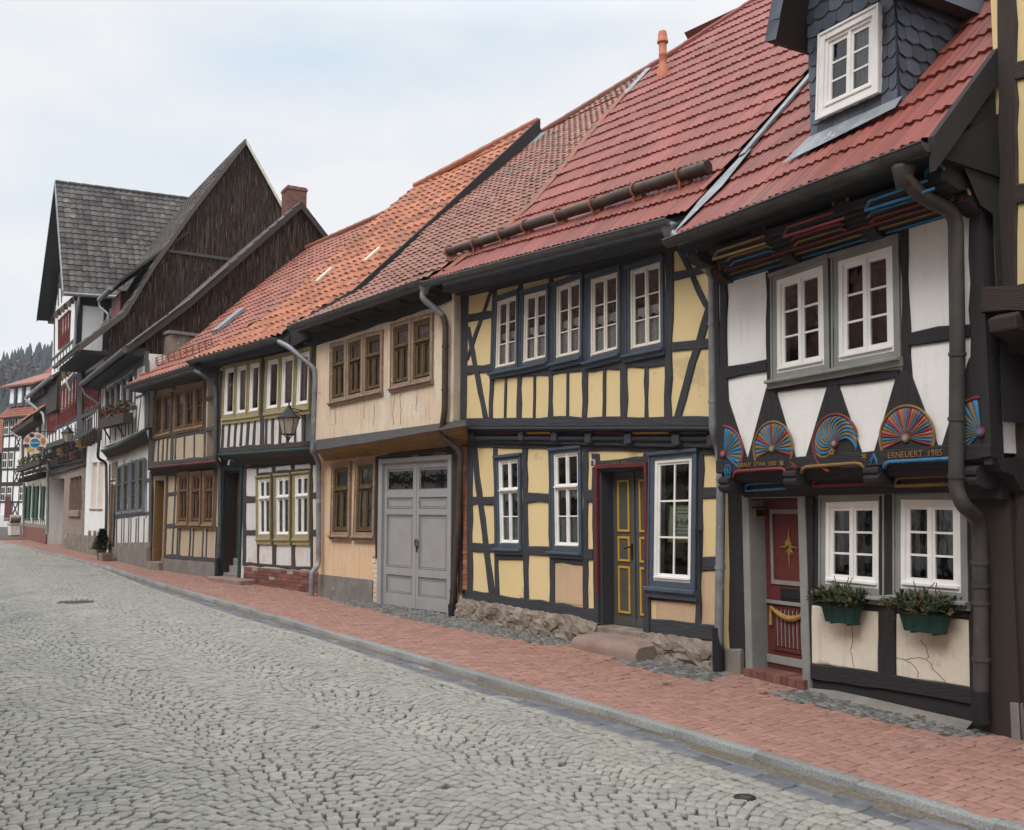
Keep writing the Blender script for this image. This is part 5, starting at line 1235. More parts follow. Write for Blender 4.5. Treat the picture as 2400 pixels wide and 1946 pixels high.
t = empty('poster', HB.world(0, 0, 0), HB.root.rotation_euler.z, 'pale green poster with yellow border and black lettering standing inside the tall window', 'poster')
ps.build('printed_sheet', t, recalc=False)
# house number and carved date over the door
nb = MB(); q = HB.loc(px(5, 1141, 250)); nb.box(q[0] - .035, q[0] + .035, -.045, -.02, q[1] - .05, q[1] + .05, 'sign_white'); nb.box(q[0] - .026, q[0] + .026, -.047, -.03, q[1] - .04, q[1] + .04, 'oxblood_paint'); nb.build('house_number', HB.root)
nb = MB(); q = HB.loc(px(5, 1303, 249), .03); add_text(nb, '1662 AD', .08, (q[0], -.032, q[1]), 'folk_gold', 1.1, -.02); nb.build('door_inscription', HB.root)
# jetty: beam, roll moulding, coloured fillets between joist ends
jt = MB(); A_, B_ = HB.loc(px(4, 240, 1415), UB), HB.loc(px(4, 1995, 1415), UB)
sc4 = abs(HB.loc(px(4, 1000, 1400), UB)[1] - HB.loc(px(4, 1000, 1500), UB)[1]) / 100
def band(y0l, y0r, y1l, y1r, off, depth, mat, mb, xa=240, xb=1995, cuts=8):
    a, b = HB.loc(px(4, xa, y0l), off), HB.loc(px(4, xb, y0r), off); c, d_ = HB.loc(px(4, xa, y1l), off), HB.loc(px(4, xb, y1r), off)
    n = cuts
    for i in range(n):
        p, q, r_, s_ = lerp(a, b, i / n), lerp(a, b, (i + 1) / n), lerp(c, d_, (i + 1) / n), lerp(c, d_, i / n)
        mb.add([(p[0], -off, p[1]), (q[0], -off, q[1]), (r_[0], -off, r_[1]), (s_[0], -off, s_[1]), (p[0], -off + depth, p[1]), (q[0], -off + depth, q[1]), (r_[0], -off + depth, r_[1]), (s_[0], -off + depth, s_[1])], [(3, 2, 1, 0), (0, 1, 5, 4), (2, 3, 7, 6)], mat, [(p[0], 0), (q[0], 0), (q[0], .1), (p[0], .1)] * 2)
band(1392, 1385, 1445, 1440, UB + .03, .3, 'charcoal_timber', jt); band(1443, 1440, 1480, 1478, UB + .005, .3, 'charcoal_timber', jt); band(1508, 1505, 1550, 1590, .075, .3, 'charcoal_timber', jt); band(1470, 1470, 1520, 1520, .05, .3, 'charcoal_timber', jt)
a, b = HB.loc(px(4, 240, 1458), UB + .04), HB.loc(px(4, 1995, 1458), UB + .04); jt.tube([(a[0], -UB - .03, a[1]), (b[0], -UB - .03, b[1])], .022, 'charcoal_timber', 8)
a, b = HB.loc(px(4, 240, 1525), .1), HB.loc(px(4, 1995, 1530), .1); jt.tube([(a[0], -.09, a[1]), (b[0], -.09, b[1])], .03, 'charcoal_timber', 8)
jt.build('jetty_beam', HB.root)
for xa, xb, c_ in ((290, 440, 'charcoal_timber'), (470, 620, 'oxblood_paint'), (665, 835, 'signal_ochre'), (890, 1060, 'charcoal_timber'), (1130, 1335, 'oxblood_paint'), (1395, 1640, 'signal_ochre'), (1720, 1900, 'blue_grey_paint')):
    m = MB(); band(1484, 1484, 1498, 1498, .085, .05, c_, m, xa, xb, 1); m.build('coloured_fillet', HB.root)
for x_, y_ in ((300, 1505), (640, 1508), (865, 1510), (1095, 1522), (1365, 1528), (1690, 1535), (1930, 1535)):
    q = HB.loc(px(4, x_, y_), .13); m = MB(); m.box(q[0] - .06, q[0] + .06, -.15, .1, q[1] - .07, q[1] + .06, 'charcoal_timber'); m.build('joist_end', HB.root, bevel=.01)
# upper floor
uh = []
wu = dict(casing='blue_grey_paint', cw=.052, cd=.03, frame='cream_paint', fw=.034, leaf=.03, munt=.016, grid=(2, 3), sill=('blue_grey_paint', .09, .03, .11), curtain=[(0, 1, 0, .34, 1), (.02, .98, .38, .52, 1)])
for i, (q, lb) in enumerate(((((470, 583), (630, 527), (625, 1052), (455, 1087)), 'leftmost of the five upper windows'), (((652, 538), (835, 490), (832, 1008), (642, 1052)), 'second of the five upper windows'), (((868, 485), (1068, 410), (1062, 978), (866, 1022)), 'middle one of the five upper windows'), (((1098, 430), (1322, 365), (1322, 955), (1098, 1012)), 'fourth of the five upper windows'), (((1365, 372), (1613, 292), (1618, 915), (1368, 965)), 'rightmost of the five upper windows'))):
    uh.append(window(HB, 4, list(q), UB, label=lb, **wu))
xl = HB.loc(px(4, 238, 1000), UB)[0]; xr = HB.W + .03
bt = [HB.loc(px(4, 235, 1400), UB), HB.loc(px(4, 1990, 1395), UB)]; tp = [HB.loc(px(4, 240, 470), UB), HB.loc(px(4, 1690, 140), UB), HB.loc(px(4, 1990, 190), UB)]
wall(HB, 'wall', [(xl, bt[0][1]), (xr, bt[1][1])], [(xl, tp[0][1]), (tp[1][0], tp[1][1]), (xr, tp[1][1] + .05)], UB, 'yellow_plaster', uh, right_side=False)
timbers(HB, 4, [('v', 262, 520, 250, 1400, 46), ('v', 463, 500, 437, 1390, 26), ('v', 642, 480, 629, 1390, 30), ('v', 850, 420, 843, 1388, 28), ('v', 1085, 360, 1075, 1386, 36), ('v', 1343, 290, 1340, 1384, 48), ('v', 1652, 190, 1637, 1384, 52), ('v', 1990, 180, 1978, 1390, 50),
                ('v', 541, 1110, 535, 1390, 12), ('v', 737, 1085, 732, 1388, 15), ('v', 962, 1065, 958, 1386, 16), ('v', 1211, 1040, 1206, 1386, 20), ('v', 1493, 1025, 1490, 1386, 24),
                ('h', 238, 505, 1000, 385, 64), ('h', 995, 385, 1690, 205, 118), ('h', 445, 1100, 1655, 1000, 58), ('h', 280, 713, 458, 682, 48), ('h', 272, 1066, 445, 1052, 58),
                ('v', 442, 515, 275, 995, 20), ('v', 282, 770, 402, 1388, 30), ('h', 1680, 432, 1990, 345, 50), ('h', 1670, 903, 1990, 880, 74), ('v', 1702, 210, 1908, 640, 44), ('v', 1925, 620, 1700, 1386, 50), ('h', 238, 1400, 1990, 1392, 30)], UB, 'charcoal_timber', .025)
sw = MB(); sw.box(xl - .08, xl + .0, -UB + .02, .4, bt[0][1] - .2, tp[0][1] + .1, 'black_timber'); sw.box(s0 - .14, s0, .02, .4, -.2, bt[0][1], 'brown_timber'); sw.build('side_wall', HB.root)
# roof
r = RB = RoofPlane(HB, px(4, 5, 458), px(4, 1690, 14), .66, 45)
BP = [[(0, 0), (5.60, 0), (5.60, .82), (.95, .82)], [(.95, .82), (5.60, .82), (5.60, 1.2), (1.07, 1.2)], [(1.07, 1.2), (5.60, 1.2), (5.60, 7.85), (.2, 4.75), (.5, 2.95)]]
tiles(r, BP, 'tile_new_red', period=.10, course=.44, amp=.009, step=.028, prof='wave', sag=.012, label='red interlocking tiles')
ridge_cap(r, [(.2, 4.75), (5.6, 7.85)], 'tile_new_red', .07)
gutter(r, 0, 5.38, 'dull_zinc', .075)
mb = MB(); a, b = r.at(.35, 0), r.at(5.45, 0); mb.sweep([(.05, -.05), (.05, -.22), (.30, -.22), (.30, .2)], a, b, 'charcoal_timber'); mb.sweep([(.30, -.20), (.30, -.24), (.75, -.24), (.75, .5)], a, b, 'black_timber'); mb.build('eaves_board', HB.root)
# rust-coloured flashing up the seam
mb = MB(); fp = [(.35, .1), (.98, .78), (1.09, 1.2), (.85, 2.1), (.55, 2.95), (.32, 4.0), (.22, 4.8)]
for (a, b) in zip(fp[:-1], fp[1:]):
    n = max(1, int(math.hypot(b[0] - a[0], b[1] - a[1]) / .45))
    for i in range(n):
        p, q = lerp(a, b, i / n), lerp(a, b, (i + 1.06) / n); w_ = .07
        for sg, w_ in ((0, .09),):
            A1, A2, A3 = r.at(p[0] - w_, p[1], .01), r.at(p[0], p[1], .05), r.at(p[0] + w_, p[1], .02); B1, B2, B3 = r.at(q[0] - w_, q[1], .02), r.at(q[0], q[1], .065), r.at(q[0] + w_, q[1], .03)
            mb.add([A1, A2, A3, B3, B2, B1], [(0, 1, 4, 5), (1, 2, 3, 4)], 'rust_flashing' if (p[1] < 3.2 or i % 2) else 'lead_flashing')
mb.build('seam_flashing', HB.root, recalc=False)
# log snow guard held in iron hooks
t1, t2 = r.loc(px(16, 215, 1675)), r.loc(px(16, 2085, 1065))
hk = [(255, 1640), (430, 1590), (630, 1520), (805, 1460), (1045, 1380), (1305, 1290), (1610, 1185), (1940, 1075)]
A_, B_ = r.at(t1[0], t1[1] - .06, .12), r.at(t2[0], t2[1] - .08, .12)
mb = MB(); n = 14; mb.tube([tuple(A_[k] + (B_[k] - A_[k]) * i / n + rnd.uniform(-.008, .008) for k in range(3)) for i in range(n + 1)], [.066 + .016 * i / n + rnd.uniform(-.003, .003) for i in range(n + 1)], 'rusty_pipe', 12)
lg = mb.build('snow_guard_log', HB.root, smooth=True); lg.modifiers.new('e', 'EDGE_SPLIT').split_angle = R(60)
for hx, hy in hk:
    s_ = (r.loc(px(16, hx, hy))[0] - t1[0]) / (t2[0] - t1[0]); c = [A_[k] + (B_[k] - A_[k]) * s_ for k in range(3)]; tt = t1[1] + (t2[1] - t1[1]) * s_
    mb = MB(); pts = []
    for a_ in range(-60, 250, 20):
        pts.append((c[0], c[1] - .095 * math.cos(R(a_)), c[2] + .095 * math.sin(R(a_))))
    q0 = r.at(c[0], tt - .35, .01)
    mb.tube([(c[0], pts[0][1] + .02, pts[0][2] - .12)] + pts, .017, 'madder_paint' if 0 else 'rust_flashing', 6)
    u1, u2 = r.at(c[0], tt + .25, .03), r.at(c[0] + .09, tt - .22, .03); mb.box(c[0] - .02, c[0] + .1, c[1] + .0, c[1] + .10, c[2] - .13, c[2] - .06, 'rust_flashing')
    mb.build('snow_guard_hook', lg)
# clay vent pipe
c = r.loc(px(16, 1690, 385)); p = r.at(c[0], c[1] + .02, 0); hh = .58
mb = MB(); mb.lathe([(.12, -.15), (.11, .05), (.078, .16), (.070, .2), (.070, hh - .25), (.076, hh - .24), (.076, hh - .2), (.070, hh - .19), (.070, hh), (.10, hh + .01), (.10, hh + .05), (.088, hh + .07), (.083, hh + .15), (.068, hh + .22), (.02, hh + .24)], p, 'clay_pipe', 16)
mb.build('vent_pipe', HB.root, smooth=True).modifiers.new('e', 'EDGE_SPLIT').split_angle = R(35)
back_slope(r, .2, 5.6, 5.8, 'tile_new_red')
# downpipe between the yellow and the white house
PP = [r.at(5.30, -.08, -.1)]
for z_k, pp, off in ((4, (1905, 380), .62), (4, (1940, 430), .30), (4, (1945, 1480), .30), (4, (1975, 1560), .16), (5, (1997, 250), .14), (5, (1985, 1250), .14), (5, (1978, 1620), .14)):
    x, z_ = HB.loc(px(z_k, *pp), off); PP.append((x, -off, z_))
pipe(HB, PP, .052, 'zinc', clips=[clip_at(PP[2], PP[3], t) for t in (.3, .8)] + [clip_at(PP[5], PP[6], t) for t in (.1, .7)], base=((PP[-1][0], PP[-1][1], PP[-1][2] - .1), (PP[-1][0], PP[-1][1], PP[-1][2] + .42)))
mb = MB(); mb.lathe([(.052, -.12), (.10, .02), (.11, .06)], PP[0], 'zinc', 12); mb.build('gutter_outlet', HB.root, smooth=True)
mb = MB(); q = HB.loc(px(5, 1850, 705), .05); mb.tube([(q[0], -.03, q[1]), (q[0], -.12, q[1]), (q[0] + .03, -.12, q[1] + .03)], .014, 'black_iron', 6); mb.tube([(q[0], -.05, q[1] - .01), (q[0] - .0, -.05, q[1] - 1.0)], .009, 'black_iron', 6); mb.build('shutter_bar', HB.root)

# ================================================================== weathered cream house with the grey garage door
HC = House('timber_house', CD, BC, 'weathered cream plastered house with grey double garage door and brown windows')
UC = .34
s0, s1 = -.02, HC.W + .02
bk = dict(casing='peeling_casing', cw=.06, cd=.05, frame='old_brown_paint', fw=.045, leaf=.045, munt=.02, grid=(2, 1), transom=.34, upgrid=(1, 1))
holes = [window(HC, 7, [(515, 352), (678, 328), (668, 985), (500, 980)], 0, sill=('peeling_casing', .09, .03, .11), curtain=[(0, 1, 0, 1)], cmat='curtain_grey', label='ground floor window further from the garage door', **bk),
         window(HC, 7, [(732, 322), (905, 302), (892, 990), (708, 985)], 0, sill=('peeling_casing', .10, .03, .11), curtain=[(0, 1, 0, 1)], cmat='curtain_grey', label='ground floor window beside the garage door', **bk)]
g = [HC.loc(px(7, *p)) for p in ((935, 322), (1590, 258), (1552, 1655), (918, 1585))]
gh = (min(g[0][0], g[3][0]) + .02, max(g[1][0], g[2][0]) - .01, -.3, max(g[0][1], g[1][1]) - .01); holes.append(gh)
tl, tr = HC.loc(px(7, 400, 240)), HC.loc(px(7, 1720, 60))
wall(HC, 'wall', [(s0, -.3), (s1, -.3)], [(s0, tl[1]), (s1, tr[1])], 0, 'apricot_plaster', holes, th=.12)
mb = MB(); q = HC.poly(7, [(385, 1335), (872, 1388), (872, 1600), (378, 1540)]); mb.prism([(q[3][0], -.3), (q[2][0], -.3), q[1], q[0]], .02, -.035, 'cement_render'); mb.build('plinth', HC.root)
# raw masonry round the garage opening
def brick_patch(H, z, poly, off, mat, name, bw=.23, bh=.07, mortar='mortar', drop=.0, jitter=.006, seed=1):
    rr = random.Random(seed); P = [H.loc(px(z, *p), off) for p in poly]; m = MB()
    ar = sum(P[i][0] * P[(i + 1) % len(P)][1] - P[(i + 1) % len(P)][0] * P[i][1] for i in range(len(P)))
    if ar < 0: P = P[::-1]
    m.prism(P, .02 - off, -off - .004, mortar)
    x0, x1 = min(p[0] for p in P), max(p[0] for p in P); z0, z1 = min(p[1] for p in P), max(p[1] for p in P)
    def ins(x, y):
        c = False
        for i in range(len(P)):
            a, b = P[i], P[(i + 1) % len(P)]
            if (a[1] > y) != (b[1] > y) and x < (b[0] - a[0]) * (y - a[1]) / (b[1] - a[1] + 1e-9) + a[0]: c = not c
        return c
    def span(y):
        xs_ = []
        for i in range(len(P)):
            a, b = P[i], P[(i + 1) % len(P)]
            if (a[1] > y) != (b[1] > y): xs_.append((b[0] - a[0]) * (y - a[1]) / (b[1] - a[1] + 1e-9) + a[0])
        return (min(xs_), max(xs_)) if len(xs_) > 1 else None
    j = 0; zz = z0
    while zz < z1:
        sp_ = span(zz + bh / 2); x = x0 - (bw / 2 if j % 2 else 0)
        while x < x1 and sp_:
            a, b = max(x, sp_[0]), min(x + bw - .012, sp_[1])
            if b - a > .03 and rr.random() > drop:
                yy = -off - rr.uniform(.010, .018); m.box(a, b, yy, -off + .01, zz, zz + bh - .012, mat if not callable(mat) else mat(rr), rr.random())
            x += bw
        zz += bh; j += 1
    return m.build(name, H.root)
brick_patch(HC, 7, [(1688, 190), (1738, 190), (1722, 1470), (1682, 1470)], .02, 'brick_orange', 'brick_strip', bw=.26, bh=.078)
brick_patch(HC, 7, [(862, 1170), (925, 1170), (918, 1590), (870, 1580)], .0, 'aged_cream_plaster', 'exposed_masonry', bw=.12, bh=.085, seed=3)
brick_patch(HC, 7, [(900, 268), (1700, 130), (1700, 255), (935, 325)], .0, lambda rr: rr.choice(['brick_red', 'raw_wood', 'rubble_stone']), 'exposed_masonry', bw=.2, bh=.06, drop=.35, mortar='umber_timber', seed=5)
timbers(HC, 7, [('h', 900, 285, 1610, 200, 42), ('v', 912, 300, 905, 1190, 16), ('v', 1608, 250, 1590, 1650, 20), ('v', 1640, 250, 1600, 1650, 44), ('v', 1668, 250, 1660, 1500, 40)], .0, 'umber_timber', .04, name='old_timbers', wob=.02)
# garage door
mb = MB(); x0, x1, zt = gh[0], gh[1], gh[3]; zb = HC.loc(px(7, 1250, 1625))[1]
kz = (g[1][1] - g[0][1]) / (g[1][0] - g[0][0])
mb.box(x0 - .02, x0 + .10, -.05, .06, zb - .06, zt + .02, 'garage_grey'); mb.box(x1 - .07, x1 + .02, -.05, .06, zb - .06, zt + .02, 'garage_grey'); mb.box(x0 + .10, x1 - .07, -.048, .06, zt - .06, zt + .02, 'garage_grey')
gd = mb.build('garage_door', HC.root, bevel=.006)
xm = (x0 + .10 + x1 - .07) / 2
for a, b in ((x0 + .10, xm - .004), (xm + .004, x1 - .07)):
    l = MB(); w_ = b - a; yd = .03; t0 = zb - .04; Hh = zt - .06 - t0
    rails = [(0, .10), (.19, .235), (.395 - .165, .26), (.655, .70), (.765, .80), (.93, 1)]
    l.box(a, b, yd, yd + .03, t0, zt - .06, 'garage_grey')
    for u0, u1 in ((0, .09), (.91, 1)): l.box(a + w_ * u0, a + w_ * u1, yd - .022, yd, t0, zt - .06, 'garage_grey')
    for v0, v1 in ((0, .085), (.215, .265), (.635, .675), (.755, .80), (.955, 1)): l.box(a + w_ * .09, a + w_ * .91, yd - .022, yd, t0 + Hh * v0, t0 + Hh * v1, 'garage_grey')
    for v0, v1 in ((.085, .215), (.265, .635), (.675, .755)):
        for e in range(2):
            k = .02 + e * .035; p0, p1, q0, q1 = a + w_ * (.09 + k), a + w_ * (.91 - k), t0 + Hh * v0 + k * .8, t0 + Hh * v1 - k * .8; y_ = yd - .012 + e * .004; th_ = .006
            for (x_0, x_1, z_0, z_1) in ((p0, p1, q0, q0 + th_), (p0, p1, q1 - th_, q1), (p0, p0 + th_, q0, q1), (p1 - th_, p1, q0, q1)): l.box(x_0, x_1, y_, yd, z_0, z_1, 'garage_grey')
    leafo = l.build('door_leaf', gd, bevel=.004)
    gl_ = MB(); gl_.box(a + w_ * .115, a + w_ * .885, yd - .006, yd - .001, t0 + Hh * .815, t0 + Hh * .94, 'dark_interior'); gl_.build('door_light', gd)
    gl_ = MB(); gl_.add([(a + w_ * .115, yd - .009, t0 + Hh * .815), (a + w_ * .885, yd - .009, t0 + Hh * .815), (a + w_ * .885, yd - .009, t0 + Hh * .94), (a + w_ * .115, yd - .009, t0 + Hh * .94)], [(0, 1, 2, 3)], 'window_glass'); gl_.build('pane', gd)
l = MB(); l.box(xm - .022, xm + .022, yd - .03, yd, t0, zt - .06, 'garage_grey'); l.build('meeting_rail', gd)
l = MB(); q = HC.loc(px(7, 1265, 1052)); l.tube([(q[0] + .045 * math.cos(a), -.02, q[1] + .06 * math.sin(a)) for a in [k * math.pi / 6 for k in range(13)]], .010, 'black_iron', 6, False); l.tube([(q[0], -.01, q[1] - .05), (q[0], -.015, q[1] - .16)], [.02, .006], 'black_iron', 6); l.build('door_handle', gd)
# grey drip board and ochre cove under the overhanging floor
mb = MB()
def plane_band(H, z, top, bot, o0, o1, mat, mb, th=.03, n=10):
    A = [H.loc(px(z, *p), o0) for p in top]; B = [H.loc(px(z, *p), o1) for p in bot]
    for i in range(n):
        f0, f1 = i / n, (i + 1) / n; a, b = lerp(A[0], A[1], f0), lerp(A[0], A[1], f1); c, d_ = lerp(B[0], B[1], f0), lerp(B[0], B[1], f1)
        mb.add([(c[0], -o1, c[1]), (d_[0], -o1, d_[1]), (b[0], -o0, b[1]), (a[0], -o0, a[1]), (c[0], -o1 + th, c[1] - .0), (d_[0], -o1 + th, d_[1]), (b[0], -o0 + th, b[1]), (a[0], -o0 + th, a[1])], [(0, 1, 2, 3), (0, 4, 5, 1), (7, 6, 5, 4)], mat, [(c[0], 0), (d_[0], 0), (b[0], .2), (a[0], .2)] * 2)
plane_band(HC, 7, ((350, 122), (1690, -60)), ((345, 215), (1700, -8)), UC + .01, UC + .13, 'grey_timber', mb); mb.build('drip_board', HC.root)
mb = MB(); plane_band(HC, 7, ((348, 218), (1700, -5)), ((390, 262), (1708, 65)), UC + .11, UC - .02, 'ochre_board', mb); plane_band(HC, 7, ((390, 262), (1708, 65)), ((425, 312), (1712, 160)), UC - .02, .04, 'ochre_board', mb); mb.build('cove', HC.root)
# upper floor
uh = []
wu = dict(casing='peeling_casing', cw=.065, cd=.03, frame='old_brown_paint', fw=.04, leaf=.04, munt=.02, grid=(2, 1), transom=.36, upgrid=(1, 1), curtain=[(0, 1, 0, 1)], cmat='curtain_grey', cornice=False)
for q, lb in ((((545, 885), (702, 848), (698, 1442), (540, 1478)), 'leftmost brown window of the upper floor'), (((706, 847), (872, 790), (866, 1404), (702, 1442)), 'second brown window of the upper floor'), (((876, 788), (1068, 745), (1062, 1360), (870, 1403)), 'third brown window of the upper floor'), (((1155, 690), (1352, 632), (1345, 1290), (1150, 1335)), 'fourth brown window of the upper floor'), (((1356, 631), (1572, 572), (1566, 1242), (1350, 1289)), 'rightmost brown window of the upper floor')):
    uh.append(window(HC, 6, list(q), UC, label=lb, sill=('peeling_casing', .07, .02, .09), **wu))
bl, br_ = HC.loc(px(7, 357, 128), UC), HC.loc(px(6, 1760, 1590), UC); xr = HC.loc(px(6, 1762, 1000), UC)[0]; xl = HC.loc(px(6, 393, 1200), UC)[0]
tl, tr = HC.loc(px(6, 400, 790), UC), HC.loc(px(6, 1755, 350), UC)
bm_ = [(xl, bl[1] - .03)] + [HC.loc(px(7, *p), UC) for p in ((600, 97), (870, 66), (1000, 44), (1150, 24), (1400, -10))] + [(xr, HC.loc(px(7, 1690, -50), UC)[1])]
wall(HC, 'wall', bm_, [(xl, tl[1]), (xr, tr[1])], UC, 'aged_cream_plaster', uh)
mb = MB(); timbers(HC, 6, [('h', 395, 850, 1760, 395, 120)], UC - .02, 'black_timber', .06, mb=mb); mb.build('wall_plate', HC.root)
mb = MB(); mb.box(xr, xr + .02, -UC, .3, br_[1] - .1, tr[1], 'aged_cream_plaster'); mb.build('side_wall', HC.root); mb = MB(); mb.box(xl - .02, xl, -UC, .3, bl[1], tl[1], 'aged_cream_plaster'); mb.build('side_wall', HC.root)
ckc = MB()
for path in ([(870, 1640), (878, 1500), (872, 1400)], [(965, 1700), (975, 1560), (970, 1480)], [(1165, 1700), (1160, 1600), (1180, 1400)], [(1235, 1690), (1245, 1540), (1232, 1420), (1240, 1375)], [(1395, 1560), (1400, 1400)], [(585, 1690), (580, 1540)]):
    q = [(a[0] + (b[0] - a[0]) * i / 5 + rnd.uniform(-5, 5), a[1] + (b[1] - a[1]) * i / 5) for a, b in zip(path[:-1], path[1:]) for i in range(6)]; ckc.tube([(x, -UC - .001, z_) for x, z_ in HC.poly(6, q, UC)], .006, 'cement_render', 4)
ckc.build('plaster_cracks', HC.root)
r = RC = RoofPlane(HC, px(6, 165, 690), px(6, 1510, 215), .7, 41)
CP = [[(.30, 0), (4.68, 0), (5.5, .85), (5.9, 1.4), (1.9, .55)], [(1.9, .55), (5.9, 1.4), (5.6, 2.2), (1.5, 2.2)], [(1.3, 2.2), (5.9, 2.2), (4.6, 7.95), (.55, 5.7), (.40, 5.2)]]
tiles(r, CP, 'tile_brown_red', period=.165, course=.215, amp=.014, step=.022, prof='wave', sag=.03, label='old brown-red tiles laid in narrow courses')
ridge_cap(r, [(.55, 5.7), (1.1, 6.04), (3.1, 7.29), (4.6, 7.95)], 'tile_brown_red', .08)
gutter(r, .30, 4.66, 'dull_zinc', .075)
mb = MB(); a, b = r.at(.3, 0), r.at(4.7, 0); mb.sweep([(.06, -.05), (.06, -.14), (.5, -.22), (.5, .2)], a, b, 'umber_timber')
mb.build('soffit', HC.root)
for k in range(6):
    m = MB(); s_ = .5 + k * .8; p = r.at(s_, .1); m.box(s_ - .05, s_ + .05, p[1], p[1] + .55, p[2] - .30, p[2] - .16, 'umber_timber'); m.build('rafter_end', HC.root)
PP = [r.at(HC.loc(px(6, 1445, 260), .78)[0], -.08, -.1)]
for z_k, pp, off in ((6, (1450, 420), .75), (6, (1660, 595), UC + .12), (6, (1688, 680), UC + .09), (6, (1680, 1560), UC + .09), (7, (1478, 90), UC + .04), (7, (1660, 220), .16), (7, (1640, 850), .12), (7, (1578, 1640), .10)):
    x, z_ = HC.loc(px(z_k, *pp), off); PP.append((x, -off, z_))
pipe(HC, PP[:3], .052, 'zinc'); pipe(HC, PP[2:], .05, 'rusty_pipe', clips=[clip_at(PP[3], PP[4], t) for t in (.25, .75)] + [clip_at(PP[7], PP[8], t) for t in (.2, .8)], base=((PP[-1][0] + .01, PP[-1][1], PP[-1][2] - .12), (PP[-1][0], PP[-1][1], PP[-1][2] + .06)), name='lower_downpipe')
mb = MB(); mb.lathe([(.052, -.12), (.10, .02), (.11, .06)], PP[0], 'zinc', 12); mb.build('gutter_outlet', HC.root, smooth=True)
back_slope(r, .3, 4.6, 6.0, 'tile_brown_red')

# ================================================================== striped black-and-white house, orange pantiles
HD = House('timber_house', DE, CD, 'black-and-white striped house with khaki window surrounds and orange pantiled roof')
UD = .30
s0, s1 = -.02, HD.W + .0
holes = []
wk = dict(casing='khaki_paint', cw=.055, cd=.04, frame='white_paint', fw=.04, leaf=.035, munt=.016, grid=(2, 1), transom=.34, upgrid=(2, 1), sill=('khaki_paint', .13, .01, .07), curtain=[(0, .45, 0, 1), (.55, 1, 0, 1)], cmat='curtain_blue')
for q, lb in ((((1448, 325), (1612, 310), (1608, 1005), (1452, 1008)), 'ground floor window next to the door'), (((1650, 300), (1826, 288), (1822, 1010), (1652, 1010)), 'middle ground floor window'), (((1858, 282), (2042, 262), (2038, 1012), (1856, 1010)), 'ground floor window nearest the downpipe')):
    holes.append(window(HD, 9, list(q), 0, label=lb, **wk))
q = [HD.loc(px(9, *p)) for p in ((1092, 255), (1272, 240), (1268, 1400), (1085, 1390))]; dh = (min(q[0][0], q[3][0]), q[1][0], -.3, q[0][1]); holes.append(dh)
tl, tr = HD.loc(px(9, 1040, 60)), HD.loc(px(9, 2110, 20))
wall(HD, 'wall', [(s0, -.3), (s1, -.3)], [(s0, tl[1]), (s1, tr[1])], 0, 'cool_white_plaster', holes, th=.3)
timbers(HD, 9, [('h', 1040, 150, 2110, 95, 80), ('h', 1300, 222, 2110, 160, 42), ('v', 1305, 200, 1300, 1310, 36), ('v', 1448, 225, 1455, 1300, 22), ('v', 1630, 190, 1635, 1310, 42), ('v', 1843, 175, 1845, 1320, 44), ('v', 2050, 165, 2052, 1340, 26), ('h', 1310, 573, 1450, 573, 68), ('h', 1310, 943, 1450, 943, 66), ('h', 1448, 300, 2052, 248, 34), ('h', 1305, 1292, 2100, 1345, 36), ('h', 1455, 1062, 2052, 1078, 20), ('h', 2055, 535, 2110, 530, 70), ('h', 2055, 952, 2110, 950, 66), ('v', 1058, 190, 1050, 1420, 44)], 0, 'brown_timber', .02)
panels(HD, 9, [[(1462, 238), (1605, 215), (1605, 268), (1462, 282)], [(1655, 208), (1822, 190), (1822, 245), (1655, 256)], [(1868, 190), (2042, 172), (2042, 225), (1868, 240)]], 0, 'cool_white_plaster', .026)
brick_patch(HD, 9, [(1295, 1325), (2050, 1372), (2110, 1375), (2110, 1660), (1290, 1520)], .03, lambda rr: 'brick_red' if rr.random() > .08 else 'mortar', 'brick_plinth', bw=.25, bh=.075, mortar='pink_sandstone')
# doorway
mb = MB(); x0, x1, zt = dh[0], dh[1], dh[3]; zb = HD.loc(px(9, 1180, 1395))[1]
mb.box(x0 - .10, x0, -.05, .05, zb - .1, zt + .1, 'teal_paint'); mb.box(x1, x1 + .08, -.05, .05, zb - .15, zt + .1, 'teal_paint'); mb.box(x0, x1, -.048, .05, zt, zt + .10, 'teal_paint'); mb.box(x0 - .14, x1 + .12, -.07, .0, zt + .10, zt + .14, 'teal_paint')
mb.box(x0, x0 + .05, .0, .30, zb - .1, zt, 'umber_timber'); mb.box(x1 - .04, x1, .0, .30, zb - .1, zt, 'umber_timber'); mb.box(x0, x1, .0, .3, zt - .05, zt, 'umber_timber')
do_ = mb.build('door', HD.root)
l = MB(); zs = zb + .30; l.box(x0 + .05, x1 - .04, .27, .31, zs, zt - .05, 'red_brown_stain'); 
for k in range(11): l.box(x0 + .10 + k * .055, x0 + .12 + k * .055, .258, .27, zs + .15, zs + 1.2, 'umber_timber')
l.box(x0 + .10, x1 - .1, .25, .27, zt - .72, zt - .66, 'red_brown_stain'); l.box(x0 + .05, x1 - .04, .25, .27, zs, zs + .1, 'umber_timber'); l.build('door_leaf', do_)
l = MB(); l.box(x0 + .25, x1 - .08, .258, .262, zt - .60, zt - .22, 'sign_cream'); l.build('door_notice', do_)
l = MB(); l.box(x0, x1, .12, .3, zb - .1, zb + .14, 'concrete'); l.box(x0, x1, .21, .3, zb + .14, zs, 'concrete'); l.box(x0 - .02, x1 + .02, -.02, .12, zb - .25, zb - .01, 'cement_render'); l.build('inner_steps', do_, bevel=.01)
a, b = HD.loc(px(9, 912, 1488), .3)[0], HD.loc(px(9, 1295, 1500), .3)[0]; gz_ = HD.gz((a + b) / 2, .2)
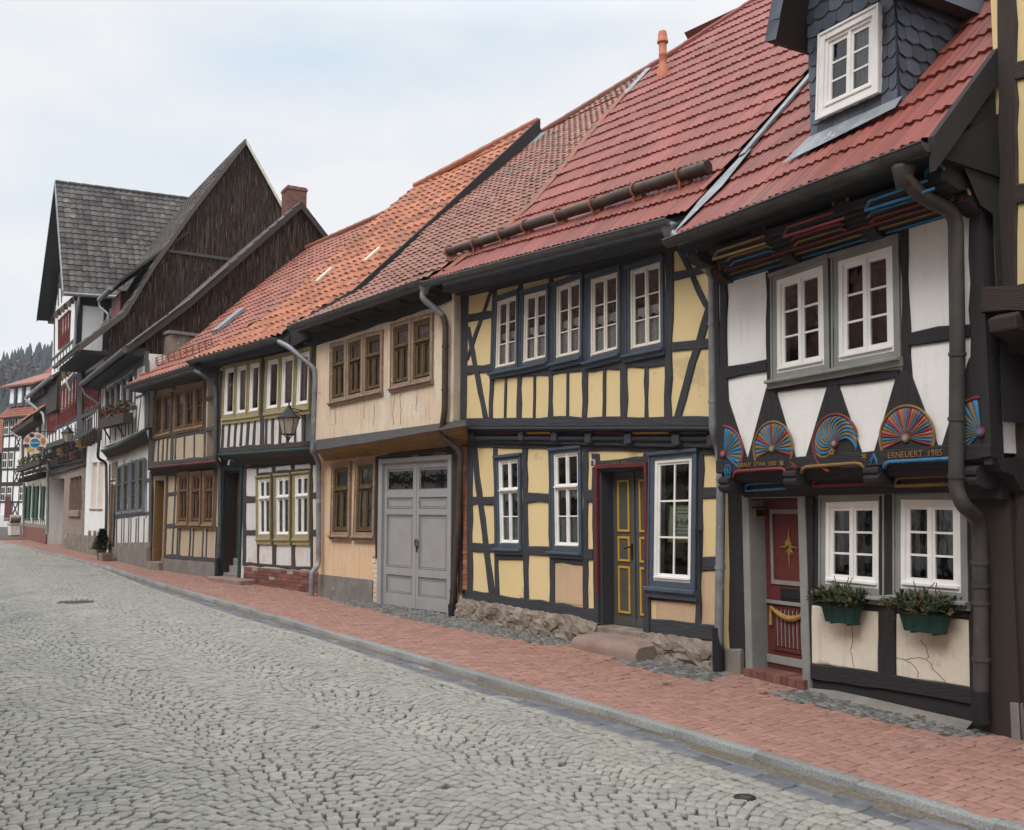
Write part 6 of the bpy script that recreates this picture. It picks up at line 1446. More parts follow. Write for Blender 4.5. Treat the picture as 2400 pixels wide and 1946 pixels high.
l = MB(); l.box(a, b, -.38, .0, gz_ - .1, gz_ + .09, 'pink_sandstone'); l.build('door_step', HD.root, bevel=.02)
# upper floor
uh = []
wu = dict(casing='khaki_paint', cw=.055, cd=.05, frame='white_paint', fw=.045, leaf=.05, munt=.016, grid=(1, 1), sill=('khaki_paint', .12, .01, .07))
for i, (q, cu) in enumerate(((((1088, 290), (1218, 262), (1205, 855), (1068, 870)), [(0, .3, 0, 1)]), (((1222, 262), (1360, 235), (1342, 838), (1210, 855)), [(0, 1, 0, 1)]), (((1366, 234), (1502, 205), (1486, 815), (1348, 838)), [(0, .25, 0, 1)]), (((1562, 195), (1716, 160), (1700, 785), (1540, 808)), [(.7, 1, 0, 1)]), (((1722, 158), (1890, 120), (1866, 765), (1706, 785)), [(0, 1, 0, 1)]), (((1896, 118), (2062, 75), (2040, 742), (1872, 765)), [(0, .4, 0, 1)]))):
    uh.append(window(HD, 8, list(q), UD, label=['leftmost upper window with its sash tilted open', 'second upper window of the left group', 'third upper window of the left group', 'first upper window of the right group', 'middle upper window of the right group', 'rightmost upper window behind the lantern'][i], curtain=cu, cmat='curtain_grey', **wu))
bl, br_ = HD.loc(px(8, 1003, 1240), UD), HD.loc(px(8, 2100, 1165), UD); xl = HD.loc(px(8, 1008, 900), UD)[0]; xr = HD.W + .03
tl, tr = HD.loc(px(8, 1040, 230), UD), HD.loc(px(8, 2080, -10), UD)
wall(HD, 'wall', [(xl, bl[1]), (xr, br_[1])], [(xl, tl[1]), (xr, tr[1])], UD, 'cool_white_plaster', uh)
T_ = [('v', 1040, 330, 1012, 1200, 34), ('v', 1510, 180, 1498, 1170, 46), ('v', 2085, 60, 2075, 1130, 44), ('h', 1003, 1222, 2100, 1146, 66), ('h', 1040, 270, 2090, 20, 60)]
for k, x in enumerate((1055, 1125, 1195, 1265, 1335, 1410)): T_.append(('v', x + 12, 905 - k * 9, x - 5, 1185 - k * 5, 26))
for k, x in enumerate((1540, 1612, 1695, 1778, 1862, 1950)): T_.append(('v', x + 6, 860 - k * 9, x + 2, 1160 - k * 6, 26))
timbers(HD, 8, T_, UD, 'brown_timber', .02)
mb = MB()
for (ya, yb, o0, o1, mat) in ((1256, 1180, UD + .03, UD + .03, 'teal_paint'),):
    a, b = HD.loc(px(8, 1003, 1268), o0), HD.loc(px(8, 2100, 1190), o0); mb.tube([(a[0], -o0, a[1]), (b[0], -o0, b[1])], .032, 'teal_paint', 8)
mb.build('green_moulding', HD.root)
mb = MB(); plane_band(HD, 8, ((1003, 1280), (2100, 1205)), ((1035, 1330), (2105, 1270)), UD, .18, 'brown_timber', mb); plane_band(HD, 8, ((1035, 1330), (2105, 1270)), ((1050, 1395), (2110, 1350)), .18, .08, 'umber_timber', mb); mb.build('jetty_boards', HD.root)
l = MB(); q = HD.loc(px(8, 1165, 1345), .2); l.tube([(q[0], -.15, q[1] + .05), (q[0] + .02, -.28, q[1] + .02), (q[0] + .03, -.30, q[1] - .08)], .03, 'zinc', 8); l.build('door_lamp', HD.root)
r = RD = RoofPlane(HD, px(8, 720, 200), px(6, 10, 795), .7, 44)
DP = [[(.0, 0), (4.20, 0), (4.35, .22), (.8, .22)], [(.8, .22), (4.35, .22), (5.5, .75), (1.71, .75)], [(1.75, .75), (5.5, .75), (5.6, 2.4), (5.55, 5.6), (2.05, 4.75), (1.85, 2.8)]]
tiles(r, DP, 'tile_orange', period=.235, course=.33, amp=.028, step=.03, prof='wave', sag=.045, thick=.30, label='bright orange pantiles')
ridge_cap(r, [(2.05, 4.75), (5.55, 5.6)], 'tile_orange', .10)
gutter(r, .06, 4.0, 'dull_zinc', .07)
for p in ((6, 880, 80), (6, 405, 275)):
    t_ = r.loc(px(*p)); m = MB(); A_, B_ = r.at(t_[0], t_[1], .05), r.at(t_[0] + .02, t_[1] + .38, .05); m.hexa([(A_[0] - .06, A_[1], A_[2] - .03), (A_[0] + .06, A_[1], A_[2] - .03), (B_[0] + .06, B_[1], B_[2] - .03), (B_[0] - .06, B_[1], B_[2] - .03)], [(A_[0] - .06, A_[1] - .02, A_[2] + .01), (A_[0] + .06, A_[1] - .02, A_[2] + .01), (B_[0] + .06, B_[1] - .02, B_[2] + .01), (B_[0] - .06, B_[1] - .02, B_[2] + .01)], 'old_white_plaster'); m.build('glass_tile', HD.root)
mb = MB()
for a, b in (((5.52, .7), (5.62, 2.4)), ((5.62, 2.4), (5.57, 5.65)), ((4.25, .12), (5.5, .72))):
    A_, B_ = r.at(a[0], a[1], .03), r.at(b[0], b[1], .03); mb.hexa([(A_[0], A_[1], A_[2] - .42), (A_[0] + .05, A_[1], A_[2] - .42), (B_[0] + .05, B_[1], B_[2] - .42), (B_[0], B_[1], B_[2] - .42)], [(A_[0], A_[1], A_[2] + .02), (A_[0] + .05, A_[1], A_[2] + .02), (B_[0] + .05, B_[1], B_[2] + .02), (B_[0], B_[1], B_[2] + .02)], 'black_timber')
mb.build('verge_board', HD.root)
mb = MB(); A_ = (4.35, .2); fp = [(4.5, .28), (5.6, .72), (5.75, 1.0), (5.72, 2.4), (5.66, 5.5)]
for a, b in zip(fp[:-1], fp[1:]):
    p, q = r.at(a[0], a[1], -.22), r.at(b[0], b[1], -.22); mb.add([(p[0] - .1, p[1], p[2] + .02), (p[0] + .14, p[1], p[2] - .02), (q[0] + .14, q[1], q[2] - .02), (q[0] - .1, q[1], q[2] + .02)], [(0, 1, 2, 3)], 'lead_flashing')
mb.build('valley_flashing', HD.root, recalc=False)
mb = MB(); a, b = r.at(.05, 0), r.at(4.3, 0); mb.sweep([(.05, -.05), (.05, -.2), (.55, -.25), (.55, .3)], a, b, 'black_timber'); mb.build('soffit', HD.root)
PP = [r.at(4.02, -.07, -.1)]
for z_k, pp, off in ((8, (1790, 60), .72), (8, (2075, 300), UD + .1), (8, (2090, 400), UD + .08), (8, (2058, 1230), UD + .08), (9, (2075, 60), UD), (9, (2128, 160), .12), (9, (2125, 1270), .12), (9, (2110, 1330), .16), (9, (2050, 1385), .30), (9, (2045, 1660), .30)):
    x, z_ = HD.loc(px(z_k, *pp), off); PP.append((x, -off, z_))
pipe(HD, PP, .05, 'zinc', clips=[clip_at(PP[3], PP[4], t) for t in (.2, .8)] + [clip_at(PP[6], PP[7], t) for t in (.2, .9)])
back_slope(r, 2.0, 5.5, 5.0, 'tile_orange')

# ================================================================== tan house with brown windows
HE = House('timber_house', EF, DE, 'narrow tan timber-framed house with brown windows and dark recessed doorway')
UE = .28
s0, s1 = -.0, HE.W
holes = []
we = dict(casing='tan_wood_paint', cw=.06, cd=.09, frame='red_brown_stain', fw=.05, leaf=.035, munt=.016, grid=(2, 1), transom=.34, upgrid=(2, 1), sill=('tan_wood_paint', .10, .01, .12), curtain=[(0, .45, 0, 1), (.55, 1, 0, 1)], cmat='curtain_blue')
for q, lb in ((((598, 288), (712, 268), (700, 848), (585, 850)), 'ground floor window nearest the doorway'), (((735, 282), (852, 262), (842, 850), (722, 850)), 'middle ground floor window'), (((880, 275), (1003, 258), (985, 855), (866, 855)), 'ground floor window nearest the downpipe')):
    holes.append(window(HE, 9, list(q), 0, label=lb, **we))
q = [HE.loc(px(9, *p)) for p in ((322, 365), (425, 362), (400, 1268), (300, 1268))]; dh = ((q[0][0] + q[3][0]) / 2, (q[1][0] + q[2][0]) / 2, -.3, q[0][1]); holes.append(dh)
tl, tr = HE.loc(px(9, 260, 150)), HE.loc(px(9, 1030, 60))
wall(HE, 'wall', [(s0, -.3), (s1, -.3)], [(s0, tl[1] + .2), (s1, tr[1] + .2)], 0, 'tan_plaster', holes, th=.35)
timbers(HE, 9, [('h', 260, 285, 1030, 215, 90), ('v', 445, 320, 415, 1200, 16), ('v', 538, 310, 496, 1195, 13), ('v', 583, 300, 548, 1195, 16), ('v', 585, 890, 572, 1200, 14), ('v', 702, 880, 686, 1210, 14), ('v', 738, 880, 722, 1215, 12), ('v', 845, 885, 830, 1222, 14), ('v', 885, 885, 872, 1225, 12), ('v', 990, 880, 980, 1240, 16),
                ('v', 718, 270, 700, 870, 18), ('v', 862, 262, 848, 870, 18), ('h', 440, 520, 580, 500, 42), ('h', 415, 880, 578, 862, 44), ('h', 400, 1205, 990, 1255, 48), ('v', 278, 330, 262, 1270, 20), ('h', 570, 878, 990, 882, 18)], 0, 'grey_timber', .02)
mb = MB(); q = HE.poly(9, [(390, 1232), (985, 1278), (985, 1500), (378, 1420)]); mb.prism([(q[3][0], -.3), (q[2][0], -.3), q[1], q[0]], .02, -.05, 'cement_render'); mb.build('plinth', HE.root)
mb = MB(); x0, x1, zt = dh[0], dh[1], dh[3]; zb = HE.loc(px(9, 350, 1270))[1]
mb.box(x0 - .06, x0, -.05, .04, zb, zt + .1, 'tan_wood_paint'); mb.box(x1, x1 + .08, -.05, .04, zb - .1, zt + .1, 'peeling_casing'); mb.box(x0 - .08, x1 + .10, -.06, .04, zt, zt + .12, 'tan_wood_paint'); mb.box(x0 - .005, x0 + .01, 0, .35, zb, zt, 'ochre_board')
de = mb.build('door', HE.root); l = MB(); l.box(x0, x1, .33, .36, zb, zt, 'warm_interior'); 
for k in range(5): l.box(x0 + .03 + k * (x1 - x0) / 5, x0 + .02 + (k + 1) * (x1 - x0) / 5, .322, .33, zb, zt - .1, 'red_brown_stain')
l.build('door_leaf', de)
l = MB(); l.box(x0 - .1, x1 + .1, -.16, .3, zb - .5, zb - .0, 'rubble_stone'); l.build('door_step', HE.root, bevel=.02)
uh = []
wu = dict(casing='tan_wood_paint', cw=.045, cd=.05, frame='red_brown_stain', fw=.035, leaf=.03, munt=.016, sill=('tan_wood_paint', .07, .01, .07))
for i, (q, gr, cu) in enumerate(((((312, 640), (405, 610), (392, 1045), (300, 1065)), (2, 2, 1), [(0, 1, 0, 1)]), (((405, 610), (508, 578), (490, 1020), (392, 1045)), (1, 1), [(0, 1, 0, 1)]), (((540, 560), (650, 532), (640, 985), (528, 1005)), (1, 1), [(0, 1, 0, 1)]), (((650, 532), (760, 502), (750, 965), (640, 985)), (2, 2, 1), [(.2, .8, .1, .6)]), (((760, 502), (868, 478), (852, 945), (750, 965)), (2, 2, 1), [(.3, .9, .1, .6)]))):
    uh.append(window(HE, 8, list(q), UE, grid=gr, curtain=cu, cmat='curtain_grey', label=['leftmost upper window', 'second upper window, blank', 'third upper window, blank', 'fourth upper window with lattice', 'rightmost upper window with lattice'][i], **wu))
bl, br_ = HE.loc(px(8, 238, 1395), UE), HE.loc(px(8, 985, 1325), UE); xl = HE.loc(px(8, 262, 1000), UE)[0] - .05; xr = HE.W + .02
tl, tr = HE.loc(px(8, 200, 520), UE), HE.loc(px(8, 1000, 370), UE)
wall(HE, 'wall', [(xl, bl[1]), (xr, br_[1])], [(xl, tl[1]), (xr, tr[1] + .05)], UE, 'tan_plaster', uh)
timbers(HE, 8, [('v', 300, 520, 250, 1370, 44), ('v', 522, 480, 488, 1340, 32), ('v', 868, 440, 855, 1300, 20), ('h', 240, 1372, 1000, 1300, 50), ('h', 200, 545, 1000, 370, 66), ('h', 865, 648, 1000, 612, 40), ('h', 862, 988, 1000, 958, 50), ('h', 262, 1095, 860, 1005, 38),
                ('v', 300, 1100, 287, 1345, 13), ('v', 350, 1090, 336, 1340, 13), ('v', 398, 1080, 385, 1335, 13), ('v', 446, 1070, 434, 1330, 13), ('v', 536, 1060, 528, 1320, 13), ('v', 634, 1040, 628, 1310, 13), ('v', 742, 1025, 740, 1300, 13), ('v', 985, 400, 980, 1300, 26)], UE, 'grey_timber', .02)
mb = MB(); o0 = UE + .04; a, b = HE.loc(px(8, 240, 1408), o0), HE.loc(px(8, 990, 1335), o0); mb.tube([(a[0], -o0, a[1]), (b[0], -o0, b[1])], .028, 'madder_paint', 8); mb.build('red_moulding', HE.root)
mb = MB(); plane_band(HE, 8, ((238, 1415), (1000, 1340)), ((262, 1500), (1010, 1420)), UE, .04, 'umber_timber', mb); mb.build('jetty_boards', HE.root)
mb = MB(); mb.box(xl - .12, xl, -UE, .3, bl[1] - .1, tl[1] + .5, 'black_timber'); mb.build('corner_post', HE.root)
r = RE = RoofPlane(HE, px(8, 60, 470), px(8, 770, 245), .7, 42.5)
tiles(r, [[(.20, 0), (4.40, 0), (5.1, 1.1), (.95, 1.1)], [(.95, 1.1), (5.1, 1.1), (5.1, 4.65), (.30, 4.65)]], 'tile_dull_red', period=.2, course=.31, amp=.016, step=.026, prof='wave', sag=.02, label='dull red tiles')
ridge_cap(r, [(.3, 4.65), (5.1, 4.65)], 'tile_dull_red', .09); gutter(r, .2, 4.25, 'dull_zinc', .07); back_slope(r, .3, 5.1, 4.65, 'tile_dull_red')
t_ = r.loc(px(12, 1370, 1350)); m = MB(); A_, B_ = r.at(t_[0] - .2, t_[1] - .35, .06), r.at(t_[0] + .2, t_[1] + .35, .06); m.hexa([(A_[0], A_[1], A_[2] - .05), (B_[0], A_[1], A_[2] - .05), (B_[0], B_[1], B_[2] - .05), (A_[0], B_[1], B_[2] - .05)], [(A_[0], A_[1] - .03, A_[2] + .02), (B_[0], A_[1] - .03, A_[2] + .02), (B_[0], B_[1] - .03, B_[2] + .02), (A_[0], B_[1] - .03, B_[2] + .02)], 'zinc'); m.build('roof_light', HE.root)
# ladder-like snow guard above the eave
for k in range(10):
    m = MB(); s_ = .65 + k * .36; c1, c2 = r.at(s_, .45, .02), r.at(s_ + .33, .45, .02)
    for hh in (.06, .13, .20): m.tube([(c1[0], c1[1] - .05, c1[2] + hh), (c2[0], c2[1] - .05, c2[2] + hh)], .010, 'rust_flashing', 5)
    m.tube([(c1[0], c1[1] - .03, c1[2]), (c1[0], c1[1] - .06, c1[2] + .22)], .010, 'rust_flashing', 5); m.tube([(c2[0], c2[1] - .03, c2[2]), (c2[0], c2[1] - .06, c2[2] + .22)], .010, 'rust_flashing', 5); m.build('snow_guard', HE.root)
mb = MB(); a, b = r.at(.25, 0), r.at(4.4, 0); mb.sweep([(.05, -.05), (.05, -.18), (.5, -.22), (.5, .3)], a, b, 'grey_timber'); mb.build('soffit', HE.root)
PP = [r.at(4.15, -.07, -.1)]
for z_k, pp, off in ((8, (790, 350), .74), (8, (960, 478), UE + .12), (8, (982, 560), UE + .09), (8, (975, 1290), UE + .09), (8, (1022, 1380), .16), (9, (1025, 250), .14), (9, (1022, 900), .14), (9, (1000, 1440), .14)):
    x, z_ = HE.loc(px(z_k, *pp), off); PP.append((x, -off, z_))
pipe(HE, PP, .048, 'dull_zinc', clips=[clip_at(PP[6], PP[7], t) for t in (.1, .9)] + [clip_at(PP[3], PP[4], t) for t in (.4,)], base=((PP[-1][0], PP[-1][1], PP[-1][2] - .05), (PP[-1][0], PP[-1][1], PP[-1][2] + .42)))

# ================================================================== house with the lower boarded gable
def flat_roof(H, prof, xa, xb, mat_top, name, parent=None, th=.10, under='umber_timber', shift=0.0):
    """slab following a (y,z) profile between x=xa and x=xb"""
    mb = MB(); n = len(prof)
    for (a, b) in zip(prof[:-1], prof[1:]):
        ln = math.hypot(b[0] - a[0], b[1] - a[1]); ny, nz_ = -(b[1] - a[1]) / ln, (b[0] - a[0]) / ln
        if nz_ < 0: ny, nz_ = -ny, -nz_
        k = max(1, int(ln / .30)); m = max(1, int((xb - xa) / .24))
        for i in range(k):
            p, q = lerp(a, b, i / k), lerp(a, b, (i + 1) / k); s_ = .03
            rise0, rise1 = (s_, 0) if a[1] < b[1] else (0, s_)
            for j in range(m):
                x0, x1 = xa + (xb - xa) * j / m, xa + (xb - xa) * (j + 1) / m; xm = x0 + (x1 - x0) * .6; t = rnd.random(); hj = rnd.uniform(-.006, .006)
                vs = [(x0, p[0] + ny * (rise0 + hj), p[1] + nz_ * (rise0 + hj)), (xm, p[0] + ny * (rise0 + .035), p[1] + nz_ * (rise0 + .035)), (x1, p[0] + ny * (rise0 + hj), p[1] + nz_ * (rise0 + hj)),
                      (x0, q[0] + ny * (rise1 + hj), q[1] + nz_ * (rise1 + hj)), (xm, q[0] + ny * (rise1 + .035), q[1] + nz_ * (rise1 + .035)), (x1, q[0] + ny * (rise1 + hj), q[1] + nz_ * (rise1 + hj)),
                      (x0, p[0] - ny * .02, p[1] - nz_ * .02), (xm, p[0] - ny * .02, p[1] - nz_ * .02), (x1, p[0] - ny * .02, p[1] - nz_ * .02)]
                mb.add(vs, [(0, 1, 4, 3), (1, 2, 5, 4), (6, 7, 1, 0), (7, 8, 2, 1)], mat_top, tint=t)
    o = mb.build(name, parent or H.root, recalc=False)
    u = MB()
    for (a, b) in zip(prof[:-1], prof[1:]):
        u.hexa([(xa, a[0], a[1] - .03 - th), (xb, a[0], a[1] - .03 - th), (xb, b[0], b[1] - .03 - th), (xa, b[0], b[1] - .03 - th)], [(xa, a[0], a[1] - .02), (xb, a[0], a[1] - .02), (xb, b[0], b[1] - .02), (xa, b[0], b[1] - .02)], under)
    u.build('roof_boarding', o)
    return o
def boarded(H, poly, x, name='boarded_gable', bw=.17, mat='weathered_board', rail=None):
    """vertical weathered boards filling the (y,z) polygon on the cross plane x"""
    mb = MB(); y0, y1 = min(p[0] for p in poly), max(p[0] for p in poly)
    def span(y):
        zs = []
        for i in range(len(poly)):
            a, b = poly[i], poly[(i + 1) % len(poly)]
            if (a[0] > y) != (b[0] > y): zs.append(a[1] + (b[1] - a[1]) * (y - a[0]) / (b[0] - a[0]))
        return (min(zs), max(zs)) if len(zs) >= 2 else None
    y = y0
    while y < y1:
        w = bw * rnd.uniform(.8, 1.2); a, b = y + .004, min(y + w - .004, y1); sa, sb = span(min(max(a, y0 + .001), y1 - .001)), span(min(b, y1 - .001)); o = rnd.uniform(0, 60)
        if sa and sb:
            xx = x + rnd.uniform(.0, .02)
            mb.add([(x - .02, a, sa[0]), (x - .02, b, sb[0]), (x - .02, b, sb[1]), (x - .02, a, sa[1]), (xx + .02, a, sa[0]), (xx + .02, b, sb[0]), (xx + .02, b, sb[1]), (xx + .02, a, sa[1])],
                   [(4, 5, 6, 7), (0, 4, 7, 3), (1, 2, 6, 5)], mat, [(sa[0] + o, 0), (sb[0] + o, w), (sb[1] + o, w), (sa[1] + o, 0)] * 2)
        y += w
    mb.add([(x - .03, p[0], p[1]) for p in poly], [tuple(range(len(poly)))], 'dark_interior')
    return mb.build(name, H.root, recalc=False)
def rake(H, prof, x, w, th, mat, name='verge_board', dz=.02):
    mb = MB()
    for a, b in zip(prof[:-1], prof[1:]): mb.hexa([(x, a[0], a[1] - w), (x + th, a[0], a[1] - w), (x + th, b[0], b[1] - w), (x, b[0], b[1] - w)], [(x, a[0], a[1] + dz), (x + th, a[0], a[1] + dz), (x + th, b[0], b[1] + dz), (x, b[0], b[1] + dz)], mat)
    return mb.build(name, H.root)
HF = House('timber_house', FG, EF, 'white house with pale blue window frames and the lower black boarded gable')
wf = dict(casing='pale_blue_paint', cw=.04, cd=.05, frame='old_brown_paint', fw=.03, leaf=.03, munt=.015, grid=(1, 2), transom=.4, upgrid=(1, 1), sill=('pale_blue_paint', .06, .0, .06), cornice=False, curtain=[(0, 1, 0, 1)], cmat='curtain_grey')
holes = []
for q, lb in ((((905, 485), (968, 465), (960, 1035), (895, 1045)), 'ground floor window nearest the door'), (((982, 455), (1050, 435), (1045, 1025), (975, 1032)), 'second ground floor window'), (((1072, 420), (1142, 400), (1140, 1015), (1065, 1022)), 'third ground floor window'), (((1162, 395), (1235, 375), (1225, 1005), (1155, 1015)), 'ground floor window nearest the tan house')):
    holes.append(window(HF, 13, list(q), 0, label=lb, **wf))
q = [HF.loc(px(13, *p)) for p in ((848, 700), (888, 695), (870, 1440), (845, 1440))]; dh = (q[0][0], q[1][0], -.3, q[0][1]); holes.append(dh)
tl, tr = HF.loc(px(13, 790, 400)), HF.loc(px(13, 1290, 190))
wall(HF, 'wall', [(max(.02, tl[0]), -.3), (HF.W, -.3)], [(max(.02, tl[0]), tl[1]), (HF.W, tr[1])], 0, 'cool_white_plaster', holes, th=.3)
timbers(HF, 13, [('h', 880, 1085, 1300, 1035, 44), ('h', 1235, 650, 1300, 632, 42), ('h', 800, 655, 900, 640, 26), ('v', 1295, 540, 1285, 1440, 26), ('v', 805, 450, 800, 1440, 18), ('v', 893, 420, 885, 1440, 12)] + [('v', x + 6, 1095, x, 1400, 8) for x in (945, 972, 1030, 1055, 1118, 1145, 1212)] + [('v', x + 6, 400, x, 1090, 9) for x in (972, 1060, 1150, 1240)], 0, 'grey_timber', .015)
mb = MB(); q = HF.poly(13, [(822, 1440), (1285, 1448), (1285, 1700), (815, 1590)]); mb.prism([(q[3][0], -.3), (q[2][0], -.3), q[1], q[0]], .02, -.07, 'cement_render'); q = HF.poly(13, [(855, 1392), (1290, 1385), (1290, 1455), (855, 1448)]); mb.prism(q[::-1], .02, -.02, 'rubble_stone'); mb.build('plinth', HF.root)
mb = MB(); mb.box(dh[0] - .16, dh[0], -.06, .05, -.2, dh[3] + .05, 'ochre_board'); mb.box(dh[1], dh[1] + .03, -.05, .05, -.2, dh[3] + .05, 'umber_timber'); df = mb.build('door', HF.root); l = MB(); l.box(dh[0], dh[1], .25, .28, -.2, dh[3], 'umber_timber'); l.build('door_leaf', df)
mb = MB(); q = [HF.loc(px(13, *p), .02) for p in ((828, 440), (880, 425), (878, 600), (826, 620))]; mb.prism([q[3], q[2], q[1], q[0]], .0, -.03, 'ochre_brown_paint'); mb.build('fanlight', HF.root)
UF = .3
uh = []
wf2 = dict(casing='pale_blue_paint', cw=.035, cd=.04, frame='old_brown_paint', fw=.03, leaf=.03, munt=.015, grid=(1, 2), cornice=False, curtain=[(0, 1, 0, 1)], cmat='curtain_grey')
for i, q in enumerate((((662, 1130), (708, 1100), (704, 1330), (660, 1350)), ((712, 1098), (762, 1062), (758, 1312), (708, 1330)), ((766, 1060), (822, 1020), (818, 1300), (762, 1312)), ((826, 1018), (882, 975), (878, 1285), (822, 1300)), ((886, 972), (950, 925), (944, 1280), (882, 1290)))):
    uh.append(window(HF, 14, list(q), UF, label=['leftmost', 'second', 'middle', 'fourth', 'rightmost'][i] + ' small upper window', **wf2))
xl = HF.loc(px(14, 612, 1300), UF)[0]
bl = [HF.loc(px(14, *p), UF) for p in ((612, 1690), (760, 1640), (880, 1585), (960, 1545), (1045, 1495))]; tl, tr = HF.loc(px(14, 612, 1060), UF), HF.loc(px(14, 1045, 800), UF)
wall(HF, 'wall', bl, [(bl[0][0], tl[1]), (bl[-1][0], tr[1])], UF, 'cool_white_plaster', uh)
timbers(HF, 14, [('h', 610, 1400, 960, 1300, 26), ('h', 945, 1210, 1045, 1165, 26), ('h', 610, 1090, 1045, 850, 70), ('v', 1052, 760, 1048, 1520, 36)] + [('v', x, 1390 - (x - 600) * .3, x - 4, 1690 - (x - 600) * .42, 6) for x in (655, 700, 752, 812, 848, 880, 918, 952)] + [('v', 1000, 1180, 962, 1540, 6), ('v', 650, 1100, 652, 1380, 8), ('v', 950, 1300, 948, 1540, 8)], UF, 'grey_timber', .015)
mb = MB(); P_ = [HF.loc(px(14, *p), UF + .06) for p in ((612, 1722), (760, 1668), (880, 1600), (960, 1560), (1045, 1510))]; mb.tube([(x, -UF - .05, z_) for x, z_ in P_], .045, 'teal_paint', 8); mb.build('green_moulding', HF.root)
mb = MB(); A = [HF.loc(px(14, *p), UF) for p in ((612, 1722), (760, 1668), (880, 1600), (960, 1560), (1045, 1510))]; B = [HF.loc(px(13, *p), .05) for p in ((770, 385), (900, 345), (1030, 300), (1140, 250), (1275, 190))]
mb.add([(x, -UF - .02, z_) for x, z_ in A] + [(x, -.04, z_) for x, z_ in B], [(i, i + 1, i + 6, i + 5) for i in range(4)], 'umber_timber', [(x, 0) for x, z_ in A] + [(x, .3) for x, z_ in B]); P_ = [(x, -.06, z_ - .04) for x, z_ in B]; mb.tube(P_, .03, 'ochre_board', 6); mb.build('jetty_boards', HF.root, recalc=False)
gp = [(-.72, 5.72), (.8, 7.1), (3.8, 10.3)]; XF = HF.W + .20
flat_roof(HF, gp, -.35, XF + .12, 'tile_grey', 'roof'); flat_roof(HF, [(3.8, 10.3), (8.0, 5.7)], -.35, XF + .12, 'tile_grey', 'rear_roof')
boarded(HF, [(-.28, 4.9), (-.28, 6.0), (.8, 6.98), (3.8, 10.18), (7.8, 5.8), (7.8, 4.2), (.3, 4.2)], XF - .05); rake(HF, gp + [(8.0, 5.7)], XF + .10, .20, .04, 'umber_timber')
mb = MB()
for a, b in (((-.6, 5.83), (.2, 6.56)), ((.28, 6.64), (.8, 7.1)), ((.85, 7.16), (1.75, 8.12))): mb.hexa([(XF + .02, a[0], a[1] + .03), (XF + .17, a[0], a[1] + .03), (XF + .17, b[0], b[1] + .03), (XF + .02, b[0], b[1] + .03)], [(XF + .02, a[0], a[1] + .08), (XF + .17, a[0], a[1] + .08), (XF + .17, b[0], b[1] + .08), (XF + .02, b[0], b[1] + .08)], 'zinc')
mb.build('verge_flashing', HF.root)
mb = MB(); a, b = HF.loc(px(10, 960, 1250), .74), HF.loc(px(10, 1500, 820), .74); b = (XF + .1, b[1]); mb.tube([(a[0], -.78, a[1]), (b[0], -.78, b[1])], .085, 'dull_zinc', 10); mb.build('gutter', HF.root)
mb = MB(); mb.sweep([(-.68, -.1), (-.2, -.18), (-.2, .1), (-.68, .02)], (a[0] + .1, 0, a[1]), (b[0], 0, b[1]), 'black_timber'); mb.build('soffit', HF.root)
PP = [(a[0] + .1, -.78, a[1] - .06)]
for z_k, pp, off in ((14, (455, 1180), .72), (14, (590, 1270), .45), (14, (590, 1600), .4), (13, (658, 380), .4), (13, (760, 430), .12), (13, (765, 900), .12), (13, (755, 1420), .12)):
    x, z_ = HF.loc(px(z_k, *pp), off); PP.append((x, -off, z_))
pipe(HF, PP, .045, 'rusty_pipe')
# masonry stub between the two roofs, rendered and crumbling
mb = MB(); q = HE.locs(px(8, 260, 70), .1); mb.box(.05, .62, .15, 2.8, 5.0, 6.08, 'rubble_stone'); mb.box(.0, .68, .10, 2.9, 6.08, 6.16, 'cement_render'); mb.build('masonry_stub', HE.root)

# ================================================================== white house, taller boarded gable
HG = House('timber_house', GH, FG, 'white-plastered house with pink window niches and the tall black boarded gable')
holes = []
for a, b in (((590, 435), (635, 430)), ((672, 425), (718, 440))):
    q0, q1 = HG.loc(px(13, a[0], a[1])), HG.loc(px(13, b[0], 985)); holes.append((q0[0], q1[0], q1[1], q0[1]))
zt = HG.loc(px(13, 640, 200))[1]
wall(HG, 'wall', [(.35, -.3), (HG.W, -.3)], [(.35, zt), (HG.W, zt + .1)], 0, 'white_plaster', holes, th=.18)
for h_ in holes:
    mb = MB(); mb.box(h_[0], h_[1], .10, .12, h_[2], h_[3], 'sign_cream'); mb.box(h_[0] - .03, h_[1] + .03, -.03, .02, h_[2] - .05, h_[2], 'cement_render'); mb.build('blocked_window', HG.root)
mb = MB(); q = HG.poly(13, [(495, 1302), (745, 1310), (745, 1570), (490, 1505)]); mb.prism([(q[3][0], -.3), (q[2][0], -.3), q[1], q[0]], .02, -.05, 'rubble_stone')
for x in (568, 630): c = HG.loc(px(13, x, 1280)); mb.box(c[0], c[0] + .2, -.07, .02, c[1] - .3, c[1] + .1, 'sandstone')
mb.build('plinth', HG.root)
UG = .2
uh = []
for i, (x0_, x1_) in enumerate(((450, 497), (505, 545), (550, 592))):
    f = lambda x: 1060 - (x - 450) * .35; g_ = lambda x: 1345 - (x - 450) * .42
    uh.append(window(HG, 14, [(x0_, f(x0_)), (x1_, f(x1_)), (x1_, g_(x1_)), (x0_, g_(x0_))], UG, casing='dark_red_window', cw=.05, cd=.03, frame='dark_red_window', fw=.04, leaf=.04, munt=.02, grid=(2, 4), cornice=False, label=['left', 'middle', 'right'][i] + ' red-framed upper window'))
xa, xb = HG.loc(px(14, 430, 1200), UG)[0], HG.loc(px(14, 612, 1200), UG)[0] + .1
za, zb_ = HG.loc(px(14, 500, 1580), UG)[1], 6.7
wall(HG, 'wall', [(xa, za), (xb, za + .1)], [(xa, zb_), (xb, zb_ + .1)], UG, 'white_plaster', uh)
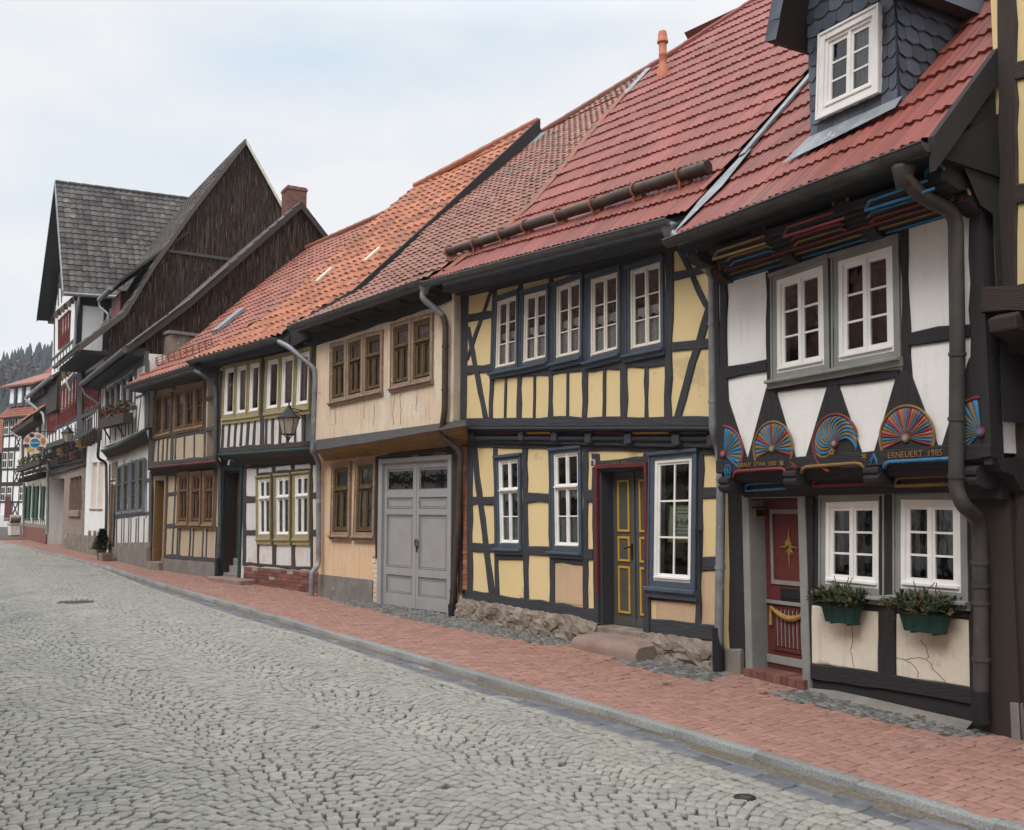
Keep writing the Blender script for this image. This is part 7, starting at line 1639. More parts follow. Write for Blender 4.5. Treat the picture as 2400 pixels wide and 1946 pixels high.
timbers(HG, 14, [('h', 430, 1372, 600, 1295, 34), ('h', 430, 1580, 600, 1510, 34), ('h', 430, 1010, 600, 940, 60), ('v', 605, 1040, 605, 1600, 10)] + [('v', x, 1380 - (x - 430) * .4, x, 1560 - (x - 430) * .4, 8) for x in (452, 478, 500, 522, 545, 566)], UG, 'brown_timber', .015)
for k in range(5):
    p = HG.loc(px(13, 520 + k * 32, 185 - k * 22), .2); mb = MB(); mb.box(p[0] - .05, p[0] + .05, -.36, .1, p[1] - .14, p[1] + .16, 'umber_timber'); mb.build('joist_end', HG.root)
gp = [(-1.1, 6.72), (.28, 8.03), (1.12, 9.75), (2.4, 11.97), (4.05, 14.6)]; XG = HG.W + .05
flat_roof(HG, gp[2:], -2.35, XG + .15, 'tile_grey', 'roof'); flat_roof(HG, gp[:3], -.1, XG + .15, 'tile_grey', 'roof'); flat_roof(HG, [(4.05, 14.6), (9.0, 6.85)], -.25, XG + .15, 'tile_grey', 'rear_roof')
boarded(HG, [(-.2, 5.6), (-.2, 7.45), (.28, 7.88), (1.12, 9.6), (2.4, 11.82), (4.05, 14.45), (8.7, 7.2), (8.7, 5.6)], XG - .03)
rake(HG, gp, XG + .13, .22, .04, 'raw_board'); rake(HG, [(4.05, 14.6), (9.0, 6.85)], XG + .13, .14, .04, 'old_white_plaster', 'mortar_verge')
mb = MB(); mb.box(XG - .0, XG + .06, 1.55, 6.6, 10.16, 10.26, 'grey_timber'); mb.build('drip_rail', HG.root)
mb = MB(); mb.tube([(-.1, -1.15, 6.66), (1.0, -1.15, 6.66)], .07, 'zinc', 10); mb.build('gutter', HG.root)
mb = MB(); mb.box(.1, XG, -1.0, -.2, 6.5, 6.62, 'black_timber'); mb.build('soffit', HG.root)
# dormer with red shutters
c0, c1 = HG.loc(px(14, 725, 250), -.35), HG.loc(px(14, 798, 398), -.35); z1_, z0_ = c0[1], c1[1]
mb = MB(); mb.box(c0[0] - .1, c1[0] + .05, .35, 2.2, z0_ - .5, z1_, 'weathered_board'); dmg = mb.build('dormer', HG.root)
l = MB(); 
for k in range(4): w_ = (c1[0] - c0[0]) / 4; l.box(c0[0] + k * w_, c0[0] + (k + .92) * w_, .31, .35, z0_ - .1, z1_ - .08, 'dark_red_window')
l.build('shutter', dmg)
l = MB(); xe = XG + .1; l.hexa([(c0[0] - .5, .05, z1_), (xe, .05, z1_), (xe, 2.2, z1_ + 2.0), (c0[0] - .5, 2.2, z1_ + 2.0)], [(c0[0] - .5, .05, z1_ + .1), (xe, .05, z1_ + .1), (xe, 2.2, z1_ + 2.1), (c0[0] - .5, 2.2, z1_ + 2.1)], 'umber_timber'); l.tube([(c0[0] - .55, -.02, z1_ + .02), (c1[0] + .2, -.02, z1_ + .02)], .08, 'zinc', 10); l.build('dormer_roof', dmg)
pipe(HG, [(c0[0] - .5, -.02, z1_ - .05), (c0[0] - .5, .0, z1_ - .25), (c0[0] - .12, .25, z1_ - .55), (c0[0] - .12, .25, z1_ - 1.1)], .045, 'zinc', parent=dmg)
# brick chimney behind the gables
c = HG.world(0, 0, 0); mb = MB()
P0 = HF.locs(px(12, 1755, 520), .6); 
def chimney(H, x, y, z0, z1, w, d, parent):
    m = MB(); j = 0; zz = z0
    m.box(x - w / 2 + .01, x + w / 2 - .01, y - d / 2 + .01, y + d / 2 - .01, z0, z1 - .01, 'mortar')
    while zz < z1:
        for s_, (a0, a1) in enumerate(((x - w / 2, x + w / 2), (y - d / 2, y + d / 2))):
            t = a0 - (.12 if (j + s_) % 2 else 0)
            while t < a1:
                p, q = max(t, a0), min(t + .23, a1)
                if q - p > .03:
                    for sg in (-1, 1):
                        if s_ == 0: yy = y + sg * d / 2; m.box(p, q, min(yy, yy + sg * .006), max(yy, yy + sg * .006), zz, zz + .062, 'brick_red', rnd.random())
                        else: xx = x + sg * w / 2; m.box(min(xx, xx + sg * .006), max(xx, xx + sg * .006), p, q, zz, zz + .062, 'brick_red', rnd.random())
                t += .245
        zz += .075; j += 1
    m.box(x - w / 2 - .03, x + w / 2 + .03, y - d / 2 - .03, y + d / 2 + .03, z1 - .07, z1, 'brick_red', .5)
    return m.build('chimney', parent)
chimney(HF, 3.6, HF.locs(px(12, 1812, 500), 3.6)[0], 8.5, HF.locs(px(12, 1812, 438), 3.6)[1], .62, .62, HF.root)

# ================================================================== tall house with the grey tiled cross gable
HH = House('timber_house', HI, GH, 'tall timber-framed house with grey tiled cross roof, red windows and stone ground floor')
XL, XR, UH = 1.1, 6.12, .3
holes = []
for i, (a, b) in enumerate(((328, 362), (375, 412), (430, 470))):
    q0, q1 = HH.loc(px(13, a, 615 - (a - 330) * .25)), HH.loc(px(13, b, 1000)); holes.append((q0[0], q1[0], q1[1], q0[1]))
pass_ = (.12, 3.25, -.3, 2.72); holes.append(pass_)
zt = 3.4
wall(HH, 'wall', [(0, -.3), (7.4, -.3)], [(0, zt), (7.4, zt)], 0, 'sandstone', holes, th=.18)
for o_ in [o_ for o_ in HH.root.children if o_.name.startswith('wall')]: pass
mb = MB(); mb.add([(pass_[0] + .006, .0, -.3), (pass_[0] + .006, 3.5, -.3), (pass_[0] + .006, 3.5, 2.72), (pass_[0] + .006, .0, 2.72)], [(0, 1, 2, 3)], 'cool_white_plaster'); mb.add([(pass_[0], .9, -.3), (3.3, .9, -.3), (3.3, .9, 2.72), (pass_[0], .9, 2.72)], [(0, 1, 2, 3)], 'cool_white_plaster'); mb.add([(pass_[0], .3, 2.71), (3.3, .3, 2.71), (3.3, 3.4, 2.71), (pass_[0], 3.4, 2.71)], [(0, 1, 2, 3)], 'umber_timber'); mb.add([(3.25, .3, -.3), (3.25, 3.4, -.3), (3.25, 3.4, 2.72), (3.25, .3, 2.72)], [(0, 1, 2, 3)], 'rubble_stone'); mb.box(pass_[0], 3.25, .5, .75, 2.25, 2.72, 'sandstone'); mb.build('passage', HH.root, recalc=False)
for h_ in holes[:3]:
    mb = MB(); mb.box(h_[0], h_[1], .16, .18, h_[2], h_[3], 'dark_interior'); mb.box(h_[0] + .02, h_[1] - .02, .13, .16, h_[2], h_[3], 'ochre_brown_paint'); mb.build('window', HH.root)
mb = MB(); a, b = HH.loc(px(13, 315, 1035)), HH.loc(px(13, 458, 1035)); mb.box(a[0], b[0], -.10, .02, a[1] - .12, a[1] + .1, 'sandstone'); mb.build('window_ledge', HH.root, bevel=.01)
brick_patch(HH, 13, [(250, 1300), (495, 1300), (492, 1520), (245, 1480)], .04, 'rubble_stone', 'stone_plinth', bw=.34, bh=.17, mortar='mortar')
brick_patch(HH, 13, [(470, 480), (520, 460), (500, 1300), (480, 1300)], .01, 'rubble_stone', 'quoin_stones', bw=.2, bh=.16, mortar='sandstone')
timbers(HH, 13, [('h', 90, 560, 520, 430, 70), ('h', 90, 470, 520, 330, 50)], .03, 'brown_timber', .06)
mb = MB(); mb.box(.0, 7.4, -.16, .0, 3.2, 4.1, 'umber_timber'); mb.build('jetty_fillet', HH.root)
for row, (x0_, y0_, x1_, y1_, n) in enumerate(((60, 375, 640, 130, 11), (240, 410, 440, 340, 5))):
    for k in range(n):
        p = HH.loc(px(13, x0_ + (x1_ - x0_) * k / (n - 1), y0_ + (y1_ - y0_) * k / (n - 1)), .2)
        if p[0] < 8: mb = MB(); mb.sweep([(.1, .14), (-.34, .14), (-.42, .05), (-.36, -.04), (-.40, -.12), (-.28, -.16), (.1, -.16)], (p[0] - .06, 0, p[1]), (p[0] + .06, 0, p[1]), ['umber_timber', 'folk_gold', 'madder_paint', 'umber_timber'][(k * 3 + row) % 4] if k % 2 else 'umber_timber'); mb.build('joist_end', HH.root)
# first upper floor
uh = []
for gi, (x0_, x1_, n, t0, t1, b0, b1) in enumerate(((95, 172, 4, 1260, 1215, 1565, 1535), (186, 378, 6, 1150, 985, 1505, 1385))):
    for k in range(n):
        a, b = x0_ + (x1_ - x0_) * k / n + 1, x0_ + (x1_ - x0_) * (k + 1) / n - 1; f = lambda x: t0 + (t1 - t0) * (x - x0_) / (x1_ - x0_); g_ = lambda x: b0 + (b1 - b0) * (x - x0_) / (x1_ - x0_)
        uh.append(window(HH, 14, [(a, f(a)), (b, f(b)), (b, g_(b)), (a, g_(a))], UH, casing='dark_red_window', cw=.03, cd=.03, frame='dark_red_window', fw=.03, leaf=.03, munt=.02, grid=(1, 4), cornice=False, label=('left group' if gi == 0 else 'main group') + ' red window, number %d from the left' % (k + 1) if False else None))
xa, xb = HH.loc(px(14, 82, 1400), UH)[0], 7.3
wall(HH, 'wall', [(xa, 4.0), (xb, 4.0)], [(xa, 7.0), (xb, 7.0)], UH, 'white_plaster', uh)
timbers(HH, 14, [('v', 405, 930, 395, 1600, 50), ('h', 150, 1515, 560, 1330, 40), ('h', 30, 1700, 560, 1520, 50), ('h', 60, 1250, 430, 945, 46), ('v', 175, 1180, 172, 1540, 14), ('v', 88, 1240, 86, 1600, 8)] + [('v', x, 1560 - (x - 100) * .4, x, 1690 - (x - 100) * .4, 8) for x in (110, 140, 170, 205, 240, 280, 320, 360, 430, 455, 480, 510)], UH, 'grey_timber', .02)
# second upper floor with moulded rail, then the street gable
uh = []
for k in range(4):
    a, b = 200 + 108 * k / 4, 200 + 108 * (k + 1) / 4; f = lambda x: 462 - (x - 200) * .95; g_ = lambda x: 745 - (x - 200) * .8
    uh.append(window(HH, 14, [(a, f(a)), (b - 1, f(b)), (b - 1, g_(b)), (a, g_(a))], UH, casing='dark_red_window', cw=.03, cd=.03, frame='dark_red_window', fw=.03, leaf=.03, munt=.02, grid=(1, 4), cornice=False))
wall(HH, 'wall', [(XL, 6.9), (XR, 6.9)], [(XL, 9.4), (XR, 9.4)], UH, 'white_plaster', uh, right_side=False)
timbers(HH, 14, [('h', 125, 850, 360, 640, 34), ('h', 130, 1020, 365, 880, 50), ('v', 368, 250, 360, 700, 16), ('v', 355, 640, 355, 900, 16), ('h', 110, 440, 370, 215, 34), ('v', 158, 450, 156, 800, 8)] + [('v', x, 840 - (x - 125) * .85, x, 980 - (x - 125) * .6, 5) for x in (160, 190, 215, 245, 275, 305, 335)], UH, 'grey_timber', .02)
for k in range(9):
    p = HH.loc(px(14, 115 + 250 * k / 8, 465 - 225 * k / 8), .35); mb = MB(); mb.box(p[0] - .05, p[0] + .05, -.44, -.1, p[1] - .12, p[1] + .1, 'umber_timber' if k % 2 else 'ochre_brown_paint'); mb.build('joist_end', HH.root)
    p = HH.loc(px(14, 140 + 230 * k / 8, 1070 - 150 * k / 8), .35); mb = MB(); mb.box(p[0] - .05, p[0] + .05, -.44, -.1, p[1] - .12, p[1] + .1, 'umber_timber' if k % 2 else 'folk_gold'); mb.build('joist_end', HH.root)
RS, ZE, ZR_, YF, YB = 3.6, 9.5, 14.5, -.88, 6.0
mb = MB(); mb.add([(XL, -UH, 9.35), (XR, -UH, 9.35), (RS, -UH, 14.1)], [(0, 1, 2)], 'white_plaster'); mb.build('gable_wall', HH.root, recalc=False)
timbers(HH, 14, [('v', 205, 0, 212, 150, 20), ('h', 140, 150, 250, 60, 14), ('v', 158, 0, 158, 380, 8), ('v', 195, 100, 196, 320, 7), ('v', 225, 60, 226, 290, 7)], UH, 'grey_timber', .02)
mb = MB(); mb.add([(XR, -UH, 6.0), (XR, 6, 6.0), (XR, 6, 9.5), (XR, -UH, 9.5)], [(0, 1, 2, 3)], 'white_plaster'); mb.add([(XL, -UH, 3.5), (XL, 6, 3.5), (XL, 6, 9.4), (XL, -UH, 9.4)], [(0, 1, 2, 3)], 'white_plaster')
for y0_, y1_, z0_, z1_ in ((-UH - .02, -.12, 6.4, 9.5), (.62, .82, 6.4, 9.5), (-UH, 3, 9.15, 9.5)): mb.box(XR, XR + .02, y0_, y1_, z0_, z1_, 'black_timber')
mb.build('side_wall', HH.root, recalc=False)
def cross_slope(sg, mat, name):
    m = MB(); HW_ = 2.9; xe = RS + sg * HW_; L_ = math.hypot(HW_, ZR_ - ZE); k = int(L_ / .27); n = int((YB - YF) / .24); nx_, nz_ = sg * (ZR_ - ZE) / L_, HW_ / L_
    for i in range(k):
        a, b = i / k, (i + 1) / k; P0, P1 = (xe + (RS - xe) * a, ZE + (ZR_ - ZE) * a), (xe + (RS - xe) * b, ZE + (ZR_ - ZE) * b)
        for j in range(n):
            y0_, y1_ = YF + (YB - YF) * j / n, YF + (YB - YF) * (j + 1) / n; ym = y0_ + .6 * (y1_ - y0_); kz = .055
            def pt(P, y, h_): return (P[0] + nx_ * h_, y, P[1] + nz_ * h_ + kz * (y - YF))
            vs = [pt(P0, y0_, .03), pt(P0, ym, .065), pt(P0, y1_, .03), pt(P1, y0_, 0), pt(P1, ym, .035), pt(P1, y1_, 0), pt(P0, y0_, -.02), pt(P0, ym, -.02), pt(P0, y1_, -.02)]
            m.add(vs, [(0, 1, 4, 3), (1, 2, 5, 4), (6, 7, 1, 0), (7, 8, 2, 1)], mat, tint=rnd.random())
    o = m.build(name, HH.root, recalc=False); kz = .055
    u = MB(); u.hexa([(xe, YF, ZE - .14), (RS, YF, ZR_ - .14), (RS, YB, ZR_ - .14 + kz * (YB - YF)), (xe, YB, ZE - .14 + kz * (YB - YF))], [(xe, YF, ZE - .02), (RS, YF, ZR_ - .02), (RS, YB, ZR_ - .02 + kz * (YB - YF)), (xe, YB, ZE - .02 + kz * (YB - YF))], 'black_timber'); u.build('roof_boarding', o)
    u = MB(); u.hexa([(xe, YF - .03, ZE - .2), (RS, YF - .03, ZR_ - .2), (RS, YF - .0, ZR_ - .2), (xe, YF, ZE - .2)], [(xe, YF - .03, ZE + .06), (RS, YF - .03, ZR_ + .06), (RS, YF - .0, ZR_ + .06), (xe, YF, ZE + .06)], 'zinc' if sg > 0 else 'black_timber'); u.build('verge_board', HH.root)
    return o
cross_slope(1, 'tile_grey', 'roof'); cross_slope(-1, 'tile_grey', 'roof')
mb = MB()
for j in range(14): y_ = YF + (YB - YF) * j / 14; mb.tube([(RS, y_, ZR_ + .02 + .055 * (y_ - YF)), (RS, y_ + .46, ZR_ + .02 + .055 * (y_ + .46 - YF))], .09, 'tile_grey', 8, True, .075)
mb.build('ridge_tiles', HH.root)
mb = MB(); mb.tube([(RS + 2.96, YF, ZE - .08), (RS + 2.96, 1.3, ZE + .04)], .08, 'zinc', 10); mb.build('gutter', HH.root)
mb = MB(); p0 = HG.loc(px(12, 1060, 500), 0); 
pipe(HH, [(RS + 2.96, -.35, ZE - .1), (RS + 2.9, -.36, ZE - .5), (XR + .08, -UH - .06, ZE - .9), (XR + .08, -UH - .06, 6.5), (XR + .15, -UH - .3, 6.2), (XR + 2.2, -.8, 5.6)], .05, 'zinc')
# lower side roof with its gutter, in front of the neighbour on the left
# ================================================================== green-shuttered house
HI_ = House('timber_house', II, HI, 'small house with green shutters, flower box and orange roof edge at the far end')
wall(HI_, 'wall', [(.9, -.3), (10.6, -.3)], [(.9, 3.1), (10.6, 3.1)], 0, 'old_white_plaster', [], th=.2)
mb = MB(); mb.box(.9, 10.6, -.05, .02, -.3, .62, 'brick_red'); mb.box(.9, 10.6, -.06, .02, .62, .78, 'rubble_stone'); mb.build('brick_plinth', HI_.root)
for i, (x0_, x1_) in enumerate(((228, 275), (300, 342), (372, 398))):
    q = HI_.poly(27, [(x0_, 1145), (x1_, 1135), (x1_, 1420), (x0_, 1420)]); m = MB(); xw = q[1][0] - q[0][0]
    m.box(q[0][0] - .06, q[1][0] + .06, -.05, .0, q[3][1] - .08, q[3][1] - .02, 'shutter_green'); m.box(q[0][0] + xw * .33, q[1][0] - xw * .33, -.02, .0, q[3][1], q[0][1], 'dark_interior')
    w_ = m.build('window', HI_.root)
    for sg in (0, 1):
        m = MB(); a = q[0][0] if sg == 0 else q[1][0] - xw * .33; m.box(a, a + xw * .33, -.09, -.05, q[3][1], q[0][1], 'shutter_green')
        for k in range(12): zz = q[3][1] + (q[0][1] - q[3][1]) * (k + .3) / 12; m.box(a + .02, a + xw * .33 - .02, -.105, -.09, zz, zz + .05, 'shutter_green')
        m.build('shutter', w_)
timbers(HI_, 27, [('v', x, 1120, x, 1530, 5) for x in (218, 290, 355)] + [('v', x, 1425, x, 1530, 3) for x in (235, 250, 265, 280, 305, 320, 338, 372, 386)], 0, 'grey_timber', .02)
wall(HI_, 'wall', [(1.5, 3.2), (10.7, 3.2)], [(1.5, 5.7), (10.7, 5.9)], .3, 'old_white_plaster', [])
timbers(HI_, 27, [('h', 180, 1045, 392, 990, 26), ('v', 205, 700, 200, 1030, 14), ('v', 250, 650, 248, 1000, 16), ('v', 300, 620, 298, 1000, 18), ('v', 350, 560, 350, 990, 20), ('h', 190, 720, 392, 560, 44)], .3, 'umber_timber', .03)
for k in range(9): p = HI_.loc(px(27, 195 + 190 * k / 8, 1092 - 52 * k / 8), .25); m = MB(); m.box(p[0] - .06, p[0] + .06, -.42, .0, p[1] - .1, p[1] + .1, 'umber_timber'); m.build('joist_end', HI_.root)
r = RI = RoofPlane(HI_, px(27, 92, 655), px(27, 390, 445), .8, 42); tiles(r, [(r.x0, 0), (10.8, 0), (10.8, 1.6), (r.x0, 3.6)], 'tile_orange', period=.24, course=.33, amp=.025, step=.03, sag=.04)
back_slope(r, r.x0, 6, 2.8, 'tile_orange')
mb = MB(); a, b = r.at(r.x0 + .05, 0), r.at(10.6, 0); mb.sweep([(.05, -.05), (.05, -.25), (.8, -.35), (.8, .3)], a, b, 'umber_timber'); mb.build('soffit', HI_.root)
PP = [(r.at(r.x0 + .1, 0)[0], -.8, r.at(r.x0 + .1, 0)[2] - .1)]
for pp, off in (((190, 740), .6), ((195, 1040), .5), ((205, 1100), .2), ((200, 1570), .15)): x, z_ = HI_.loc(px(27, *pp), off); PP.append((x, -off, z_))
pipe(HI_, PP, .045, 'zinc')

# taller rear part with its own zinc-edged roof
a, b = HI_.loc(px(27, 240, 375), .5), HI_.loc(px(27, 455, 195), .5)
mb = MB(); mb.hexa([(a[0], -.5, a[1] - .06), (b[0], -.5, b[1] - .06), (b[0], 1.6, b[1] + 1.7), (a[0], 1.6, a[1] + 1.7)], [(a[0], -.5, a[1] + .06), (b[0], -.5, b[1] + .06), (b[0], 1.6, b[1] + 1.85), (a[0], 1.6, a[1] + 1.85)], 'tile_grey'); mb.tube([(a[0] - .05, -.55, a[1] - .02), (b[0], -.55, b[1] - .02)], .09, 'zinc', 10); mb.build('upper_roof', HI_.root)
mb = MB(); mb.box(a[0] + .8, b[0], -.32, .6, 5.4, a[1] + .05, 'umber_timber'); mb.build('upper_wall', HI_.root)
for k in range(7): x = a[0] + 1 + k * .7; mb = MB(); mb.box(x, x + .14, -.5, -.3, a[1] - .35, a[1] - .08, 'umber_timber'); mb.build('rafter_end', HI_.root)
PP = [(a[0] + .1, -.6, a[1] - .1)]
for pp, off in (((375, 520), .45), ((385, 600), .42), ((375, 880), .40), ((415, 960), .2), ((408, 1560), .15)): x, z_ = HI_.loc(px(27, *pp), off); PP.append((x, -off, z_))
pipe(HI_, PP, .06, 'zinc')

# ================================================================== houses closing the street, far away
def far_house(left, right, floors, label, wallm, timb, roofm, roof_h, winm, door=None, eave=.5):
    H = House('timber_house', left, right, label, group='houses closing the far end of the street'); W_ = H.W; zt = floors[-1]
    wall(H, 'wall', [(0, -.6), (W_, -.6)], [(0, zt), (W_, zt)], 0, wallm, [], th=.1)
    t = MB(); zz = .9
    for f0, f1 in zip([.9] + floors[:-1], floors):
        t.box(-.02, W_, -.05, .02, f1 - .22, f1 + .12, timb)
        n = int(W_ / .9)
        for k in range(n + 1): x = W_ * k / n; t.box(x - .07, x + .07, -.04, .02, f0, f1, timb)
        t.box(0, W_, -.038, .02, f0 + (f1 - f0) * .38, f0 + (f1 - f0) * .38 + .14, timb)
    t.build('timber_frame', H.root)
    for f0, f1 in zip([.9] + floors[:-1], floors):
        n = int(W_ / .9)
        for k in range(n):
            if (k % 3) == 2: 
                b = MB()
                for sg in (0, 1): x0_, x1_ = W_ * (k + .1) / n, W_ * (k + .9) / n; a_, b_ = (x0_, x1_) if sg else (x1_, x0_); b.tube([(a_, -.03, f0), (b_, -.03, f0 + (f1 - f0) * .38)], .05, timb, 4)
                b.build('brace', H.root); continue
            x = W_ * (k + .5) / n; z0_, z1_ = f0 + (f1 - f0) * .45, f1 - .3; w = MB(); w.box(x - .34, x + .34, -.07, .0, z0_, z1_, winm); wo = w.build('window', H.root)
            w = MB(); 
            for sx in (-1, 1):
                for sz in (0, 1): w.box(x + sx * .16 - .13, x + sx * .16 + .13, -.075, -.068, z0_ + .06 + sz * (z1_ - z0_) / 2, z0_ + (z1_ - z0_) / 2 - .04 + sz * (z1_ - z0_) / 2, 'dark_interior')
            w.build('pane', wo)
    if door: 
        d_ = MB(); d_.box(door, door + .95, -.08, .0, .35, 2.45, 'oxblood_paint'); d_.build('door', H.root)
    p_ = MB(); p_.box(-.02, W_, -.08, .02, -.6, .9, 'cool_white_plaster'); p_.build('plinth', H.root)
    e = eave; flat_roof(H, [(-e, zt - .1), (roof_h * .85, zt + roof_h)], -.4, W_ + .4, roofm, 'roof'); flat_roof(H, [(roof_h * .85, zt + roof_h), (roof_h * 1.7 + e, zt - .1)], -.4, W_ + .4, roofm, 'rear_roof')
    s_ = MB(); s_.add([(W_, 0, -.5), (W_, roof_h * 1.7, -.5), (W_, roof_h * 1.7, zt), (W_, roof_h * .85, zt + roof_h - .2), (W_, 0, zt)], [(0, 1, 2, 3, 4)], 'slate'); s_.add([(0, 0, -.5), (0, roof_h * 1.7, -.5), (0, roof_h * 1.7, zt), (0, roof_h * .85, zt + roof_h - .2), (0, 0, zt)], [(0, 1, 2, 3, 4)], 'slate'); s_.build('gable_wall', H.root)
    return H
J1 = far_house((-44.6, 84.0), (-39.6, 80.6), [3.6, 6.6, 9.4], 'distant three-storey timber-framed house with red windows and dormered red roof', 'white_plaster', 'umber_timber', 'tile_dull_red', 6.2, 'white_paint', door=.9)
for k in range(3): m = MB(); x = .2 + k * 1.3; m.box(x, x + 1.1, .2, 3.0, 10.3, 12.1, 'slate'); dmo = m.build('dormer', J1.root); m = MB(); m.box(x + .25, x + .85, .15, .2, 10.6, 11.9, 'white_paint'); m.build('window', dmo)
m = MB(); m.hexa([(-.5, -.3, 12.0), (5.0, -.3, 12.0), (5.0, 3.6, 13.6), (-.5, 3.6, 13.6)], [(-.5, -.3, 12.15), (5.0, -.3, 12.15), (5.0, 3.6, 13.75), (-.5, 3.6, 13.75)], 'tile_dull_red'); m.build('dormer_roof', J1.root)
J2 = far_house((-53.0, 83.2), (-45.1, 84.6), [3.4, 6.4], 'distant timber-framed house with low red roof at the left edge', 'white_plaster', 'black_timber', 'tile_dull_red', 3.4, 'white_paint')

# ================================================================== house at the right edge, yellow upper floor
RL = A_R; RR = (4.08 + .4545 * 3.6, 8.06 - .8907 * 3.6)
HR = House('timber_house', RL, RR, 'dark brown timber-framed house with yellow upper panels at the right edge')
UR = .20
xa = HR.loc(px(1, 1935, 1300), UR)[0]; xp = HR.loc(px(1, 1985, 600), UR)[0]
zb1 = HR.loc(px(2, 1950, 190), UR)[1]; zb2 = HR.loc(px(2, 2141, 150), UR)[1]
wall(HR, 'wall', [(xa, zb1 - .1), (3.4, zb1 + .0)], [(xa, zb1 + 1.55), (xp - .001, zb1 + 1.55), (xp, 8.5), (3.4, 8.5)], UR, 'yellow_plaster', [])
timbers(HR, 1, [('v', 2050, -300, 2058, 1600, 108), ('h', 2100, 395, 2400, 340, 110), ('h', 2100, 1085, 2400, 1050, 105), ('v', 2330, -200, 2340, 1620, 110)], UR, 'umber_timber', .03)
mb = MB(); timbers(HR, 2, [('h', 1948, 250, 2400, 225, 150)], UR + .10, 'umber_timber', .10, mb=mb, wob=.03); mb.build('jetty_beam', HR.root)
for x_ in (2085, 2330): q = HR.loc(px(2, x_, 385), .3); m = MB(); m.sweep([(.2, .1), (-.30, .12), (-.46, .05), (-.44, -.06), (-.2, -.12), (.2, -.14)], (q[0] - .12, 0, q[1]), (q[0] + .12, 0, q[1]), 'umber_timber'); m.build('joist_end', HR.root, bevel=.015)
mb = MB(); mb.box(xa, 3.4, -UR, .1, zb1 - .55, zb1 - .1, 'black_timber'); mb.build('jetty_fillet', HR.root)
wall(HR, 'wall', [(-.1, -.5), (3.4, -.5)], [(-.1, zb1 - .3), (3.4, zb1 - .3)], -.02, 'umber_timber', [])
timbers(HR, 3, [('v', 2010, -400, 2000, 1330, 130), ('v', 2150, -400, 2150, 1330, 110)], -.02, 'umber_timber', .03)
mb = MB(); q = HR.loc(px(26, 572, 1500), .1); mb.box(.02, q[0], -.05, .02, -.5, .30, 'cement_render'); mb.build('plinth', HR.root, bevel=.02)
mb = MB(); mb.box(q[0] + .12, q[0] + .9, -.12, .02, -.5, q[1] - .12, 'umber_timber'); mb.box(q[0] + .09, q[0] + .93, -.15, .02, q[1] - .12, q[1] - .07, 'cement_render'); mb.build('door_step', HR.root, bevel=.012)
flat_roof(HR, [(-.7, 8.3), (3.4, 12.6)], .3, 3.5, 'tile_new_red', 'roof')

# ================================================================== things on and before the houses
def lantern(H, p_top, off, size, arm_to, label):
    """four-sided street lantern hung from an iron wall arm; p_top = picture point of the cap knob"""
    x, z_ = H.loc(p_top, off); g = H.world(x, -off, z_); t = empty('wall_lantern', g, H.root.rotation_euler.z, label, 'street lamp', 'iron wall lanterns on the houses'); s = size
    b = MB(); A0 = math.pi / 4
    b.lathe([(.02 * s, .16 * s), (.035 * s, .13 * s), (.02 * s, .10 * s), (.05 * s, .07 * s), (.07 * s, .0), (.10 * s, -.04 * s)], (0, 0, 0), 'black_iron', 10)
    b.lathe([(.10 * s, -.03 * s), (.14 * s, -.10 * s), (.34 * s, -.27 * s), (.37 * s, -.30 * s), (.36 * s, -.32 * s), (.30 * s, -.32 * s)], (0, 0, 0), 'black_iron', 6)
    for k in range(6):
        a = k * math.pi / 3; c, d_ = math.cos(a), math.sin(a); b.tube([(.315 * s * c, .315 * s * d_, -.31 * s), (.19 * s * c, .19 * s * d_, -.80 * s)], .012 * s, 'black_iron', 5); b.tube([(.19 * s * c, .19 * s * d_, -.80 * s), (.10 * s * c, .10 * s * d_, -.86 * s), (.02 * s * c, .02 * s * d_, -.98 * s)], .012 * s, 'black_iron', 5)
    b.lathe([(.20 * s, -.79 * s), (.205 * s, -.81 * s), (.20 * s, -.83 * s)], (0, 0, 0), 'black_iron', 6); b.lathe([(.01 * s, -.95 * s), (.03 * s, -.98 * s), (.01 * s, -1.03 * s)], (0, 0, 0), 'black_iron', 8)
    b.build('lamp_housing', t)
    gl_ = MB(); n = 6
    for k in range(6):
        a0, a1 = k * math.pi / 3, (k + 1) * math.pi / 3; gl_.add([(.30 * s * math.cos(a0), .30 * s * math.sin(a0), -.32 * s), (.30 * s * math.cos(a1), .30 * s * math.sin(a1), -.32 * s), (.185 * s * math.cos(a1), .185 * s * math.sin(a1), -.80 * s), (.185 * s * math.cos(a0), .185 * s * math.sin(a0), -.80 * s)], [(0, 1, 2, 3)], 'frosted')
    gl_.build('lamp_glass', t)
    ax, az = H.loc(arm_to, .02); dx = ax - x; m = MB()
    m.tube([(0, 0, -.0), (dx, off - .02, .0 + (az - z_) * 0)], .018 * s, 'black_iron', 6)
    pts = [(dx * k / 8, (off - .02) * k / 8, -.05 * s - .55 * s * (k / 8) ** 2.2) for k in range(1, 9)]; m.tube(pts, .014 * s, 'black_iron', 6)
    m.box(dx - .03, dx + .03, off - .06, off - .01, -.7 * s, .2 * s, 'black_iron'); m.build('wall_bracket', t)
    return t
lantern(HD, px(8, 1795, 745), .82, .62, px(8, 2062, 775), 'large black iron lantern with frosted panes hanging beside the orange-roofed striped house')
lantern(HH, px(11, 690, 225), .88, .64, px(11, 850, 230), 'smaller black iron lantern far up the street above the stone ground floor')
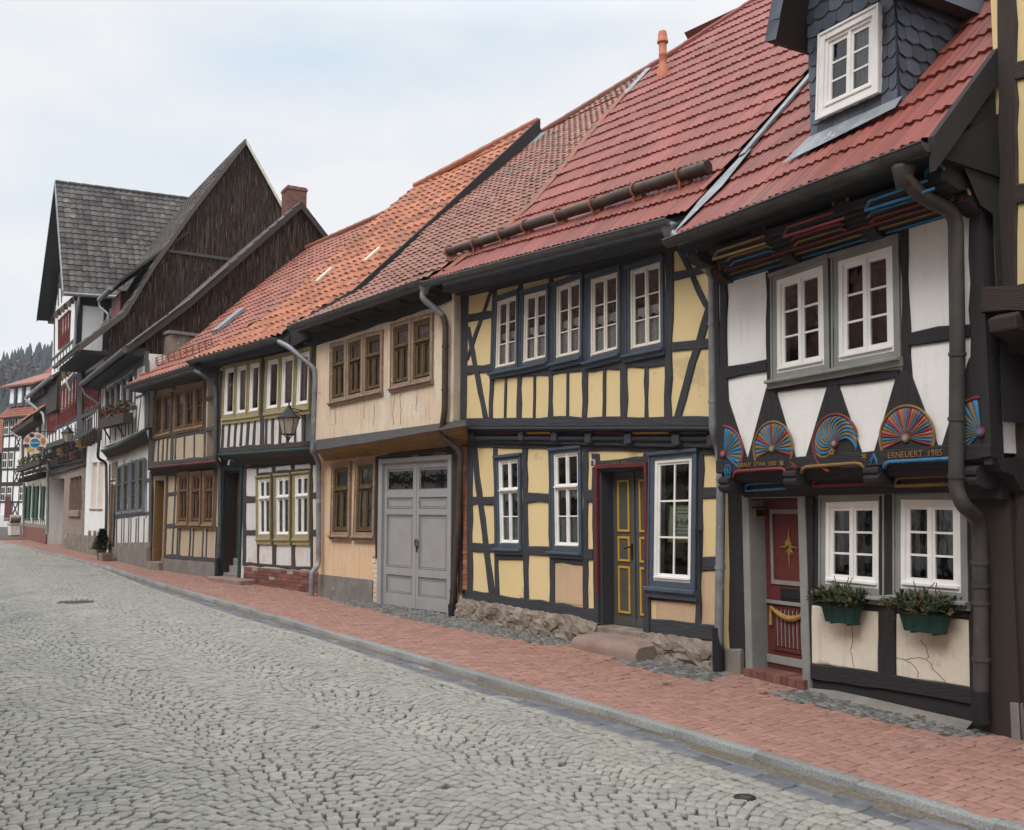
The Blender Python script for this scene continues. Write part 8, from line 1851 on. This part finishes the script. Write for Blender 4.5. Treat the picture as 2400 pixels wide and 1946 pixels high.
# round baker's sign
x, z_ = HH.loc(px(15, 405, 615), 1.0); q = HH.loc(px(15, 720, 615), 1.0); g = HH.world(x, -1.0, z_)
vd = Vector((-g.x, -g.y, 0)).normalized(); ang = math.atan2(vd.y, vd.x) + math.pi / 2
rr_ = 315 / 12.594 * g.y / F
t = empty('hanging_sign', g, ang - .12, "round cream baker's sign with pretzels and a blue centre hanging from an iron bracket", 'shop sign')
m = MB(); m.tube([(0, .03, 0), (0, -.03, 0)], rr_, 'sign_cream', 40); m.build('sign_board', t)
def disc(mb, cx, cz, r_, y, mat, sx=1, sz=1, n=20, rot=0): mb.add([(cx + (r_ * sx * math.cos(a) * math.cos(rot) - r_ * sz * math.sin(a) * math.sin(rot)), y, cz + (r_ * sx * math.cos(a) * math.sin(rot) + r_ * sz * math.sin(a) * math.cos(rot))) for a in [k * 2 * math.pi / n for k in range(n)]] + [(cx, y - .012, cz)], [(k, (k + 1) % n, n) for k in range(n)], mat)
m = MB(); u_ = rr_ / 315
disc(m, 0, 0, 150 * u_, -.036, 'sign_white', n=28); disc(m, 0, 0, 135 * u_, -.040, 'sign_blue', n=28); m.build('sign_centre', t, recalc=False)
m = MB(); add_text(m, 'Bromi', 95 * u_, (0, -.056, .01), 'sign_white', 1.0, .08); m.build('sign_lettering', t)
for cx_, cz_, r_, mat, sx, sz, nm in ((-95, 225, 75, 'pretzel_dark', 1, .8, 'cake'), (80, 205, 70, 'bread_brown', 1, .8, 'roll'), (-215, 95, 80, 'bread_brown', .85, 1, 'roll'), (215, 65, 80, 'bread_brown', .8, 1.3, 'loaf'), (-110, -195, 95, 'cheese_yellow', 1.05, .65, 'pastry')):
    m = MB(); disc(m, cx_ * u_, cz_ * u_, r_ * u_, -.036, mat, sx, sz); m.build('painted_' + nm, t, recalc=False)
for cx_, cz_, r_ in ((165, -165, 70), (-230, -80, 55)):
    m = MB(); pts = []
    for k in range(25): a = k * math.pi / 12; pts.append(((cx_ + r_ * math.cos(a) * (1 + .25 * math.cos(2 * a))) * u_, -.045, (cz_ + r_ * math.sin(a) * (.8 + .2 * math.cos(2 * a))) * u_))
    m.tube(pts, 14 * u_, 'pretzel_dark', 6, False); m.tube([((cx_ - r_ * .6) * u_, -.045, (cz_ - r_ * .5) * u_), ((cx_ + r_ * .2) * u_, -.045, (cz_ + r_ * .5) * u_)], 11 * u_, 'pretzel_dark', 5); m.tube([((cx_ + r_ * .6) * u_, -.045, (cz_ - r_ * .5) * u_), ((cx_ - r_ * .2) * u_, -.045, (cz_ + r_ * .5) * u_)], 11 * u_, 'pretzel_dark', 5); m.build('painted_pretzel', t)
m = MB(); wq_ = HH.world(HH.loc(px(15, 1000, 260), .3)[0], -.3, z_ + rr_ * 1.1); rel = wq_ - g; ca, sa = math.cos(-(ang - .12)), math.sin(-(ang - .12)); lx, ly = rel.x * ca - rel.y * sa, rel.x * sa + rel.y * ca
m.tube([(-rr_ * .3, 0, rr_ * 1.12), (lx, ly, rr_ * 1.12)], .018, 'black_iron', 6); m.tube([(0, 0, rr_ * 1.12), (0, 0, rr_)], .01, 'black_iron', 5); m.tube([(rr_ * .3, 0, rr_ * 1.12), (rr_ * .3, 0, rr_ * .9)], .01, 'black_iron', 5)
m.build('sign_bracket', t)
# flower boxes
def flowers(H, z, pl, pr, off, h_, label, flowers_, n, group='flower boxes on upper sills'):
    a, b = H.loc(px(z, *pl), off), H.loc(px(z, *pr), off); g = H.world(a[0], -off, a[1]); L_ = b[0] - a[0]; k_ = (b[1] - a[1]) / L_
    t = empty('flower_box', g, H.root.rotation_euler.z, label, 'flower box', group)
    m = MB(); m.hexa([(0, .12, -h_), (L_, .12, -h_ + k_ * L_), (L_, .12, k_ * L_), (0, .12, 0)], [(0, -.12, -h_), (L_, -.12, -h_ + k_ * L_), (L_, -.12, k_ * L_), (0, -.12, 0)], 'umber_timber')
    for f in (.2, .75): m.tube([(L_ * f, .1, k_ * L_ * f - h_ - .35), (L_ * f, -.1, k_ * L_ * f - h_)], .025, 'umber_timber', 5)
    m.build('box', t)
    p = MB()
    for s in range(n):
        x0_ = rnd.uniform(0, L_); c = Vector((x0_, rnd.uniform(-.16, .1), k_ * x0_ + rnd.uniform(-.05, .32))); r_ = rnd.uniform(.03, .07); d1 = Vector((rnd.gauss(0, 1), rnd.gauss(0, 1), rnd.gauss(0, 1))).normalized(); d2 = d1.orthogonal().normalized()
        mat = 'red_flower' if (flowers_ and rnd.random() < .16) else rnd.choice(['conifer', 'leaf_green', 'leaf_green', 'dry_foliage'])
        p.add([c - d1 * r_, c + d2 * r_ * .6, c + d1 * r_, c - d2 * r_ * .6], [(0, 1, 2, 3)], mat)
    p.build('foliage', t, recalc=False)
flowers(HF, 14, (625, 1420), (870, 1350), UF + .22, .28, 'brown flower box with red blooms under the blue-framed upper windows', True, 500)
flowers(HI_, 27, (165, 985), (372, 905), .62, .22, 'dark flower box with trailing greenery on the green-shuttered house', False, 420)
# small potted conifer and its trough beside the plinth
g = HF.world(HF.loc(px(13, 712, 1520), .30)[0], -.32, 0); g.z = G(g.y); t = empty('potted_conifer', g, .3, 'small dark bushy conifer in a grey pot on the pavement before the white house', 'potted tree')
m = MB(); m.lathe([(.10, 0), (.15, .30), (.165, .30), (.165, .34), (.14, .34), (.13, .28)], (0, 0, 0), 'cement_render', 14); m.build('pot', t)
m = MB(); m.tube([(0, 0, .25), (0, 0, .85)], .022, 'umber_timber', 6, True, .006); m.build('trunk', t)
m = MB()
for s in range(2400):
    h_ = rnd.random() ** 1.1; R_ = .27 * (1 - h_) ** .75 * rnd.uniform(.35, 1.12) + .02; a = rnd.uniform(0, 6.283); c = Vector((R_ * math.cos(a), R_ * math.sin(a), .30 + .62 * h_)); o = Vector((math.cos(a), math.sin(a), rnd.uniform(-.1, .6))).normalized(); sd_ = o.cross(Vector((0, 0, 1))).normalized() * rnd.uniform(.014, .032); l_ = rnd.uniform(.06, .12)
    m.add([c - sd_, c + sd_, c + o * l_], [(0, 1, 2)], rnd.choice(['conifer', 'conifer', 'leaf_green']))
m.build('crown', t, recalc=False)
g = HF.world(HF.loc(px(13, 760, 1545), .32)[0], -.34, 0); g.z = G(g.y); t = empty('stone_trough', g, HF.root.rotation_euler.z, 'low sandstone planting trough beside the potted conifer', 'trough')
m = MB(); w_, d_, h_ = .36, .16, .22
m.hexa([(-w_ * .8, -d_ * .8, 0), (w_ * .8, -d_ * .8, 0), (w_ * .8, d_ * .8, 0), (-w_ * .8, d_ * .8, 0)], [(-w_, -d_, h_), (w_, -d_, h_), (w_, d_, h_), (-w_, d_, h_)], 'sandstone'); m.build('basin', t, bevel=.02)
m = MB(); m.box(-w_ * .88, w_ * .88, -d_ * .8, d_ * .8, h_ - .002, h_ + .012, 'soil'); m.build('soil', t)
# pavement sign
g = ground(px(13, 125, 1385)); g = Vector(g); t = empty('pavement_sign', g, HH.root.rotation_euler.z + .55, 'white two-legged pavement board leaning before the passage', 'A-board')
m = MB(); w_, h_ = .30, 1.12; 
m.hexa([(-w_, 0, .08), (w_, 0, .08), (w_, .25, h_), (-w_, .25, h_)], [(-w_, -.03, .08), (w_, -.03, .08), (w_, .22, h_), (-w_, .22, h_)], 'sign_cream')
for s_ in (-1, 1): m.tube([(s_ * w_ * .9, -.02, 0), (s_ * w_ * .9, .23, h_)], .016, 'rusty_pipe', 5); m.tube([(s_ * w_ * .9, .23, h_), (s_ * w_ * .9, .55, 0)], .016, 'rusty_pipe', 5)
m.build('board', t)
m = MB()
for zz, ww, hh in ((.92, .2, .07), (.60, .12, .09), (.38, .18, .02), (.30, .15, .02)):
    y0_ = -.035 + (zz - .08) * .25 / 1.04; y1_ = y0_ + hh * .24; m.add([(-ww, y0_, zz), (ww, y0_, zz), (ww, y1_, zz + hh), (-ww, y1_, zz + hh)], [(0, 1, 2, 3)], 'bread_brown' if zz > .8 else 'ink')
m.build('board_print', t, recalc=False)
# big concrete planter at the corner far away
g = Vector(ground(px(27, 128, 1575))); t = empty('concrete_planter', g, .7, 'big square cream concrete planter with dry plants at the far street corner', 'planter')
sc_ = g.y / 33.0; m = MB(); w_ = 50 / 3.693 * g.y / F; h_ = 108 / 3.693 * g.y / F
m.hexa([(-w_ * .86, -w_ * .86, .04), (w_ * .86, -w_ * .86, .04), (w_ * .86, w_ * .86, .04), (-w_ * .86, w_ * .86, .04)], [(-w_, -w_, h_), (w_, -w_, h_), (w_, w_, h_), (-w_, w_, h_)], 'old_white_plaster'); m.box(-w_ * 1.06, w_ * 1.06, -w_ * 1.06, w_ * 1.06, h_ - .1, h_, 'concrete'); m.box(-w_ * .8, w_ * .8, -w_ * .8, w_ * .8, 0, .05, 'cement_render'); m.build('tub', t, bevel=.02)
m = MB()
for s in range(260):
    a, r_ = rnd.uniform(0, 6.283), w_ * .8 * rnd.random() ** .5; c = Vector((r_ * math.cos(a), r_ * math.sin(a), h_)); o = Vector((rnd.gauss(0, .4), rnd.gauss(0, .4), 1)).normalized() * rnd.uniform(.15, .65); sd_ = o.orthogonal().normalized() * .018; m.add([c - sd_, c + sd_, c + o], [(0, 1, 2)], rnd.choice(['dry_foliage', 'dry_foliage', 'leaf_green', 'bread_brown']))
m.build('plants', t, recalc=False)

# ================================================================== wooded hill behind the town
def hill_z(X, Y):
    d = np.exp(-((X + 132) / 60.) ** 2) * 39 + np.exp(-((X + 75) / 70.) ** 2) * 14 + np.exp(-((X + 330) / 150.) ** 2) * 20
    s = 1 / (1 + np.exp(-(Y - 235) / 26.)); n = 2.2 * np.sin(X * .09 + 1) + 1.6 * np.sin(X * .21 + Y * .05) + 1.2 * np.sin(Y * .11)
    return d * s * 1.0 + n * s - 1.5 + 0 * X
grid_sheet('hill', np.arange(-480, 200, 8.), np.arange(170, 420, 8.), hill_z, 'hill_forest')
fm = MB()
for s in range(9000):
    Y = rnd.uniform(190, 330); X = Y * rnd.uniform(-.63, -.38) if s % 3 else rnd.uniform(-260, 60); z_ = float(hill_z(np.array(X), np.array(Y)))
    if z_ < 1.5: continue
    if X / Y > -.30 and rnd.random() < .8: continue
    con = (math.sin(X * .05) + math.sin(Y * .08 + X * .02) + rnd.uniform(-1.0, 1.0)) > -.2
    if con:
        h_ = rnd.uniform(4.5, 9.5); r_ = h_ * rnd.uniform(.17, .25); n = 6; vs = []; tiers = 4
        for k in range(tiers):
            z0_, rr0 = h_ * (.12 + .22 * k), r_ * (1 - .21 * k)
            a0 = rnd.uniform(0, 1); base = [(X + rr0 * rnd.uniform(.75, 1.2) * math.cos(a0 + j * 6.283 / n), Y + rr0 * math.sin(a0 + j * 6.283 / n), z_ + z0_ + rnd.uniform(-.5, .3)) for j in range(n)]
            fm.add(base + [(X, Y, z_ + z0_ + h_ * .36)], [(j, (j + 1) % n, n) for j in range(n)], 'hill_forest')
    else:
        h_ = rnd.uniform(4, 7)
        for k in range(9):
            c = Vector((X + rnd.uniform(-1.4, 1.4), Y + rnd.uniform(-1.4, 1.4), z_ + h_ * rnd.uniform(.3, .95))); r_ = rnd.uniform(.35, .85)
            vs = [c + Vector((rnd.uniform(-1, 1), rnd.uniform(-1, 1), rnd.uniform(-1, 1.1))) * r_ for _ in range(6)]; fm.add(vs, [(0, 1, 2), (2, 3, 4), (4, 5, 0), (1, 3, 5)], 'bare_trees')
fo = fm.build('forest', recalc=False); tag(fo, kind='stuff')

# ================================================================== row on the near side of the street (beside and behind the camera; seen in the window panes)
ca_, cb_ = to_ab((0, 0))
ao = ca_ + 1.15
walls_ = ['white_plaster', 'tan_plaster', 'old_white_plaster', 'yellow_plaster', 'white_plaster', 'tan_plaster']; lbls = ['white plastered', 'tan plastered', 'cream plastered', 'yellow plastered', 'second white plastered', 'second tan plastered']
bb = .5
for i in range(9):
    p0, p1 = street(ao, bb), street(ao, bb + 5.4)
    if i > 3 and max(float(p[0]) / float(p[1]) for p in (p0, p1)) > -.60: break
    H = House('timber_house', (float(p0[0]), float(p0[1])), (float(p1[0]), float(p1[1])), ['first ', 'second ', 'third ', 'fourth ', 'fifth ', 'sixth ', 'seventh ', 'eighth ', 'ninth '][i] + lbls[i % 6].replace('second ', '') + ' timber-framed house on the near side of the street', group='houses on the near side of the street'); W_ = H.W; ez = 5.0 + .35 * (i % 3)
    wall(H, 'wall', [(0, -.3), (W_, -.3)], [(0, ez), (W_, ez)], 0, walls_[i % 6], [], th=.1)
    t = MB()
    for z0_ in (.3, 2.45, ez - .2): t.box(0, W_, -.03, .02, z0_, z0_ + .2, 'umber_timber')
    for k in range(8): t.box(W_ * k / 7 - .08, W_ * k / 7 + .08, -.032, .02, .2, ez, 'umber_timber')
    t.build('timber_frame', H.root)
    for fl_ in (1.0, 3.3):
        for k in range(3): x = W_ * (k * 2 + 1.5) / 7; w = MB(); w.box(x - .34, x + .34, -.07, .0, fl_, fl_ + 1.15, 'white_paint'); wo = w.build('window', H.root); w = MB(); [w.box(x + sx * .15 - .12, x + sx * .15 + .12, -.075, -.068, fl_ + .08, fl_ + 1.07, 'dark_interior') for sx in (-1, 1)]; w.build('pane', wo)
    flat_roof(H, [(-.5, ez - .2), (3.4, ez + 4.6)], -.05, W_ + .05, 'tile_brown_red', 'roof'); flat_roof(H, [(3.4, ez + 4.6), (7.2, ez - .2)], -.05, W_ + .05, 'tile_dull_red', 'rear_roof')
    bb += 5.4

# small litter and leaves, as in the picture
def litter(p, dz, s, label, mat, name='paper_scrap'):
    c = ground(p, dz); mb = MB(); n = 4; vs = [((i / n - .5) * s * 2 + rnd.uniform(-.1, .1) * s, (j / n - .5) * s * 1.3 + rnd.uniform(-.1, .1) * s, abs(rnd.gauss(0, .28)) * s) for j in range(n + 1) for i in range(n + 1)]
    mb.add([(c[0] + x, c[1] + y, c[2] + .01 + z_) for x, y, z_ in vs], [(j * (n + 1) + i, j * (n + 1) + i + 1, (j + 1) * (n + 1) + i + 1, (j + 1) * (n + 1) + i) for j in range(n) for i in range(n)], mat)
    return tag(mb.build(name, recalc=False), label, 'litter')
litter(px(18, 1432, 503), ROADZ, .055, 'crumpled pale paper scrap lying in the gutter against the kerb', 'sign_white')
litter(px(7, 1212, 1618), 0, .045, 'small white scrap on the setts under the grey garage door', 'sign_white')
for i, (p, lb) in enumerate(((px(17, 1560, 328), 'withered brown leaf on the dark setts before the white house'), (px(17, 152, 143), 'brown leaf on the red paving before the rubble plinth'))):
    c = ground(p, .0); mb = MB()
    for k in range(5):
        a = k * 1.25; mb.add([(c[0], c[1], c[2] + .015), (c[0] + .05 * math.cos(a), c[1] + .05 * math.sin(a), c[2] + .03), (c[0] + .055 * math.cos(a + .6), c[1] + .055 * math.sin(a + .6), c[2] + .018)], [(0, 1, 2)], 'dry_foliage')
    tag(mb.build('dry_leaf', recalc=False), lb, 'leaf')

# ------------------------------------------------------------------ thin winter haze: one closed box of air round the whole place
hm_ = bpy.data.materials.new('haze'); hm_.use_nodes = True; N_, L_ = _links(hm_); N_.clear()
ho_ = N_.new('ShaderNodeOutputMaterial'); hv_ = N_.new('ShaderNodeVolumePrincipled'); hv_.inputs['Density'].default_value = .00040; hv_.inputs['Color'].default_value = (.86, .92, 1, 1); hv_.inputs['Anisotropy'].default_value = .2
L_.new(hv_.outputs[0], ho_.inputs['Volume']); MATS['haze'] = hm_
mb = MB(); mb.box(-600, 460, -70, 720, -4.5, 75, 'haze'); tag(mb.build('haze'), kind='stuff')
